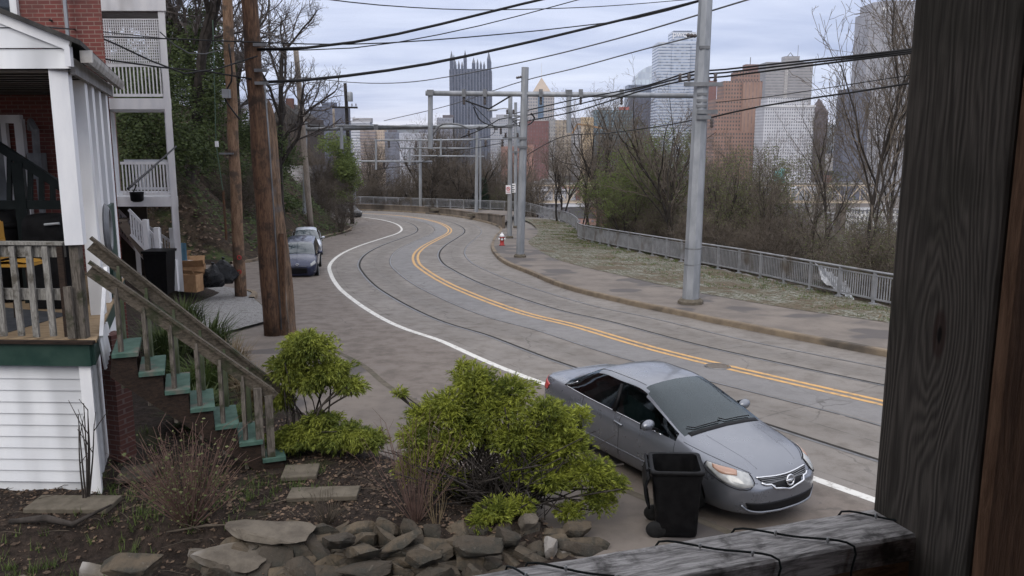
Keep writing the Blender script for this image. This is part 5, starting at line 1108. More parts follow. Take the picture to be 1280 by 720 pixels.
    # wheels
    for wx in wb:
        for s_ in (1, -1):
            yo = s_ * .885; a_ = MB(); n = 20
            arc = [(wx + .365 * math.cos(t), .33 + .365 * math.sin(t)) for t in np.linspace(-.25, math.pi + .25, n)]
            a_.v = [tuple(snap((x, s_ * .9, z), .006)) for x, z in arc] + [tuple(snap((wx, s_ * .9, .33), .004))]; a_.f = [((i, i + 1, n) if s_ < 0 else (i + 1, i, n)) for i in range(n - 1)]; a_.m = [0] * len(a_.f); a_.build('wheel_arch', M['trim'], root)
            wh = MB(); wh.lathe([(.20, -.10), (.30, -.105), (.322, -.08), (.325, 0), (.322, .08), (.30, .105), (.20, .10)], (0, 0, 0), 28)
            mtx = Matrix.Translation((wx, s_ * .795, .325)) @ Matrix.Rotation(-s_ * math.pi / 2, 4, 'X')
            wh.v = [tuple(mtx @ Vector(p)) for p in wh.v]; wo_ = wh.build('wheel', M['tyre'], root, True)
            rm = MB().lathe([(.205, .085), (.215, .108), (.20, .108), (.19, .095), (.05, .10), (.04, .112), (.01, .112)], (0, 0, 0), 24)
            for k in range(7):
                a = 2 * math.pi * k / 7; rm.bar((.04 * math.cos(a), .04 * math.sin(a), .105), (.19 * math.cos(a), .19 * math.sin(a), .103), .045, .02)
            rm.v = [tuple(mtx @ Vector(p)) for p in rm.v]; rm.build('rim', M['alloy'], wo_)
    # mirrors
    for s_ in (1, -1):
        mx = S[ws[1] - 1][0] - .02; mz = S[ws[1] - 1][5][1] + .115
        bm = bmesh.new(); bmesh.ops.create_uvsphere(bm, u_segments=14, v_segments=10, radius=1)
        for v in bm.verts: v.co = Vector((mx + (v.co.x * .085 if v.co.x > 0 else v.co.x * .05), s_ * (.965 + v.co.y * .115), mz + v.co.z * .078 + .012 * v.co.y * s_))
        me = bpy.data.meshes.new('mirror'); bm.to_mesh(me); bm.free(); me.materials.append(mt); me.polygons.foreach_set('use_smooth', [True] * len(me.polygons)); mo = link(bpy.data.objects.new('mirror', me)); adopt(mo, root)
        MB().bar((mx + .04, s_ * .80, mz - .09), (mx + .01, s_ * .93, mz - .04), .05, .04).build('mirror_arm', M['trim'], mo)
        MB().box((mx - .048, s_ * .965, mz), (.012, .19, .12)).build('mirror_glass', M['car_side_glass'], mo)
    root.location = loc; root.rotation_euler = (0, pitch, heading)
    return d
HD = R(-59.5)
near = make_car(SEDAN, 'grey blue four door saloon car parked at the kerb behind the black bin', M['car_grey'], M['cabin_glass'], (2.46, 12.58, 0.012), HD, (6, 8), (3, 4), 3)
pt, ln = near['patch'], near['line']; rt_ = near['root']
# the face of the near car
pt('headlight', [(1.72, .80, .80), (1.93, .74, .80), (2.12, .62, .775), (2.21, .53, .745)], [(1.74, .84, .765), (1.98, .82, .655), (2.18, .69, .578), (2.28, .53, .572)], M['lamp_glass'], 16, 6, .008)
pt('indicator', [(1.80, .785, .795), (1.93, .745, .795), (2.10, .635, .772)], [(1.84, .81, .76), (1.99, .785, .715), (2.14, .66, .70)], M['amber'], 10, 3, .012)
ln('headlight_surround', [(1.71, .80, .80), (1.93, .745, .81), (2.13, .62, .785), (2.22, .525, .755), (2.27, .52, .57), (2.18, .69, .562), (1.98, .835, .63), (1.72, .86, .73), (1.71, .80, .80)], .006, M['trim'])
pt('grille', [(2.31, -.46, .712), (2.38, -.24, .722), (2.41, 0, .726), (2.38, .24, .722), (2.31, .46, .712)], [(2.37, -.36, .575), (2.44, -.2, .555), (2.46, 0, .535), (2.44, .2, .555), (2.37, .36, .575)], M['trim'], 20, 5, .008, mirror=False)
for z in (.69, .66, .63, .60): ln('grille_bar', [(2.32 + (.71 - z) * .4, -.45 + (.71 - z) * .65, z), (2.41, 0, z + .008), (2.32 + (.71 - z) * .4, .45 - (.71 - z) * .65, z)], .0065, M['galv_dark'], .012, mirror=False)
ln('grille_chrome', [(2.31, -.47, .72), (2.38, -.24, .733), (2.41, 0, .737), (2.38, .24, .733), (2.31, .47, .72)], .013, M['chrome'], .010, mirror=False)
ln('grille_chrome', [(2.33, -.43, .62), (2.37, -.36, .575), (2.42, -.24, .562), (2.445, -.12, .545), (2.46, 0, .515), (2.445, .12, .545), (2.42, .24, .562), (2.37, .36, .575), (2.33, .43, .62)], .016, M['chrome'], .010, mirror=False)
e0 = near['snap']((2.46, 0, .635), .03)
m = MB(); m.tube([e0 + Vector((-.025 * math.sin(a) * .4, .066 * math.cos(a), .066 * math.sin(a))) for a in np.linspace(0, 2 * math.pi, 29)], .012, 8, cap=False); m.box(e0, (.02, .155, .03)); em = m.build('emblem', M['chrome'], rt_, True)
pt('bumper_intake', [(2.27, -.62, .395), (2.43, -.3, .385), (2.46, 0, .38), (2.43, .3, .385), (2.27, .62, .395)], [(2.28, -.58, .30), (2.43, -.3, .275), (2.45, 0, .27), (2.43, .3, .275), (2.28, .58, .30)], M['trim'], 22, 4, .007, mirror=False)
ln('bumper_lip', [(2.24, -.66, .36), (2.30, -.57, .285), (2.43, -.28, .258), (2.46, 0, .252), (2.43, .28, .258), (2.30, .57, .285), (2.24, .66, .36)], .016, M['car_grey'], .008, mirror=False)
ln('bumper_seam', [(2.0, .80, .62), (2.14, .72, .60), (2.24, .58, .60), (2.30, .47, .60)], .0035, M['trim'], .001)
ln('bonnet_seam', [(1.24, .80, .93), (1.62, .74, .87), (2.0, .64, .82), (2.22, .49, .735)], .004, M['trim'], .0005)
ln('bonnet_crease', [(1.35, .46, 1.0), (1.8, .42, .93), (2.2, .36, .77)], .004, M['car_grey'], .0)
ln('door_seam', [(1.10, .83, .88), (1.14, .90, .62), (1.08, .89, .36), (.9, .88, .24)], .0035, M['trim'], .0005)
ln('door_seam', [(-.12, .83, .92), (-.10, .90, .62), (-.12, .89, .30)], .0035, M['trim'], .0005)
ln('door_seam', [(-1.12, .83, .96), (-1.06, .90, .72), (-.98, .89, .42)], .0035, M['trim'], .0005)
ln('window_trim', [(-1.66, .80, .985), (-1.0, .822, .958), (-.4, .822, .938), (.14, .822, .918), (.80, .822, .895)], .008, M['chrome'], .006)
ln('window_trim', [(-1.66, .79, 1.0), (-1.52, .74, 1.06), (-1.45, .715, 1.10)], .010, M['chrome'], .006)
for s_ in (1, -1):
    m = MB(); q = [near['snap']((x, y * s_, z), .010) for x, y, z in ((-.30, .82, .93), (-.30, .76, 1.12), (-.33, .65, 1.33))]
    m.tube(q, [.035, .033, .028], 6); m.build('window_pillar', M['trim'], rt_, True)
for s_ in (1, -1):
    for x in (-.02, -1.02): a = near['snap']((x, s_ * .9, .80), .022); b = near['snap']((x - .2, s_ * .9, .815), .022); MB().tube([a - Vector((0, s_ * .02, 0)), a, b, b - Vector((0, s_ * .02, 0))], .013, 8).build('door_handle', M['car_grey'], rt_, True)
ln('side_crease', [(1.0, .9, .40), (0, .91, .40), (-1.0, .91, .40)], .008, M['car_grey'], .0)
ln('roof_seam', [(.10, .53, 1.40), (-.4, .54, 1.43), (-1.0, .53, 1.40)], .004, M['trim'], .001)
pt('tail_light', [(-2.36, .60, .93), (-2.30, .72, .93), (-2.12, .82, .90)], [(-2.38, .60, .78), (-2.32, .76, .78), (-2.18, .85, .80)], M['red_lens'], 10, 4, .008)
ln('boot_lip', [(-2.39, -.62, .985), (-2.41, 0, 1.02), (-2.39, .62, .985)], .014, M['car_grey'], .008, mirror=False)
for y0_, y1_ in ((.56, -.02), (-.06, -.60)): 
    q = [near['snap']((1.16 - .02 * abs(y) - (.07 if y in (y1_,) else 0), y, 1.04), .02) for y in np.linspace(y0_, y1_, 8)]; MB().tube(q, .008, 6).build('wiper', M['trim'], rt_, True)
pt('cowl', [(1.17, -.66, .99), (1.20, -.3, 1.03), (1.20, 0, 1.04), (1.20, .3, 1.03), (1.17, .66, .99)], [(1.25, -.66, .97), (1.27, -.3, 1.01), (1.27, 0, 1.02), (1.27, .3, 1.01), (1.25, .66, .97)], M['trim'], 16, 2, .006, mirror=False)
# the parked cars further down the hill
def place(px, py, Y, hd, S, lbl, mt, ws, rw, sw0, wbs, lights=True, body='hatch'):
    x = (px - 640) / F * Y * .985; c_ = make_car(S, lbl, mt, M['car_side_glass'] if mt is M['car_dark'] else M['car_glass'], (x, Y, gz(Y) + .012), hd, ws, rw, sw0, 'cars parked down the street', wbs, pitch=.05)
    p_, l_ = c_['patch'], c_['line']; nose = S[-1][0]
    if body == 'hatch':
        p_('headlight', [(1.60, .74, .84), (1.76, .66, .80), (1.88, .56, .74)], [(1.66, .77, .74), (1.82, .68, .68), (1.93, .57, .63)], M['lamp_glass'], 10, 4, .010)
        p_('grille', [(1.95, -.42, .60), (2.0, 0, .61), (1.95, .42, .60)], [(1.97, -.45, .36), (2.02, 0, .34), (1.97, .45, .36)], M['trim'], 12, 4, .010, mirror=False); l_('grille_chrome', [(1.93, -.40, .64), (1.98, 0, .65), (1.93, .40, .64)], .012, M['galv_dark'], .01, mirror=False)
        e_ = c_['snap']((1.95, 0, .735), .02); MB().tube([e_ + Vector((0, .07 * math.cos(a), .035 * math.sin(a))) for a in np.linspace(0, 2 * math.pi, 17)], .014, 6, cap=False).build('emblem', M['chrome'], c_['root'], True)
    else:
        p_('headlight', [(1.72, .80, .80), (2.0, .72, .79), (2.20, .53, .745)], [(1.78, .82, .74), (2.02, .80, .66), (2.24, .54, .62)], M['lamp_glass'], 12, 4, .010)
        p_('grille', [(2.33, -.42, .69), (2.41, 0, .70), (2.33, .42, .69)], [(2.37, -.40, .57), (2.45, 0, .56), (2.37, .40, .57)], M['trim'], 12, 3, .010, mirror=False); p_('bumper_intake', [(2.33, -.56, .34), (2.46, 0, .34), (2.33, .56, .34)], [(2.34, -.52, .24), (2.45, 0, .23), (2.34, .52, .24)], M['trim'], 12, 3, .008, mirror=False)
    return c_
place(369, 335, 39.0, R(-80), HATCH, 'small dark blue hatchback parked nose out by the split utility pole', M['car_blue'], (5, 7), (0, 1), 2, (1.25, -1.20))
place(378, 320, 50.5, R(-76), SEDAN, 'silver saloon car parked behind the dark blue hatchback', M['car_silver'], (6, 8), (3, 4), 3, (1.40, -1.38), body='sedan')
place(431, 268, 96.0, R(-52), SEDAN, 'far charcoal car parked at the bend beyond the green bush', M['car_dark'], (6, 8), (3, 4), 3, (1.40, -1.38), body='sedan')

# ------------------------------------------------------------------ the black bin by the near car
c = G(844, 662); bn = thing('trash_cart', 'tall black wheeled rubbish cart with its lid hanging open by the grey blue car', 'bin', c)
def sq_ring(hx, hy, z, r_=.06, n=4):
    o = []
    for cx_, cy_, a0 in ((hx - r_, hy - r_, 0), (-hx + r_, hy - r_, 90), (-hx + r_, -hy + r_, 180), (hx - r_, -hy + r_, 270)):
        for k in range(n + 1): a = R(a0 + 90 * k / n); o.append(Vector((cx_ + r_ * math.cos(a), cy_ + r_ * math.sin(a), z)))
    return o
rot = Matrix.Translation(c) @ Matrix.Rotation(R(-6), 4, 'Z') @ Matrix.Rotation(R(-1.5), 4, 'Y') @ Matrix.Diagonal((1.12, 1.06, .97, 1))
def binmesh(rings, name, mt, cap0=True, capn=False):
    m = MB(); rr_ = [[rot @ p for p in r_] + [rot @ r_[0]] for r_ in rings]; m.grid(rr_)
    if cap0: m.f.append(tuple(range(len(rr_[0]) - 1))[::-1]); m.m.append(0)
    return m.build(name, mt, bn, True)
binmesh([sq_ring(.225, .25, .03), sq_ring(.232, .26, .06), sq_ring(.27, .30, .80), sq_ring(.285, .315, .86), sq_ring(.285, .315, .97)], 'cart_body', M['black_plastic'])
binmesh([sq_ring(.262, .292, .97), sq_ring(.215, .24, .10)], 'cart_inside', M['black_plastic'], False)
binmesh([sq_ring(.262, .292, .972), sq_ring(.305, .335, .975), sq_ring(.312, .342, .955), sq_ring(.305, .335, .925), sq_ring(.284, .314, .925)], 'rim', M['black_plastic'], False)
m = MB()
for s_ in (-1, 1):
    m.bar(rot @ Vector((-.26, s_ * .22, .93)), rot @ Vector((-.34, s_ * .22, .965)), .03, .05)
m.tube([rot @ Vector((-.34, -.26, .968)), rot @ Vector((-.34, .26, .968))], .018, 8); m.build('handle', M['black_plastic'], bn)
m = MB(); m.grid([[rot @ Vector((-.33 - .05 * math.sin(math.pi * v), u * .30, .90 - .46 * v)) for u in np.linspace(-1, 1, 9)] for v in np.linspace(0, 1, 9)]); lo_ = m.build('lid', M['black_plastic'], bn, True); lo_.modifiers.new('thick', 'SOLIDIFY').thickness = .03
for s_ in (-1, 1):
    wq = MB().lathe([(.03, -.03), (.11, -.03), (.12, 0), (.11, .03), (.03, .03)], (0, 0, 0), 18); mt4 = rot @ Matrix.Translation((-.24, s_ * .235, .12)) @ Matrix.Rotation(math.pi / 2, 4, 'X'); wq.v = [tuple(mt4 @ Vector(p)) for p in wq.v]; wq.build('wheel', M['tyre'], bn, True)
# ------------------------------------------------------------------ railing along the drop, parapet, masts, poles, wires
def railing(name, label, line, zoff, spacing, h=1.12):
    ln = spline(line, spacing); root = thing(name, label, 'railing', (ln[0][0], ln[0][1], gz(ln[0][1])))
    def zg(i, p): return gz(p[1]) + zoff(i / (len(ln) - 1))
    pts = [Vector((p[0], p[1], zg(i, p))) for i, p in enumerate(ln)]; up = Vector((0, 0, 1))
    MB().tube([p + up * h for p in pts], .042, 8).build('top_rail', M['fence'], root, True)
    m = MB()
    for a, b in zip(pts[:-1], pts[1:]): m.bar(a + up * .17, b + up * .17, .05, .06)
    m.build('bottom_rail', M['fence'], root)
    m = MB()
    for a, b in zip(pts[:-1], pts[1:]): m.bar(a + up * (h - .13), b + up * (h - .13), .035, .045)
    m.build('middle_rail', M['fence'], root)
    for i, p in enumerate(pts[:100]):
        d = (pts[min(i + 1, len(pts) - 1)] - pts[max(i - 1, 0)]).normalized(); an = math.atan2(d.y, d.x)
        MB().box(p + up * (h / 2 - .05), (.10, .08, h + .08), an).box(p + up * .0, (.24, .2, .05), an).build('railing_post', M['fence'], root)
    for a, b in list(zip(pts[:-1], pts[1:]))[:99]:
        m = MB(); L_ = (b - a).length; k = max(4, int(L_ / .125)); an = math.atan2((b - a).y, (b - a).x)
        for j in range(1, k): q = a.lerp(b, j / k); m.box(q + up * (.17 + (h - .30) / 2), (.022, .035, h - .30), an)
        m.build('balusters_panel', M['fence'], root)
    return root
railing('street_railing', 'grey metal railing along the mossy pavers above the wooded drop', FENCE, lambda t: .06 + .56 * max(0, (t - .93) / .07), 2.0)
railing('parapet_railing', 'low grey metal railing on top of the far curved concrete parapet', FENCE2, lambda t: .62, 2.0, 1.05)
def parapet():
    root = thing('parapet_wall', 'stained low concrete parapet curving round the far bend', 'wall', tuple(WALL_L[0]) + (gz(WALL_L[0][1]),)); m = MB(); n = len(WALL_L); rows = []
    lo, li = offset(WALL_L, -.0), offset(WALL_L, .3)
    for i, (p, q) in enumerate(zip(lo, li)):
        h = .78 + .55 * max(0, 1 - i / 26); z = gz(p[1]); rows.append([(p[0], p[1], z - .2), (p[0], p[1], z + h - .14), (p[0] - .04, p[1] - .03, z + h - .14), (p[0] - .04, p[1] - .03, z + h), (q[0], q[1], z + h), (q[0], q[1], z - .2)])
    m.grid(rows); m.quad(*[rows[0][k] for k in (0, 1, 4, 5)]); m.build('wall', M['concrete_wall'], root)
    for i in (46, 26):
        p = WALL_L[i]; MB().box((p[0] + .12, p[1] - .25, gz(p[1]) + .55), (1.5, .7, .22)).build('mast_plinth', M['slab'], root)
parapet()
def taper(p0, p1, r0, r1, n=8):
    p0, p1 = Vector(p0), Vector(p1); return MB().tube([p0, p0.lerp(p1, .5), p1], [r0, (r0 + r1) / 2, r1], n)
def insul(par, p, d=(0, 0, -1), L=.32, r_=.055, name='insulator'):
    x, y, d = frame_of(d); p = Vector(p); m = MB(); prof = [.4, 1, .55, 1, .55, 1, .4]
    m.tube([p + d * (L * k / 6) for k in range(7)], [r_ * q for q in prof], 8); return m.build(name, M['porcelain'], par, True)
def mast(label, base, top_py, px_top, r0, r1, bands=True):
    Y = base.y; t_ = thing('overhead_line_mast', label, 'mast', base); top = P(px_top, top_py, Y)
    taper(base - Vector((0, 0, .2)), top, r0, r1).build('pole', M['galv'], t_)
    MB().lathe([(r0 * 1.5, 0), (r0 * 1.5, .12), (r0 * 1.15, .2)], base, 8).build('foot', M['slab'], t_); return t_, base, top
def at(b, t_, z): return b.lerp(t_, (z - b.z) / (t_.z - b.z))
# nearest mast
bA = G(863, 380, .14); TA, bA, tA = mast('nearest tall grey steel mast standing on the pavement by the road edge', bA, -60, 885, .295, .215)
for z in (EYE - 3.6, EYE - 4.15): MB().lathe([(.27, -.025), (.285, -.025), (.285, .025), (.27, .025)], at(bA, tA, z), 8).build('band', M['galv_dark'], TA)
for py, wl_, wr in ((106, .62, .62), (140, .16, .52), (147, .16, .30)):
    p = at(bA, tA, P(875, py, bA.y).z); MB().bar(p + Vector((-wl_, -.27, 0)), p + Vector((wr, -.27, 0)), .09, .13).build('cross_arm', M['galv_dark'], TA)
for px, py in ((850, 98), (861, 98), (894, 98)): insul(TA, P(px, py + 4, bA.y - .27), (0, 0, 1), .26, .07)
insul(TA, P(871, 45, bA.y - .25), (-1, 0, .1), .34, .07); insul(TA, P(890, 148, bA.y - .3), (0, 0, -1), .3, .07)
for py in (60, 118, 126, 133): p = at(bA, tA, P(875, py, bA.y).z); MB().box(p + Vector((0, -.2, 0)), (.34, .1, .09)).build('bracket', M['galv_dark'], TA)
# portal with the long arm
bB = G(650, 322, .14); TB, bB, tB = mast('flat topped grey mast by the kerb carrying a long level beam', bB, 84, 656.5, .225, .19)
YB_ = bB.y; m = MB().tube([P(532, 116.5, YB_), P(870, 119.5, YB_)], .135, 8); m.build('beam', M['galv'], TB, True)
for px, y0_, y1_ in ((538, 113, 186), (711, 114, 166)): MB().tube([P(px, y0_, YB_), P(px, y1_, YB_)], .13, 8).build('dropper', M['galv'], TB); MB().box(P(px, 116, YB_), (.34, .36, .30)).build('clamp', M['galv_dark'], TB)
for px in (580, 606, 676, 726, 777): MB().box(P(px, 116.5, YB_), (.2, .36, .4)).build('clamp', M['galv_dark'], TB); insul(TB, P(px, 121, YB_), (0, 0, -1), .42, .09)
for py in (173, 184): MB().box(P(653, py, YB_ - .2), (.52, .1, .12)).build('bracket', M['galv_dark'], TB)
insul(TB, P(652, 96, YB_ - .1), (-1, 0, -.2), .3, .08)
# pair of masts with the street sign
bC = G(637, 298, .14); TC, bC, tC = mast('grey mast with white parking signs behind the red hydrant', bC, 118, 638, .185, .15)
bD = Vector((.35, 78.5, gz(78.5) + .14)); TD, bD, tD = mast('grey mast half hidden behind the signed mast, holding a curved street lamp', bD, 128, 644.5, .17, .14)
# portal from the bank to the signed mast
bH = Vector((-17.35, 69.5, tz(-17.35, 69.5))); TH_, bH, tH = mast('grey mast on the wooded bank holding the long beam over the road', bH, 152, 382, .17, .15)
m = MB().tube([P(383, 161.5, 69.5), P(520, 159.5, 68.4), P(641, 157.5, 67)], .15, 8); m.build('beam', M['galv'], TH_, True)
MB().tube([P(420, 157, 69), P(524, 158, 68), P(566, 157, 68)], .10, 6).build('beam_tube', M['galv'], TH_, True)
for px, y1_ in ((427, 186),): MB().tube([P(px, 156, 69), P(px, y1_, 69)], .14, 8).build('dropper', M['galv'], TH_)
m = MB(); m.tube(spline([tuple(P(x, y, 66.4)) for x, y in ((541, 169), (548, 158), (557, 154.5), (575, 156), (588, 161), (600, 158))], .4), .09, 6); m.build('pull_off_arm', M['galv_dark'], TH_, True)
for px in (470, 598, 620): MB().box(P(px, 159, 68), (.3, .4, .45)).build('clamp', M['galv_dark'], TH_)
for px, py in ((586, 161), (626, 158)): insul(TH_, P(px, py + 2, 67), (0, 0, -1), .5, .11)
# further portals round the bend
YE = 93.0; cE = Vector(((594.5 - 640) / F * YE * .985, YE, gz(YE))); TE, bE, tE = mast('grey mast on the parapet below the spired glass tower', cE, 160, 596.5, .20, .16)
c2_ = Vector(((599.5 - 640) / F * 97 * .985, 97.5, gz(97) + .6)); T2, _, _ = mast('thin dull mast close behind the parapet mast', c2_, 176, 600.5, .13, .11)
YF = 103.5; cF = Vector(((524 - 640) / F * YF * .985, YF, gz(YF))); TF, bF, tF = mast('grey mast on the parapet at the middle of the far bend', cF, 172, 525, .20, .17)
YG = 99.0; cG = Vector(((441 - 640) / F * YG * .985, YG, tz((441 - 640) / F * YG * .985, YG) + .1)); TG, bG, tG = mast('grey mast at the end of the bank behind the tarred pole', cG, 190, 441, .18, .15)
MB().tube([P(468, 175.5, 94), P(552, 175, 93.5), P(636, 173.5, 93)], .10, 6).build('beam', M['galv'], TE, True); MB().tube([P(500, 185, 95), P(598, 185.5, 93)], .09, 6).build('beam', M['galv'], TE, True)
MB().tube([P(441, 201.5, 99), P(540, 202, 103)], .12, 6).build('beam', M['galv'], TG, True); MB().tube([P(505, 194.5, 103), P(605, 195.5, 100)], .09, 6).build('beam', M['galv'], TF, True)
for px, y0_, y1_, Yx, par in ((470, 174, 212, 94, TE), (512, 185, 206, 95, TE), (551, 173, 196, 93.5, TE)): MB().tube([P(px, y0_, Yx), P(px, y1_, Yx)], .12, 6).build('dropper', M['galv'], par)
for px, py, Yx, par in ((486, 175, 94, TE), (520, 175, 93.6, TE), (558, 175, 93.5, TE), (607, 174, 93, TE), (628, 173.5, 93, TE), (480, 201.7, 101, TG), (560, 195, 102, TF), (580, 195, 101, TF)): insul(par, P(px, py + .5, Yx), (0, 0, -1), .8, .17)
# arms and boxes on the crowded pair of masts
for py, x0_, x1_ in ((145, 630, 650), (157, 632, 652), (172, 628, 650)): MB().bar(P(x0_, py, bC.y - .3), P(x1_, py, bC.y - .3), .08, .12).build('cross_arm', M['galv_dark'], TC)
for px, py in ((634, 139), (642, 139), (650, 154), (632, 168), (647, 168)): insul(TC, P(px, py + 4, bC.y - .3), (0, 0, 1), .36, .10)
for py, x0_, x1_ in ((150, 636, 655), (190, 640, 652)): MB().bar(P(x0_, py, bD.y - .3), P(x1_, py, bD.y - .3), .1, .14).build('cross_arm', M['galv_dark'], TD)
lamp = thing('street_lamp', 'grey cobra head street lamp on a curved arm at the masts', 'street lamp', P(617, 138, 78.5))
MB().tube(spline([tuple(P(x, y, 78.5)) for x, y in ((644, 146), (640, 139), (633, 135.5), (622, 136.5))], .3), .055, 6).build('arm', M['galv'], lamp, True)
hp = P(616, 137.5, 78.5); m = MB(); m.lathe([(.02, -.55), (.13, -.45), (.19, -.1), (.17, .3), (.08, .45), (.02, .48)], (0, 0, 0), 10); mt4 = Matrix.Translation(hp) @ Matrix.Rotation(R(88), 4, 'Y') @ Matrix.Diagonal((.6, 1, 1, 1)); m.v = [tuple(mt4 @ Vector(p)) for p in m.v]; m.build('lamp_head', M['galv'], lamp, True)
# signs on the mast
sg_ = thing('parking_sign', 'white no parking sign with red barred circle on the mast', 'sign', P(634.5, 237, bC.y - .25)); Ys = bC.y - .25
def plate(par, x0_, y0_, x1_, y1_, Y, mt, nm='plate'):
    a, b = P(x0_, y0_, Y), P(x1_, y1_, Y); return MB().box(((a.x + b.x) / 2, Y, (a.z + b.z) / 2), (abs(b.x - a.x), .012, abs(a.z - b.z))).build(nm, mt, par)
plate(sg_, 632.2, 231.5, 638.6, 242.3, Ys, M['sign_white']); ctr = P(635.4, 236, Ys - .012); MB().tube([ctr + Vector((.125 * math.cos(a), 0, .125 * math.sin(a))) for a in np.linspace(0, 2 * math.pi, 21)], .022, 6, cap=False).build('barred_circle', M['sign_red'], sg_); MB().bar(ctr + Vector((-.08, 0, .08)), ctr + Vector((.08, 0, -.08)), .03, .01, up=(0, 1, 0)).build('bar', M['sign_red'], sg_)
lettering('P', .22, M['sign_black'], ctr + Vector((-.065, .002, -.08)), sg_, .002)
MB().bar(ctr + Vector((-.14, 0, -.24)), ctr + Vector((.14, 0, -.24)), .05, .03).build('arrow', M['sign_red'], sg_)
s2 = thing('street_notice', 'plain white notice plate with dark lines on the rear mast', 'sign', P(641.5, 236, bD.y - .25)); plate(s2, 637.6, 229.5, 644.6, 240.8, bD.y - .25, M['sign_white'])
for k, py in enumerate((232, 234.5, 237, 239)): plate(s2, 638.8, py - .45, 643.4 - (k % 2), py + .45, bD.y - .262, M['sign_black'], 'line')
# hydrant
h0 = G(627.5, 307, .15); hy = thing('fire_hydrant', 'small red fire hydrant with a white bonnet by the kerb', 'fire hydrant', h0)
m = MB().lathe([(.19, 0), (.19, .06), (.13, .08), (.125, .52), (.17, .53), (.17, .58)], h0, 14); m.build('barrel', M['red_paint'], hy, True)
MB().lathe([(.165, .58), (.16, .66), (.11, .76), (.04, .80), (.04, .86)], h0, 14).build('bonnet', M['sign_white'], hy, True)
for d in ((1, 0), (-1, 0), (0, -1)): p = h0 + Vector((0, 0, .44)); MB().tube([p + Vector((d[0] * .1, d[1] * .1, 0)), p + Vector((d[0] * .22, d[1] * .22, 0))], [.06, .07], 8).build('outlet', M['sign_white'], hy)
# manhole
c = G(897, 458, .004); mh = thing('manhole_cover', 'rusty round manhole cover with broken edge on the yellow lines', 'manhole', c); m = MB(); pts = [(c.x + .25 * math.cos(a), c.y + .25 * math.sin(a), gz(c.y + .25 * math.sin(a)) + .010) for a in np.linspace(0, 2 * math.pi, 25)[:-1]]; m.v = pts; m.f = [tuple(range(24))]; m.m = [0]; m.build('cover', mottled('worn_iron', (.13, .11, .092), (.085, .072, .06), 14, .7, .3), mh)
m = MB(); m.tube([(c.x + .29 * math.cos(a), c.y + .29 * math.sin(a), gz(c.y + .29 * math.sin(a)) + .004) for a in np.linspace(0, 2 * math.pi, 25)], .02, 5, cap=False); m.build('frame', M['rail_steel'], mh)
# wooden poles
def pole(label, base, px_top, py_top, r0, r1, mt, nm='utility_pole'):
    t_ = thing(nm, label, 'utility pole', base); top = P(px_top, py_top, base.y); k = 14
    m = MB(); pts = [base.lerp(top, i / k) - (Vector((0, 0, .3)) if i == 0 else Vector()) for i in range(k + 1)]
    m.tube([p + Vector((.015 * math.sin(i * 1.7), .015 * math.cos(i * 2.3), 0)) for i, p in enumerate(pts)], [r0 + (r1 - r0) * i / k for i in range(k + 1)], 14); m.build('pole', mt, t_, True); return t_, base, top
b1 = G(342, 419); U1, b1, t1 = pole('thick brown utility pole with a split grey stub strapped to it', b1, 307, -60, .265, .20, M['pole_brown'])
m = MB(); bs = G(357, 417); ts = P(329, 140, bs.y); rings = []; n = 16
for i in range(19):
    p = bs.lerp(ts, i / 18); r_ = .30 - .05 * i / 18; pr = [p + Vector(((r_ * (1 + .14 * math.sin(5 * a + i * .35) + .09 * math.sin(11 * a + i * .2))) * math.cos(a), (r_ * (1 + .10 * math.sin(5 * a + i * .35))) * math.sin(a), .0 if i < 18 else .35 * math.cos(a * 2 + 1))) for a in np.linspace(0, 2 * math.pi, n + 1)]; rings.append(pr)
m.grid(rings); m.build('split_stub', M['pole_split'], U1, True)
for k, (sx, ty) in enumerate(((.16, .52), (.05, .8), (-.06, .66))): p0 = bs + Vector((sx, -.22, .1)); p1 = bs.lerp(ts, ty) + Vector((sx * .6, -.19, 0)); MB().tube([p0, p0.lerp(p1, .5) + Vector((.03, -.01, 0)), p1], [.03, .036, .008], 6).build('split_strip', M['pole_split'] if k else M['pole_grey'], U1, True)
m = MB().tube([b1 + Vector((.27, -.15, .2)), P(338, 200, b1.y - .3), P(331, 105, b1.y - .3)], .022, 6); m.build('ground_wire', M['galv_dark'], U1, True)
m = MB().bar(b1 + Vector((.30, -.05, -.2)), P(352, 292, b1.y), .14, .10, up=(0, 1, 0)); m.build('side_stub', M['pole_brown'], U1)
for py in (104, 56, 88): p = P(327 - (104 - py) * .04, py, b1.y - .25); MB().box(p, (.34, .12, .08)).build('clamp', M['galv_dark'], U1)
b2 = G(301, 374); U2, b2, t2 = pole('slim orange brown utility pole at the side street corner', b2, 281, -60, .215, .165, M['pole_orange'])
MB().tube([P(266, 25, b2.y - .3), P(270, 180, b2.y - .3), P(279, 240, b2.y - .3)], .018, 5).build('riser_wire', mottled('green_wire', (.05, .09, .06), (.08, .12, .09), 3, .6, 0), U2); MB().box(P(271, 180, b2.y - .3), (.1, .1, .2)).build('riser_box', M['sign_white'], U2)
MB().bar(P(274, 192, b2.y - .25), P(292, 192, b2.y - .2), .06, .06).build('bracket', M['galv_dark'], U2); m = MB().tube([P(279, 238, b2.y - .3), P(283, 300, b2.y - .32)], .045, 8); m.build('riser_guard', M['rust'], U2)
MB().tube(spline([tuple(P(x, y, b2.y - .3)) for x, y in ((286, 55), (290, 98), (280, 118), (285, 130), (300, 150))], .3), .03, 6).build('cable_loop', M['cable'], U2, True); m = MB(); m.box(P(283, 117, b2.y - .32), (.25, .2, .3)); m.build('splice_box', M['galv'], U2)
for py in (60,): MB().lathe([(.03, -.02), (.05, 0), (.03, .02)], P(287, py, b2.y - .2), 8).build('bolt', M['galv_dark'], U2)
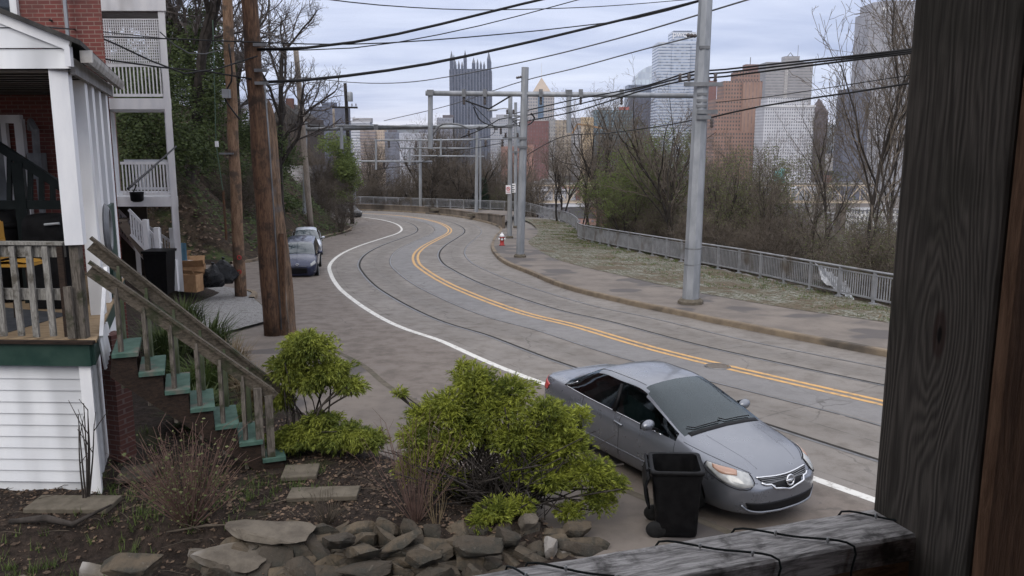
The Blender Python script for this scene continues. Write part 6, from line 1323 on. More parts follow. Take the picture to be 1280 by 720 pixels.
for py in (322, 340): p = P(299, py, b2.y - .225); MB().tube([p + Vector((.07 * math.cos(a), -.0, .07 * math.sin(a))) for a in np.linspace(0, 2 * math.pi, 13)], .012, 5, cap=False).build('paint_mark', M['sign_red'], U2)
m = MB().box(b2 + Vector((.05, -.35, .02)), (.55, .35, .03), .2); o = m.build('paper_scrap', M['paper']); tag(o, 'white scrap lying at the foot of the orange brown pole', 'scrap')
b3 = Vector(((384 - 640) / F * 68 * .985, 68.0, tz((384 - 640) / F * 68 * .985, 68.0))); U3, b3, t3 = pole('bleached grey utility pole in front of the beam mast', b3, 370, 62, .24, .20, M['pole_grey'])
b4 = Vector(((437 - 640) / F * 85 * .985, 85.0, gz(85) + .12)); U4, b4, t4 = pole('black tarred pole with transformer and crossarm at the bend', b4, 431.5, 104, .21, .16, M['pole_black'])
c = P(437.5, 121, 84.6); MB().lathe([(.26, -.45), (.28, -.4), (.28, .35), (.24, .45), (.08, .5)], c, 14).build('transformer', M['galv'], U4, True); MB().bar(P(415, 134, 84.7), P(447, 134.5, 84.7), .16, .18).build('cross_arm', M['pole_black'], U4)
for px in (417, 424, 440, 445): insul(U4, P(px, 133, 84.7), (0, 0, 1), .28, .07)
b5 = Vector(((417 - 640) / F * 90 * .985, 90.0, tz((417 - 640) / F * 90 * .985, 90.0))); pole('thin pale pole standing behind the crown of the green bush', b5, 417, 136, .15, .12, M['pole_grey'])
# wires: each a cable of its own through points of the place
def wire(label, pts, r_=.02, mt=None, nm='overhead_cable', grp=None):
    w_ = spline([tuple(P(x, y, Y)) for x, y, Y in pts], 1.2) ; o = MB().tube(w_, r_, 6).build(nm, mt or M['cable'], None, True); return tag(o, label, 'cable', grp)
A_Y, B_Y = 28.5, 46.8
wire('thick black cable sagging from the split pole up to the nearest mast top', [(322, 103, 22.8), (400, 98.5, 23.3), (520, 82.5, 24.2), (640, 57.5, 25.2), (760, 29, 26.6), (870, 2, 28), (905, -10, 28.6)], .045)
wire('black cable pair leaving the split pole towards the top edge over the towers', [(322, 62, 22.8), (380, 60, 23), (440, 53, 23.4), (520, 37.5, 24), (640, 8, 25), (700, -6, 25.6)], .040)
wire('thin black wire crossing under the upper cable pair', [(322, 63, 22.8), (400, 62, 23.2), (470, 57, 23.8), (560, 41, 24.6), (640, 22, 25.4), (740, -5, 26.4)], .016)
wire('thin wire running almost level from the house to the nearest mast top', [(0, 40, 17), (100, 45, 19), (200, 48, 21), (300, 52, 22.5), (420, 55.5, 24), (520, 51.5, 25), (640, 41.5, 26), (720, 33, 27), (800, 22, 28), (874, 2, 28.6)], .019)
wire('faint thin wire high above running past the spires', [(400, -2, 22), (470, 6, 24), (560, 11.5, 26), (640, 12, 28), (760, 7.5, 31), (900, -4, 34)], .016)
wire('thin wire sloping from the bleached pole up to the right of the nearest mast', [(372, 96, 60), (440, 103, 56), (500, 103.5, 52), (560, 96, 48), (660, 76, 40), (780, 46, 33), (940, -2, 27)], .028, M['cable_grey'])
wire('thin feeder wire from the flat topped mast up to the nearest mast', [(480, 151, 70), (560, 132, 60), (648, 103, 46.8), (720, 85, 40), (800, 63, 34), (870, 45, 28.6)], .026, M['cable_grey'])
wire('telephone cable from the brick house across to the split pole', [(75, 62, 19), (120, 72, 19.8), (190, 83, 21), (250, 88, 22), (322, 100, 22.8)], .022)
wire('service cable looping from the brick house eaves to the split pole', [(62, 25, 16.5), (110, 40, 17.8), (160, 62, 19.2), (230, 92, 21), (280, 84, 22.2), (322, 70, 22.8)], .020)
wire('pale service wire drooping to the orange brown pole', [(200, 40, 26), (226, 62, 27.5), (246, 68, 28.6), (268, 65, 29.6), (284, 60, 30)], .018, M['cable_grey'])
wire('black cable from the bleached pole to the split pole', [(322, 104, 22.9), (346, 105, 40), (371, 97, 68)], .04)
wire('dark service wire from the near house gutter along the balcony house', [(0, 28, 12), (60, 34, 14), (130, 40, 20), (205, 48, 27)], .014)
wire('black stay wire slanting from the white balcony post to the porch', [(220, 183, 27.6), (190, 210, 22), (160, 236, 17)], .028)
for k, (y0_, y1_, yr) in enumerate(((88, 139, 62), (92, 145, 64.5), (97, 152, 67))):
    wire(('upper', 'middle', 'lower')[k] + ' of three feeder cables hung between the nearest mast and the crowded masts', [(640, y1_ + 4, 66), (655, y1_, 47), (720, y1_ - 15 + k, 41), (800, y0_ + 21 - k * 2, 34), (860, y0_ + 3, 28.9), (895, y0_, 28.2), (1000, (y0_ + yr) / 2 + 1.5, 25), (1075, yr + 7, 23), (1150, yr - 2, 21.4)], .030)
wire('sagging contact feeder from the nearest mast toward the porch post', [(876, 150, 28.4), (893, 151, 28.2), (905, 147, 27.8), (920, 139, 27.4), (1000, 125, 25), (1075, 114, 22.8), (1150, 102, 20.8)], .028)
wire('contact wire along the valley side track', [(655, 196, 60), (700, 172, 46), (760, 166.5, 38), (830, 157, 32.5), (880, 147, 28.5)], .022)
wire('thin span wire behind the contact feeder near the post', [(895, 128, 28.3), (960, 121, 26.5), (1040, 109, 24), (1150, 92, 21)], .013)
wire('contact wire hanging over the hill side track', [(586, 126, 47), (600, 140, 50), (618, 160, 60), (612, 170, 75), (590, 175, 93)], .022)
wire('black jumper cable looped below the level beam', [(582, 126, 46.6), (592, 134, 46.6), (604, 139, 46.6), (620, 131, 46.6), (640, 119, 46.6)], .05)
wire('second jumper cable looped from beam to the crowded masts', [(592, 134, 46.6), (600, 150, 50), (615, 157, 57), (630, 158, 64), (646, 150, 66)], .035)
wire('black pull off cable curving from the beam over the road', [(576, 172, 66), (590, 167, 66), (606, 160, 66), (622, 150, 66), (640, 146, 66)], .045)
wire('looped jumper at the crowded masts', [(640, 150, 66), (650, 158, 62), (662, 155, 56), (668, 148, 50), (664, 142, 47)], .045)
wire('far contact wire round the bend', [(469, 212, 94), (520, 205, 96), (560, 190, 94), (600, 184, 90), (630, 178, 80)], .035)
# ------------------------------------------------------------------ trees, brush, shrubs
def tree_mesh(name, seed, h, r0, spread=.5, levels=4, trunks=1, clear=.25, dens=1.0, leaf=None, leafn=0, leaf_s=.09, up=.25, mats=None, twig_r=.006, kids=(9, 7, 6, 5), droop=0.0):
    r = random.Random(seed); wood_, lv = MB(), MB(); tips = []
    def grow(p, d, L, rad, lev):
        seg = 5 if lev < 2 else (4 if lev == 2 else 3); pts = [p.copy()]; q = p.copy(); dd = d.copy(); k = L / seg
        for i in range(seg):
            j = .22 + .06 * lev
            dd = (dd + Vector((r.uniform(-j, j), r.uniform(-j, j), r.uniform(-j, j) + up * .35 - droop * .1 * lev))).normalized(); q = q + dd * k; pts.append(q.copy())
        e = rad * (.45 if lev < levels else .3); rs = [rad + (e - rad) * i / seg for i in range(seg + 1)]
        wood_.tube(pts, [max(twig_r, x) for x in rs], 7 if lev == 0 else (5 if lev == 1 else 3), m=0 if lev < 2 else 1, cap=False)
        if lev >= levels - 1: tips.extend(pts[1:])
        if lev >= levels: return
        n = max(2, int(kids[lev] * dens * r.uniform(.8, 1.2)))
        for c in range(n):
            t = (clear if lev == 0 else .12) + (1 - (clear if lev == 0 else .12)) * (c + r.random()) / n; t = min(t, .98); i = min(int(t * seg), seg - 1); b = pts[i].lerp(pts[i + 1], t * seg - i)
            ax = (pts[i + 1] - pts[i]).normalized(); x, y, _ = frame_of(ax); a = r.uniform(0, 2 * math.pi); o_ = r.uniform(.5, 1.0) * (spread + .15 * lev)
            nd = (ax * (1 - .35 * o_) + (x * math.cos(a) + y * math.sin(a)) * o_ * 1.1).normalized()
            grow(b, nd, L * r.uniform(.46, .74) * (1.08 - .45 * t), max(twig_r, (rs[i] * .62)), lev + 1)
    for t_ in range(trunks):
        a = r.uniform(0, 6.28); o_ = 0 if trunks == 1 else .35; base = Vector((math.cos(a) * .25 * (trunks > 1), math.sin(a) * .25 * (trunks > 1), -.3)); d = Vector((math.cos(a) * o_ * r.uniform(.3, 1), math.sin(a) * o_ * r.uniform(.3, 1), 1)).normalized()
        grow(base, d, h * .8 * r.uniform(.8, 1), r0 * r.uniform(.75, 1) * (1 if trunks == 1 else .7), 0)
    if leaf and tips:
        for _ in range(leafn):
            p = r.choice(tips) + Vector((r.gauss(0, .12), r.gauss(0, .12), r.gauss(0, .12))); s_ = leaf_s * r.uniform(.6, 1.3); x, y, z = frame_of(Vector((r.gauss(0, 1), r.gauss(0, 1), r.gauss(0, 1) + .3)))
            lv.quad(p - x * s_ * .5, p + y * s_ * .35, p + x * s_ * .5, p - y * s_ * .35)
    mt_ = mats or [M['bark'], M['twig']]
    return wood_.mesh(name + '_branches', mt_), (lv.mesh(name + '_leaves', leaf) if leaf and lv.v else None)
def plant(name, label, cat, meshes, loc, rz=0.0, s=1.0, group=None, part=('branches', 'foliage'), sz=None):
    t_ = thing(name, label, cat, loc, group, rz); t_.scale = (s, s, sz or s)
    for me, pn in zip(meshes, part):
        if me: o = link(bpy.data.objects.new(pn, me)); o.parent = t_
    return t_
rv = random.Random(5)
T_up = [tree_mesh('upright', 11 + i, 11, .085, .42, 4, 1, .22, 1.0, up=.45, kids=(13, 7, 5, 3)) for i in range(2)]
T_mul = [tree_mesh('many_stemmed', 31 + i, 10, .17, .62, 4, 3, .22, .9, kids=(9, 7, 5, 4), up=.3) for i in range(2)]
T_bud = tree_mesh('budding', 41, 8, .12, .6, 4, 3, .15, .9, M['bud'], 5200, .10, kids=(10, 7, 5, 3))
T_grn = tree_mesh('spring', 43, 8, .12, .6, 4, 3, .15, .9, M['spring'], 13000, .10, kids=(10, 7, 5, 3))
T_blo = tree_mesh('blossom', 45, 8, .14, .6, 4, 2, .2, .9, M['blossom'], 4200, .13, kids=(9, 7, 5, 4))
T_brush = [tree_mesh('brush', 51 + i, 5.5, .05, .75, 3, 7, .08, 1.0, kids=(11, 8, 5), up=.12, twig_r=.005, mats=[M['bramble'], M['twig']]) for i in range(3)]
T_brushg = tree_mesh('leafy_brush', 61, 5, .05, .75, 3, 6, .08, 1.0, M['bud'], 2600, .07, kids=(10, 8, 5), up=.12, mats=[M['bramble'], M['twig']])
T_big = tree_mesh('great_tree', 71, 19, .42, .62, 5, 1, .28, .95, kids=(10, 7, 6, 4, 3), up=.2, mats=[M['bark'], M['bark_grey']])
T_big2 = tree_mesh('great_tree', 77, 17, .36, .62, 5, 1, .3, .95, kids=(10, 7, 6, 4, 3), up=.2, mats=[M['bark'], M['bark_grey']])
def conifer(seed, h, w_):
    r = random.Random(seed); a_, b_ = MB(), MB(); a_.tube([(0, 0, -.3), (0, 0, h)], [.14, .02], 6)
    for k in range(2600):
        t = r.random() ** .8; z = h * (.06 + .93 * t); a = r.uniform(0, 6.28); rad = w_ * (1 - t) * r.uniform(.35, 1.05) * (.85 + .25 * math.sin(a * 3 + z * 2)); p = Vector((rad * math.cos(a), rad * math.sin(a), z - rad * .22)); d = Vector((math.cos(a), math.sin(a), -.35)); x, y, _ = frame_of(d); L = .34 * r.uniform(.6, 1.2)
        b_.quad(p - d * L * .2 - x * .04, p + d * L - x * .10, p + d * L * 1.2 + y * .02, p + d * L + x * .12)
    return a_.mesh('conifer_trunk', M['bark']), b_.mesh('conifer_needles', M['pine'])
T_con = conifer(3, 7, 1.7)
def bank(px, Y, dx=0.0):
    x = (px - 640) / F * Y + dx; return Vector((x, Y, tz(x, Y) - .1))
# --- beyond the railing, named ones first
def T(px, Y, meshes, name, label, cat='tree', s=1.0, rz=None, group=None, sz=None):
    return plant(name, label, cat, meshes, bank(px, Y), rv.uniform(0, 6.28) if rz is None else rz, s, group, sz=sz)
T(1078, 33, T_up[0], 'bare_tree', 'tall thin bare tree crossing the chamfered grey tower', s=1.28, rz=.4)
T(1108, 36, T_up[1], 'bare_tree', 'tall bare tree right beside the dark porch post', s=1.25, rz=2.0)
T(1040, 41, T_up[0], 'bare_tree', 'slender bare tree before the dark pyramid roofed tower', s=.92, rz=3.0)
T(745, 72, T_mul[0], 'bare_tree', 'dark many stemmed bare tree behind the kink in the railing', s=1.22, rz=.9)
T(772, 80, T_up[1], 'bare_tree', 'thin dark tree with steep limbs before the teal glass block', s=1.30, rz=.9)
T(700, 88, T_mul[1], 'bare_tree', 'dark bare tree before the maroon brick block', s=1.05, rz=.2)
T(846, 56, T_mul[1], 'bare_tree', 'bare tree with thick dark limbs in front of the banded glass tower', s=1.18, rz=4.0)
T(816, 62, T_grn, 'budding_tree', 'tree hazed with fresh green leaves beside the banded glass tower', s=1.22, rz=1.0)
T(790, 58, T_grn, 'budding_tree', 'lower fresh green tree leaning over the railing', s=.80, rz=2.2)
T(905, 52, T_bud, 'budding_tree', 'yellow green budding tree at the foot of the orange brick tower', s=.98, rz=.3)
T(960, 47, T_up[1], 'bare_tree', 'narrow bare tree before the white grid building', s=.80, rz=5.0)
T(940, 60, T_mul[0], 'bare_tree', 'bare tree in front of the orange brick tower base', s=.78, rz=3.3)
T(1000, 50, T_bud, 'budding_tree', 'budding tree under the white grid building', s=1.0, rz=4.3)
T(672, 96, T_brush[0], 'bare_bush', 'grey bare bush behind the crowded masts', 'bush', s=1.2)
for k in range(44):
    Y = rv.uniform(27, 66); f_ = np.interp(Y, [p[1] for p in FENCE], [p[0] for p in FENCE]); x = f_ + rv.uniform(1.6, 9.5) * (1 + .01 * Y); i = k % 4; me = (T_brush[0], T_brush[1], T_brushg, T_brushg)[i]
    plant('thicket_bush', 'tangled bare brown bush in the thicket beyond the railing' if i < 2 else 'tangled bush with small green leaves in the thicket beyond the railing', 'bush', me, (x, Y, tz(x, Y) - .2), rv.uniform(0, 6.28), rv.uniform(.6, 1.0), 'bare bushes beyond the railing' if i < 2 else 'leafy bushes beyond the railing')
for k in range(9):
    Y = rv.uniform(30, 66); f_ = np.interp(Y, [p[1] for p in FENCE], [p[0] for p in FENCE]); x = f_ + rv.uniform(6, 18); i = rv.choice([0, 1]); me = (T_mul[i], T_up[i])[k % 2]
    plant('bare_tree', 'bare tree deep in the thicket beyond the railing', 'tree', me, (x, Y, tz(x, Y) - .2), rv.uniform(0, 6.28), rv.uniform(.6, .85), 'bare trees deep in the thicket')
for k in range(22):
    Y = rv.uniform(68, 98); x = 6.5 + rv.uniform(1.5, 13)
    plant('bare_tree', 'bare tree on the slope behind the kink of the railing', 'tree', (T_mul[k % 2] if k % 3 else T_up[0]), (x, Y, tz(x, Y) - .2), rv.uniform(0, 6.28), rv.uniform(.7, 1.05), 'bare trees behind the kink of the railing')
# --- behind the far parapet
T(527, 118, T_con, 'conifer', 'dark conifer behind the mast at the middle of the far bend', s=.62); T(605, 110, T_con, 'conifer', 'taller dark conifer behind the parapet mast', s=.88, rz=1); T(592, 114, T_con, 'conifer', 'small dark conifer beside the taller one', s=.55, rz=2)
T(628, 108, T_bud, 'budding_tree', 'yellow green bush behind the signed mast', s=.55, rz=2)
T(562, 122, T_blo, 'blossom_tree', 'pale pink blossoming tree under the spired glass tower', s=.95, rz=1); T(585, 128, T_blo, 'blossom_tree', 'second pale blossoming tree nearer the parapet mast', s=.85, rz=3); T(505, 126, T_blo, 'blossom_tree', 'pale blossoming tree in front of the slate office', s=.72, rz=5)
T(548, 116, T_bud, 'budding_tree', 'budding tree in the gap between the two parapet masts', s=.72, rz=4)
for k in range(40):
    px = rv.uniform(444, 660); Y = rv.uniform(108, 130) + 8 * (px < 520); me = (T_mul[0], T_mul[1], T_brush[1], T_brush[2])[k % 4]
    plant('bare_tree', 'grey bare tree behind the far parapet', 'tree', me, bank(px, Y), rv.uniform(0, 6.28), rv.uniform(.85, 1.35) * (1 if k % 4 < 2 else 1.2), 'bare trees behind the far parapet')
# --- the wooded bank
def hill(px, Y, dz=-.1): x = (px - 640) / F * Y; return Vector((x, Y, tz(x, Y) + dz))
def TH2(px, Y, meshes, name, label, cat='tree', s=1.0, rz=0.0): return plant(name, label, cat, meshes, hill(px, Y), rz, s)
TH2(236, 50, T_big, 'bare_tree', 'great leaning bare tree with dark limbs behind the orange brown pole', s=.95, rz=.6)
TH2(352, 60, T_big2, 'bare_tree', 'great bare tree spreading its twigs over the sky above the split pole', s=1.0, rz=2.4)
TH2(215, 50, T_big2, 'bare_tree', 'dark bare tree on the bank behind the balcony house', s=.9, rz=4.4)
TH2(309, 60, T_big, 'bare_tree', 'bare tree higher on the bank seen between the two brown poles', s=.9, rz=3.1)
TH2(180, 58, T_big, 'bare_tree', 'bare tree at the top of the bank above the white balcony', s=.9, rz=5.3)
TH2(350, 85, T_up[0], 'bare_tree', 'thin bare tree beside the dark hillside roof', s=1.0, rz=1.3)
for k in range(26):
    px = rv.uniform(160, 440); Y = rv.uniform(45, 84); p = hill(px, Y)
    if not on_bank(p.x, p.y): continue
    plant('bramble_bush', 'tangle of bare brown brambles on the bank', 'bush', T_brush[k % 3], p, rv.uniform(0, 6.28), rv.uniform(.45, .8), 'brambles on the bank')
# ivy and spring green: leaf by leaf over the bank and up its trees
r = np.random.default_rng(9)
def leafcloud(name, centres, n, mt, size, label=None, kind=None, flat=.6):
    """n small leaf faces spread through lumpy clumps given as (centre, radii)"""
    m = MB(); w_ = np.array([c[1][0] * c[1][2] for c in centres]); w_ = w_ / w_.sum(); pick = r.choice(len(centres), n, p=w_)
    for i in pick:
        c_, ra_ = centres[i]; d = r.normal(size=3); d /= np.linalg.norm(d); rr_ = r.random() ** .40; k = .78 + .45 * nz(d[0] * 2 + i, d[1] * 2, d[2] * 2, 1.4)
        p = Vector((c_[0] + d[0] * ra_[0] * rr_ * k, c_[1] + d[1] * ra_[1] * rr_ * k, c_[2] + d[2] * ra_[2] * rr_ * k))
        x, y, _ = frame_of(Vector((r.normal() * .8 + d[0], r.normal() * .8 + d[1] - .3, r.normal() * .6 + .35))); s_ = size * r.uniform(.55, 1.3); m.quad(p - x * s_ * .5, p + y * s_ * flat * .5, p + x * s_ * .5, p - y * s_ * flat * .5)
    return m
iv = []
for px, py, Y, rx_, rz_ in ((190, 110, 47, 2.6, 2.6), (230, 80, 50, 2.6, 3.0), (215, 175, 46, 2.3, 2.6), (165, 160, 45, 1.8, 3.0), (262, 130, 50, 1.8, 2.6), (150, 90, 50, 2.0, 3.0), (255, 185, 48, 1.6, 1.8), (310, 170, 58, 1.8, 2.2), (352, 195, 62, 1.9, 1.7), (335, 215, 60, 1.5, 1.4), (245, 40, 54, 2.0, 2.4), (205, 45, 52, 1.8, 2.4), (320, 235, 56, 1.5, 1.1), (330, 180, 59, 2.0, 1.8), (300, 215, 55, 1.6, 1.6), (170, 215, 45, 1.8, 1.8), (275, 90, 54, 1.4, 2.2), (360, 255, 66, 1.5, .9)):
    c_ = P(px, py, Y); iv.append(((c_.x, c_.y, c_.z), (rx_, 1.6, rz_)))
leafcloud('ivy', iv, 52000, None, .17).build('ivy', M['ivy'], kind='stuff')
m = MB(); n_ = 0
while n_ < 15000:
    x, y = r.uniform(-34, -13), r.uniform(42.5, 92)
    if not on_bank(x, y) or nz(x, y, 5, .22) < -.05: continue
    for _ in range(4):
        xx, yy_ = x + r.normal() * .5, y + r.normal() * .5; p = Vector((xx, yy_, tz(xx, yy_) + .08 + abs(r.normal()) * .25)); a, b, _ = frame_of(Vector((r.normal() * .6 + .3, r.normal() * .6 - .3, 1))); s_ = .2 * r.uniform(.6, 1.3); m.quad(p - a * s_ * .5, p + b * s_ * .35, p + a * s_ * .5, p - b * s_ * .35, 0 if nz(xx, yy_, 9, .15) > .0 else 1); n_ += 1
m.build('ground_cover', [M['ivy'], M['litter']], kind='stuff')
# the big bush at the end of the bank, green at its edge
gb = thing('green_bush', 'large round bush with fresh green edge hanging over the third car', 'bush', hill(412, 80))
cs = []
for px, py, Y, a_, b_ in ((400, 215, 80, 3.0, 2.6), (432, 208, 81, 1.6, 1.9), (418, 180, 80, 2.2, 1.4), (440, 225, 82, 1.3, 1.6), (425, 245, 81, 1.8, 1.1), (395, 185, 79, 1.8, 1.4)):
    c_ = P(px, py, Y); cs.append(((c_.x, c_.y, c_.z), (a_, 2.2, b_)))
leafcloud('foliage', [cs[1], cs[1], cs[2], cs[3], cs[4]], 9000, None, .18).build('foliage', M['spring'], gb)
for px, py, s_ in ((392, 268, .95), (408, 262, 1.1), (425, 262, .9), (400, 240, 1.0)): c_ = P(px, py + 8, 82); o = link(bpy.data.objects.new('branches', T_brush[1][0])); o.location = c_; o.scale = (s_, s_, s_); o.rotation_euler = (0, 0, px); adopt(o, gb)
# house on the bank with a dark roof
rh = thing('hillside_house', 'dark house on the bank showing its roof and chimney behind the bare twigs', 'house', P(362, 175, 92)); c_ = P(358, 180, 92)
MB().box((c_.x, 95, c_.z + .2), (5.4, 7, 5)).build('wall', mottled('sooty_wall', (.05, .042, .04), (.08, .066, .06), 3, .9, .2), rh)
m = MB(); e0, e1, rg_ = P(335, 152, 91), P(388, 157, 91), P(352, 128, 91); q0 = [Vector((e0.x, 91, e0.z)), Vector((rg_.x, 91, rg_.z)), Vector((e1.x, 91, e1.z))]; q1 = [p + Vector((0, 8, 0)) for p in q0]
m.quad(q0[0], q0[1], q1[1], q1[0]); m.quad(q0[1], q0[2], q1[2], q1[1]); m.tri(*q0); m.tri(*q1[::-1]); ro = m.build('roof', M['shingle'], rh); c_ = P(361, 128, 92.5); MB().box((c_.x, 93, c_.z - .3), (.75, .75, 1.5)).build('chimney', M['brick_far'], ro)
MB().box((P(340, 158, 90.9).x, 91.2, P(340, 166, 91).z), (.8, .1, 1.0)).build('window', M['glass_dark'], rh)

# ------------------------------------------------------------------ the yard plants
def cypress(name, label, base, limbs, mt, seed, spray=.13, droop=.5, nper=200, stems=30, swell=1.14):
    """low limbs from a dark tangle of stems, each ending in a plume of thread-like sprays"""
    r_ = random.Random(seed); root = thing(name, label, 'shrub', base); st, lf = MB(), MB()
    for (c_, ra_) in limbs:
        c_ = Vector(c_); ra_ = tuple(q * swell for q in ra_); k = 4
        for _ in range(3):
            e = c_ + Vector((r_.gauss(0, ra_[0] * .4), r_.gauss(0, ra_[1] * .4), r_.gauss(0, ra_[2] * .3))); b = Vector(base) + Vector((r_.gauss(0, .22), r_.gauss(0, .15), 0)); md = b.lerp(e, .5) + Vector((r_.gauss(0, .08), r_.gauss(0, .08), .12))
            st.tube(spline([tuple(b), tuple(md), tuple(e)], .12), .011 * r_.uniform(.6, 1.6), 5, cap=False)
        n = int(nper * 9.5 * ra_[0] * (ra_[2] + ra_[1]) * 10)
        for _ in range(n):
            d = Vector((r_.gauss(0, 1), r_.gauss(0, 1), r_.gauss(0, 1) + .35)).normalized(); q_ = .72 + .5 * noise.noise(d * 1.9 + c_ * 3); q = r_.random() ** .55 * q_
            p = c_ + Vector((d.x * ra_[0] * q, d.y * ra_[1] * q, d.z * ra_[2] * q)); g = (Vector((d.x, d.y, d.z * .5 + .15)) + Vector((r_.gauss(0, .35), r_.gauss(0, .35), r_.gauss(0, .3)))).normalized()
            L = spray * .47 * r_.uniform(.55, 1.3); 
            for j in range(r_.choice((3, 4, 5))):
                x, y, _ = frame_of(g); a = r_.uniform(0, 6.28); h = (g + (x * math.cos(a) + y * math.sin(a)) * r_.uniform(.1, .75)).normalized(); s0 = p + g * L * .25 * r_.random(); e1_ = s0 + h * L * .55; e2 = e1_ + (h + Vector((0, 0, -droop))).normalized() * L * .5; wv_ = (x * math.sin(a) - y * math.cos(a)) * L * .085
                lf.quad(s0 - wv_ * .5, s0 + wv_ * .5, e1_ + wv_, e1_ - wv_); lf.tri(e1_ - wv_, e1_ + wv_, e2)
    for _ in range(stems):
        b = Vector(base) + Vector((r_.gauss(0, .3), r_.gauss(0, .2), 0)); e = Vector(base) + Vector((r_.gauss(0, .7), r_.gauss(-.05, .4), r_.uniform(.3, .95))); st.tube(spline([tuple(b), tuple(b.lerp(e, .5) + Vector((r_.gauss(0, .1), r_.gauss(0, .1), r_.gauss(0, .1)))), tuple(e)], .1), .006 * r_.uniform(.6, 1.8), 4, cap=False)
    st.build('stems', M['bark'], root); lf.build('foliage', mt, root); return root
def L_(px, py, Y, rx_, ry_, rz_): c_ = P(px, py, Y); return ((c_.x, c_.y, c_.z), (rx_, ry_, rz_))
by = 12.5
cypress('cypress_shrub', 'golden thread leaved cypress in two tiers beside the green stair', (P(388, 560, by).x, by, yz(P(388, 560, by).x, by)),
        [L_(385, 436, by, .42, .36, .24), L_(360, 462, by, .30, .3, .26), L_(412, 466, by, .36, .3, .20), L_(438, 484, by - .1, .22, .22, .12), L_(385, 478, by, .34, .3, .14), L_(352, 500, by + .1, .18, .2, .14),
         L_(384, 545, by - .2, .46, .35, .16), L_(428, 546, by - .25, .50, .35, .17), L_(460, 552, by - .3, .28, .25, .13), L_(355, 552, by - .2, .30, .3, .13), L_(402, 526, by - .1, .30, .25, .10)], M['cypress2'], 3, .19, .75, 46, 0, 1.30)
by = 10.75
cypress('cypress_shrub', 'large golden green cypress sprawling over the stones in front of the car', (P(620, 650, by).x, by, yz(P(620, 650, by).x, by)),
        [L_(592, 478, by + .4, .34, .3, .22), L_(640, 488, by + .4, .36, .3, .18), L_(560, 515, by + .2, .42, .35, .28), L_(620, 515, by + .2, .46, .4, .24), L_(682, 520, by + .1, .40, .35, .24), L_(520, 548, by, .26, .3, .22), L_(556, 560, by, .3, .3, .2), L_(648, 548, by, .44, .35, .2), L_(705, 560, by - .1, .38, .3, .26),
         L_(735, 592, by - .25, .38, .3, .2), L_(690, 600, by - .3, .34, .3, .16), L_(765, 605, by - .3, .22, .24, .14), L_(512, 585, by - .2, .18, .22, .2), L_(525, 520, by + .2, .22, .2, .14), L_(725, 520, by + .3, .16, .2, .12), L_(620, 640, by - .75, .26, .25, .14), L_(598, 655, by - .85, .14, .2, .12), L_(650, 632, by - .6, .22, .2, .1), L_(578, 458, by + .5, .10, .1, .08), L_(500, 492, by + .3, .10, .1, .06), L_(590, 540, by + .1, .4, .3, .22), L_(670, 575, by, .4, .3, .2), L_(700, 540, by, .3, .3, .2), L_(748, 628, by - .35, .26, .2, .16), L_(712, 640, by - .4, .2, .2, .12), L_(530, 575, by - .05, .30, .25, .22), L_(560, 600, by - .1, .26, .22, .16), L_(650, 590, by - .1, .34, .25, .16), L_(600, 490, by + .3, .36, .3, .2)], M['cypress'], 8, .15, .25, 36, 420, 1.27)
def twiggy(name, label, base, n, h, spread, mt, seed, leaf=None, ln_=0, cat='shrub', rad=.006):
    r_ = random.Random(seed); root = thing(name, label, cat, base); m, l = MB(), MB(); b = Vector(base)
    for _ in range(n):
        a = r_.uniform(0, 6.28); o_ = r_.random() ** .7 * spread; e = b + Vector((math.cos(a) * o_, math.sin(a) * o_ * .7, h * r_.uniform(.55, 1.05) * (1 - .25 * (o_ / spread) ** 2))); s_ = b + Vector((math.cos(a) * .07 * r_.random(), math.sin(a) * .07 * r_.random(), -.03)); md = s_.lerp(e, .5) + Vector((math.cos(a) * .03, math.sin(a) * .03, r_.uniform(.0, .06)))
        pts = spline([tuple(s_), tuple(md), tuple(e)], .1); m.tube(pts, np.linspace(rad, rad * .4, len(pts)), 4, cap=False)
        for q in range(r_.choice((1, 2, 3))):
            p = Vector(pts[r_.randrange(len(pts) // 2, len(pts))]); d = (e - s_).normalized() + Vector((r_.gauss(0, .5), r_.gauss(0, .5), r_.gauss(0, .2))); m.tube([p, p + d * h * .14], [rad * .5, rad * .25], 3, cap=False)
        for q in range(ln_):
            p = Vector(pts[r_.randrange(1, len(pts))]) + Vector((r_.gauss(0, .02), r_.gauss(0, .02), r_.gauss(0, .02))); x, y, _ = frame_of(Vector((r_.gauss(0, 1), r_.gauss(0, 1), 1))); s2_ = .022 * r_.uniform(.6, 1.5); l.quad(p - x * s2_, p + y * s2_ * .6, p + x * s2_, p - y * s2_ * .6)
    m.build('stems', mt, root)
    if leaf and l.v: l.build('leaves', leaf, root)
    return root
def yb(px, py, Y0=10.4):
    Y = Y0
    for _ in range(8):
        x = P(px, py, Y).x; z = yz(x, Y); a, b_, c_ = ray(px, py); Y = b_ * (EYE - z) / -c_
    x = P(px, py, Y).x; return Vector((x, Y, yz(x, Y)))
twiggy('bare_shrub', 'upright bare shrub of many red brown stems with tiny buds before the stair', yb(238, 656), 95, 1.35, .95, M['twig_red'], 4, M['bud'], 7, rad=.008)
twiggy('cane_plant', 'black bare canes standing against the white siding', Vector((P(107, 612, 10.55).x, 10.55, yz(P(107, 612, 10.55).x, 10.55))), 7, 1.75, .34, M['bark'], 13, cat='plant', rad=.016)
twiggy('bare_shrub', 'thin bare stems fanned out in front of the large cypress', yb(520, 650), 46, 1.35, .75, M['twig_red'], 17, rad=.006)
twiggy('dead_stalks', 'bundle of dry tan stalks fallen over the stone wall', yb(545, 655), 9, .65, .22, M['drygrass'], 19, cat='plant')
twiggy('bare_shrub', 'short dark dead shrub at the edge of the paving slab', yb(410, 665), 40, .42, .35, M['bramble'], 23, rad=.005)
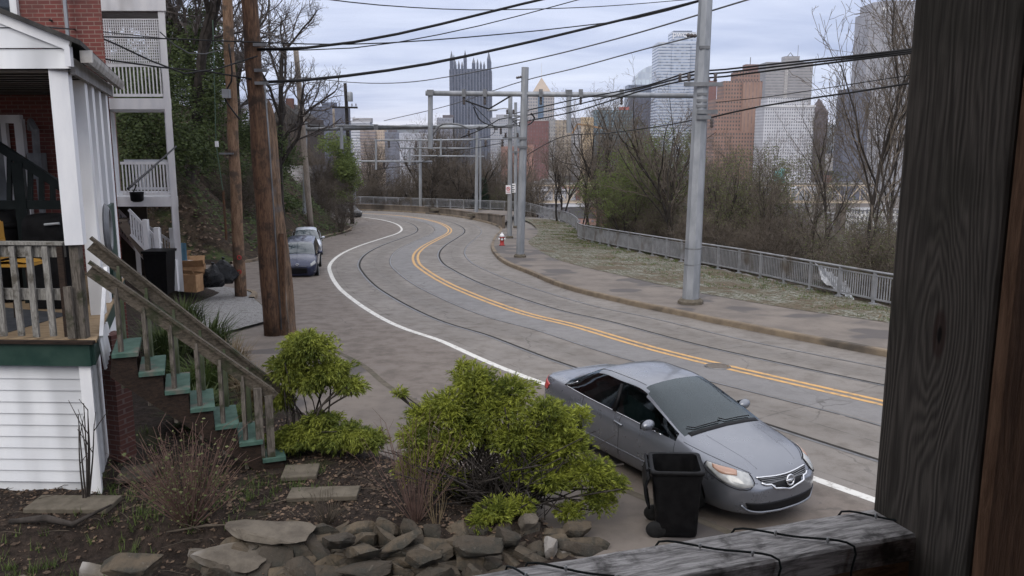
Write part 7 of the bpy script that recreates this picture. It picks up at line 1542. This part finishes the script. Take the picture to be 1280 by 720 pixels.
def grassy(name, label, base, n, h, spread, mt, seed, cat='plant', w_=.012):
    r_ = random.Random(seed); root = thing(name, label, cat, base); m = MB(); b = Vector(base)
    for _ in range(n):
        a = r_.uniform(0, 6.28); s_ = b + Vector((math.cos(a), math.sin(a), 0)) * r_.random() * spread * .35; L = h * r_.uniform(.5, 1.1); o_ = Vector((math.cos(a), math.sin(a), 0)) * spread * r_.uniform(.2, 1); md = s_ + o_ * .4 + Vector((0, 0, L * .65)); e = s_ + o_ + Vector((0, 0, L * r_.uniform(.6, 1))); side = Vector((-math.sin(a), math.cos(a), 0)) * w_
        m.quad(s_ - side, s_ + side, md + side * .8, md - side * .8); m.tri(md - side * .8, md + side * .8, e)
    m.build('blades', mt, root); return root
def gb_(px, py, Y): x = P(px, py, Y).x; return Vector((x, Y, max(yz(x, Y) if Y < 23 and x > -12.9 else tz(x, Y), tz(x, Y))))
for i, (px, Y, h, sp_, k, lb) in enumerate(((228, 19.5, 1.5, .8, 'ivy', 'dark green leafy clump at the foot of the balcony house posts'), (258, 18.0, 1.2, .9, 'ivy', 'dark green arching clump beside the gravel'), (285, 15.8, 1.1, .6, 'drygrass', 'tuft of dry straw stems beside the far stair rail'), (250, 15.2, .9, .8, 'grass', 'green blades growing behind the upper stair balusters'), (205, 17.0, 1.3, .8, 'ivy', 'dark leafy clump behind the stair top'), (312, 14.2, .9, .5, 'drygrass', 'dry stalks by the lower end of the stair rail'), (240, 13.6, .7, .7, 'ivy', 'low dark leafy clump under the stair rail'), (278, 13.2, .55, .6, 'grass', 'fresh green weeds beyond the lower stair treads'))):
    grassy('border_plant', lb, gb_(px, 400, Y), 420, h, sp_, M[k], 60 + i, w_=.011 if k != 'ivy' else .02)
# grass tufts and dead leaves over the soil
m = MB(); l = MB(); rg = random.Random(31)
for _ in range(210):
    c_ = rg.choice([(-3.9, 10.5, .6, .35), (-5.2, 10.9, .5, .5), (-6.6, 9.3, .5, .25), (-4.6, 9.9, .5, .3), (-3.2, 11.2, .35, .3), (-5.6, 9.0, .6, .2), (-4.6, 13.2, .9, 1.0)]); x, y = rg.gauss(c_[0], c_[2]), rg.gauss(c_[1], c_[3])
    if y < 8.6 or not (-12 < x < 1): continue
    b = Vector((x, y, yz(x, y)))
    for _ in range(10):
        a = rg.uniform(0, 6.28); L = rg.uniform(.05, .16); s_ = b + Vector((rg.gauss(0, .04), rg.gauss(0, .04), 0)); sd = Vector((-math.sin(a), math.cos(a), 0)) * .006; m.tri(s_ - sd, s_ + sd, s_ + Vector((math.cos(a) * L * .6, math.sin(a) * L * .6, L)))
m.build('grass', M['grass'], kind='stuff')
for _ in range(20000):
    x, y = rg.uniform(-9.5, 1.0), rg.uniform(8.5, 14.0)
    if y > 11.6 and x < -5.6: continue
    z = yz(x, y)
    if z < .06: continue
    p = Vector((x, y, z + .012)); a_, b_, _ = frame_of(Vector((rg.gauss(0, .4), rg.gauss(0, .4), 1))); s_ = rg.choice((.010, .016, .025, .04)) * rg.uniform(.6, 1.3); l.quad(p - a_ * s_, p + b_ * s_ * .5, p + a_ * s_, p - b_ * s_ * .5)
l.build('leaf_litter', M['litter'], kind='stuff')
m = MB()
for _ in range(230):
    x, y = rg.uniform(-9, .8), rg.uniform(8.6, 11.5); z = yz(x, y)
    if z < .05: continue
    a = rg.uniform(0, 6.28); L = rg.uniform(.12, .55); p = Vector((x, y, z + .02)); d = Vector((math.cos(a), math.sin(a), rg.uniform(-.05, .22))); m.tube([p, p + d * L * .5 + Vector((0, 0, .02)), p + d * L], [.007, .005, .003], 4)
m.build('fallen_twigs', M['bramble'], kind='stuff')
# weeds, moss tufts and dead leaves along the paved verge
m, l2_ = MB(), MB(); INl = [tuple(p) for p in INNER]
for _ in range(5200):
    y = rg.uniform(22, 88); f_ = np.interp(y, [p[1] for p in FENCE], [p[0] for p in FENCE]); i_ = np.interp(y, [p[1] for p in INl], [p[0] for p in INl]); u = rg.random() ** .6; x = i_ + (f_ - i_) * u + rg.gauss(0, .12)
    if nz(x, y, 4, .5) < -.12 * u or x < i_ - .25: continue
    b = Vector((x, y, gz(y) + .165 - .12 * u + .03)); k = rg.random()
    if k < .62:
        for _ in range(6):
            a = rg.uniform(0, 6.28); L = rg.uniform(.04, .13) * (.6 + .8 * u); s_ = b + Vector((rg.gauss(0, .06), rg.gauss(0, .06), -.03)); sd = Vector((-math.sin(a), math.cos(a), 0)) * .009; m.tri(s_ - sd, s_ + sd, s_ + Vector((math.cos(a) * L * .7, math.sin(a) * L * .7, L)), 0 if k < .54 else 1)
    else: a_, b_, _ = frame_of(Vector((rg.gauss(0, .3), rg.gauss(0, .3), 1))); s_ = rg.uniform(.025, .06); l2_.quad(b - a_ * s_, b + b_ * s_ * .6, b + a_ * s_, b - b_ * s_ * .6)
m.build('verge_grass', [M['grass'], M['drygrass']], kind='stuff'); l2_.build('verge_litter', M['litter'], kind='stuff')
# slabs
def slab(label, px, py, sx, sy, rz, dz=.03, mt=M['slab']):
    b = yb(px, py); t_ = thing('paving_slab', label, 'slab', b + Vector((0, 0, dz)), rz=rz); 
    me = MB().box((0, 0, 0), (sx, sy, .07)); o = me.build('slab', mt); o.parent = t_; bv = o.modifiers.new('worn', 'BEVEL'); bv.width = .012; bv.segments = 2
    o.rotation_euler = (R(1.5), R(-1), 0)
slab('square concrete slab lying in the mulch below the white siding', 92, 633, 1.12, .42, -.05); slab('pale paving slab with rust stain at the foot of the stair', 405, 619, .95, .34, .03, .02); slab('flat grey step slab right under the lowest green tread', 376, 592, .5, .45, .1, .02); slab('dark stone slab beside the corner of the siding', 172, 596, .5, .5, .2, .05, M['rock'])
# the rough stone wall
def rock(label, c_, sx, sy, sz, rz, seed, mt=None, group=None, tilt=(0, 0), name='field_stone'):
    bm = bmesh.new(); bmesh.ops.create_cube(bm, size=2); bmesh.ops.subdivide_edges(bm, edges=bm.edges[:], cuts=6, use_grid_fill=True)
    cuts = [(Vector((random.Random(seed * 7 + q).gauss(0, 1), random.Random(seed * 11 + q).gauss(0, 1), random.Random(seed * 13 + q).gauss(0, .8))).normalized(), .50 + .34 * random.Random(seed * 17 + q).random()) for q in range(14)]
    for v in bm.verts:
        p = v.co.copy(); p = p.normalized() * (.08 * 1.15) + p * .92 if p.length else p
        for n, dd in cuts:
            k = p.dot(n) - dd
            if k > 0: p -= n * k
        n = p.normalized(); p *= 1 + .03 * nz(p.x * 2 + seed, p.y * 2, p.z * 2, 1.5) + .03 * nz(p.x * 6 + seed, p.y * 6, p.z * 6, 1); v.co = Vector((p.x * sx / 1.25, p.y * sy / 1.25, p.z * sz / 1.25))
    me = bpy.data.meshes.new('stone'); bm.to_mesh(me); bm.free(); me.materials.append(mt or M['rock'])
    o = link(bpy.data.objects.new(name, me)); o.location = c_; o.rotation_euler = (tilt[0], tilt[1], rz); tag(o, label, 'stone', group); return o
def rk(px, py, z, Y): return P(px, py, Y)
rk_named = [('long flat pale split stone lying along the top of the stone wall', 338, 667, 9.5, .82, .34, .10, -.12, 'rock_pale', (.08, .06)), ('broad pale flat stone leaning forward under the long split one', 290, 699, 9.2, .62, .32, .15, .1, 'rock_pale', (.35, .05)),
 ('orange brown stone in the wall under the dry stalks', 458, 690, 9.2, .30, .22, .13, .2, 'rock', (.2, 0)), ('large square brown stone next to the porch rail end', 528, 697, 9.1, .32, .22, .19, .1, 'rock', (.15, .1)), ('dark flat stone under the thin bare stems', 495, 680, 9.35, .42, .2, .06, .45, 'rock', (.1, -.3)), ('blocky tan stone with a flat face below the dead shrub', 424, 676, 9.3, .28, .22, .16, .3, 'rock', (.2, .1)),
 ('long low slab stone at the bottom of the wall', 452, 711, 8.95, .42, .2, .08, .0, 'rock', (.1, 0)), ('pale brown boulder at the very bottom beside the flat slab stone', 160, 712, 8.75, .46, .22, .14, .05, 'rock', (.1, 0)), ('grey green stone half under the cypress by the pavement', 640, 672, 9.55, .24, .2, .13, .4, 'rock', (.1, 0)), ('upright grey stone at the pavement end of the wall', 688, 682, 9.55, .16, .14, .14, .2, 'rock_pale', (.1, .1)), ('pale stone showing through the cypress stems', 660, 650, 9.9, .22, .2, .14, .7, 'rock_pale', (0, 0)), ('wide brown stone beside the grey green one', 590, 685, 9.3, .46, .22, .14, .0, 'rock', (.15, .05))]
for i, (lb, px, py, Y, sx, sy, sz, rz, mt, tl) in enumerate(rk_named): rock(lb, P(px, py, Y), sx, sy, sz, rz, 100 + i, M[mt], None, tl)
rr2 = random.Random(77)
for i in range(150):
    px = 30 + 715 * (i * .6180339 % 1); row = i % 6; py = (732, 719, 706, 693, 680, 667)[row] + rr2.uniform(-5, 5); Y = (8.98, 9.12, 9.28, 9.44, 9.60, 9.76)[row]
    if px < 235 and row > 0: continue
    if px < 330 and row > 3: continue
    if px > 560: Y += .25 * (px - 560) / 180
    c_ = P(px, py, Y)
    rock('rough brown field stone packed in the low wall', c_, rr2.uniform(.22, .42), rr2.uniform(.16, .26), rr2.uniform(.11, .22), rr2.uniform(-.5, .5), 200 + i, M['rock_pale'] if i % 9 == 0 else M['rock'], 'stones of the rough low wall', (rr2.uniform(-.1, .3), rr2.uniform(-.3, .3)))
# broken branch and roots on the soil
b = yb(60, 668); o = MB().tube([b + Vector((-.5, .05, .03)), b + Vector((0, 0, .1)), b + Vector((.35, -.05, .04)), b + Vector((.75, .18, .2))], [.03, .05, .035, .012], 7).build('fallen_branch', M['bark'], None, True); tag(o, 'dark fallen branch lying on the mulch near the concrete slab', 'branch')
b = yb(395, 690); o = MB().tube([yb(210, 685) + Vector((0, 0, .04)), yb(260, 682) + Vector((0, 0, .07)), yb(310, 676) + Vector((0, 0, .05))], [.012, .018, .008], 6).build('fallen_branch', M['bramble'], None, True); tag(o, 'thin dark twig lying above the pale flat stones', 'branch')
# scrap caught behind the railing
rs_ = random.Random(12)
tp = thing('white_tarpaulin', 'crumpled white sheeting caught behind the railing near the post', 'sheeting', (14.4, 31, -2)); m = MB(); c_ = P(1046, 326, 31.5); m.grid([[(c_.x + u * .65, c_.y + v * .6 + .15 * math.sin(u * 9 + v * 3), c_.z - .85 + v * .3 - u * .42 + .16 * nz(u * 3, v * 3, 0, 2) + .12 * nz(u * 9, v * 8, 3, 1)) for u in np.linspace(-1, 1, 22)] for v in np.linspace(-1, 1, 14)]); m.build('sheet', mottled('dull_sheeting', (.30, .31, .33), (.42, .43, .45), 5, .7, .2), tp)
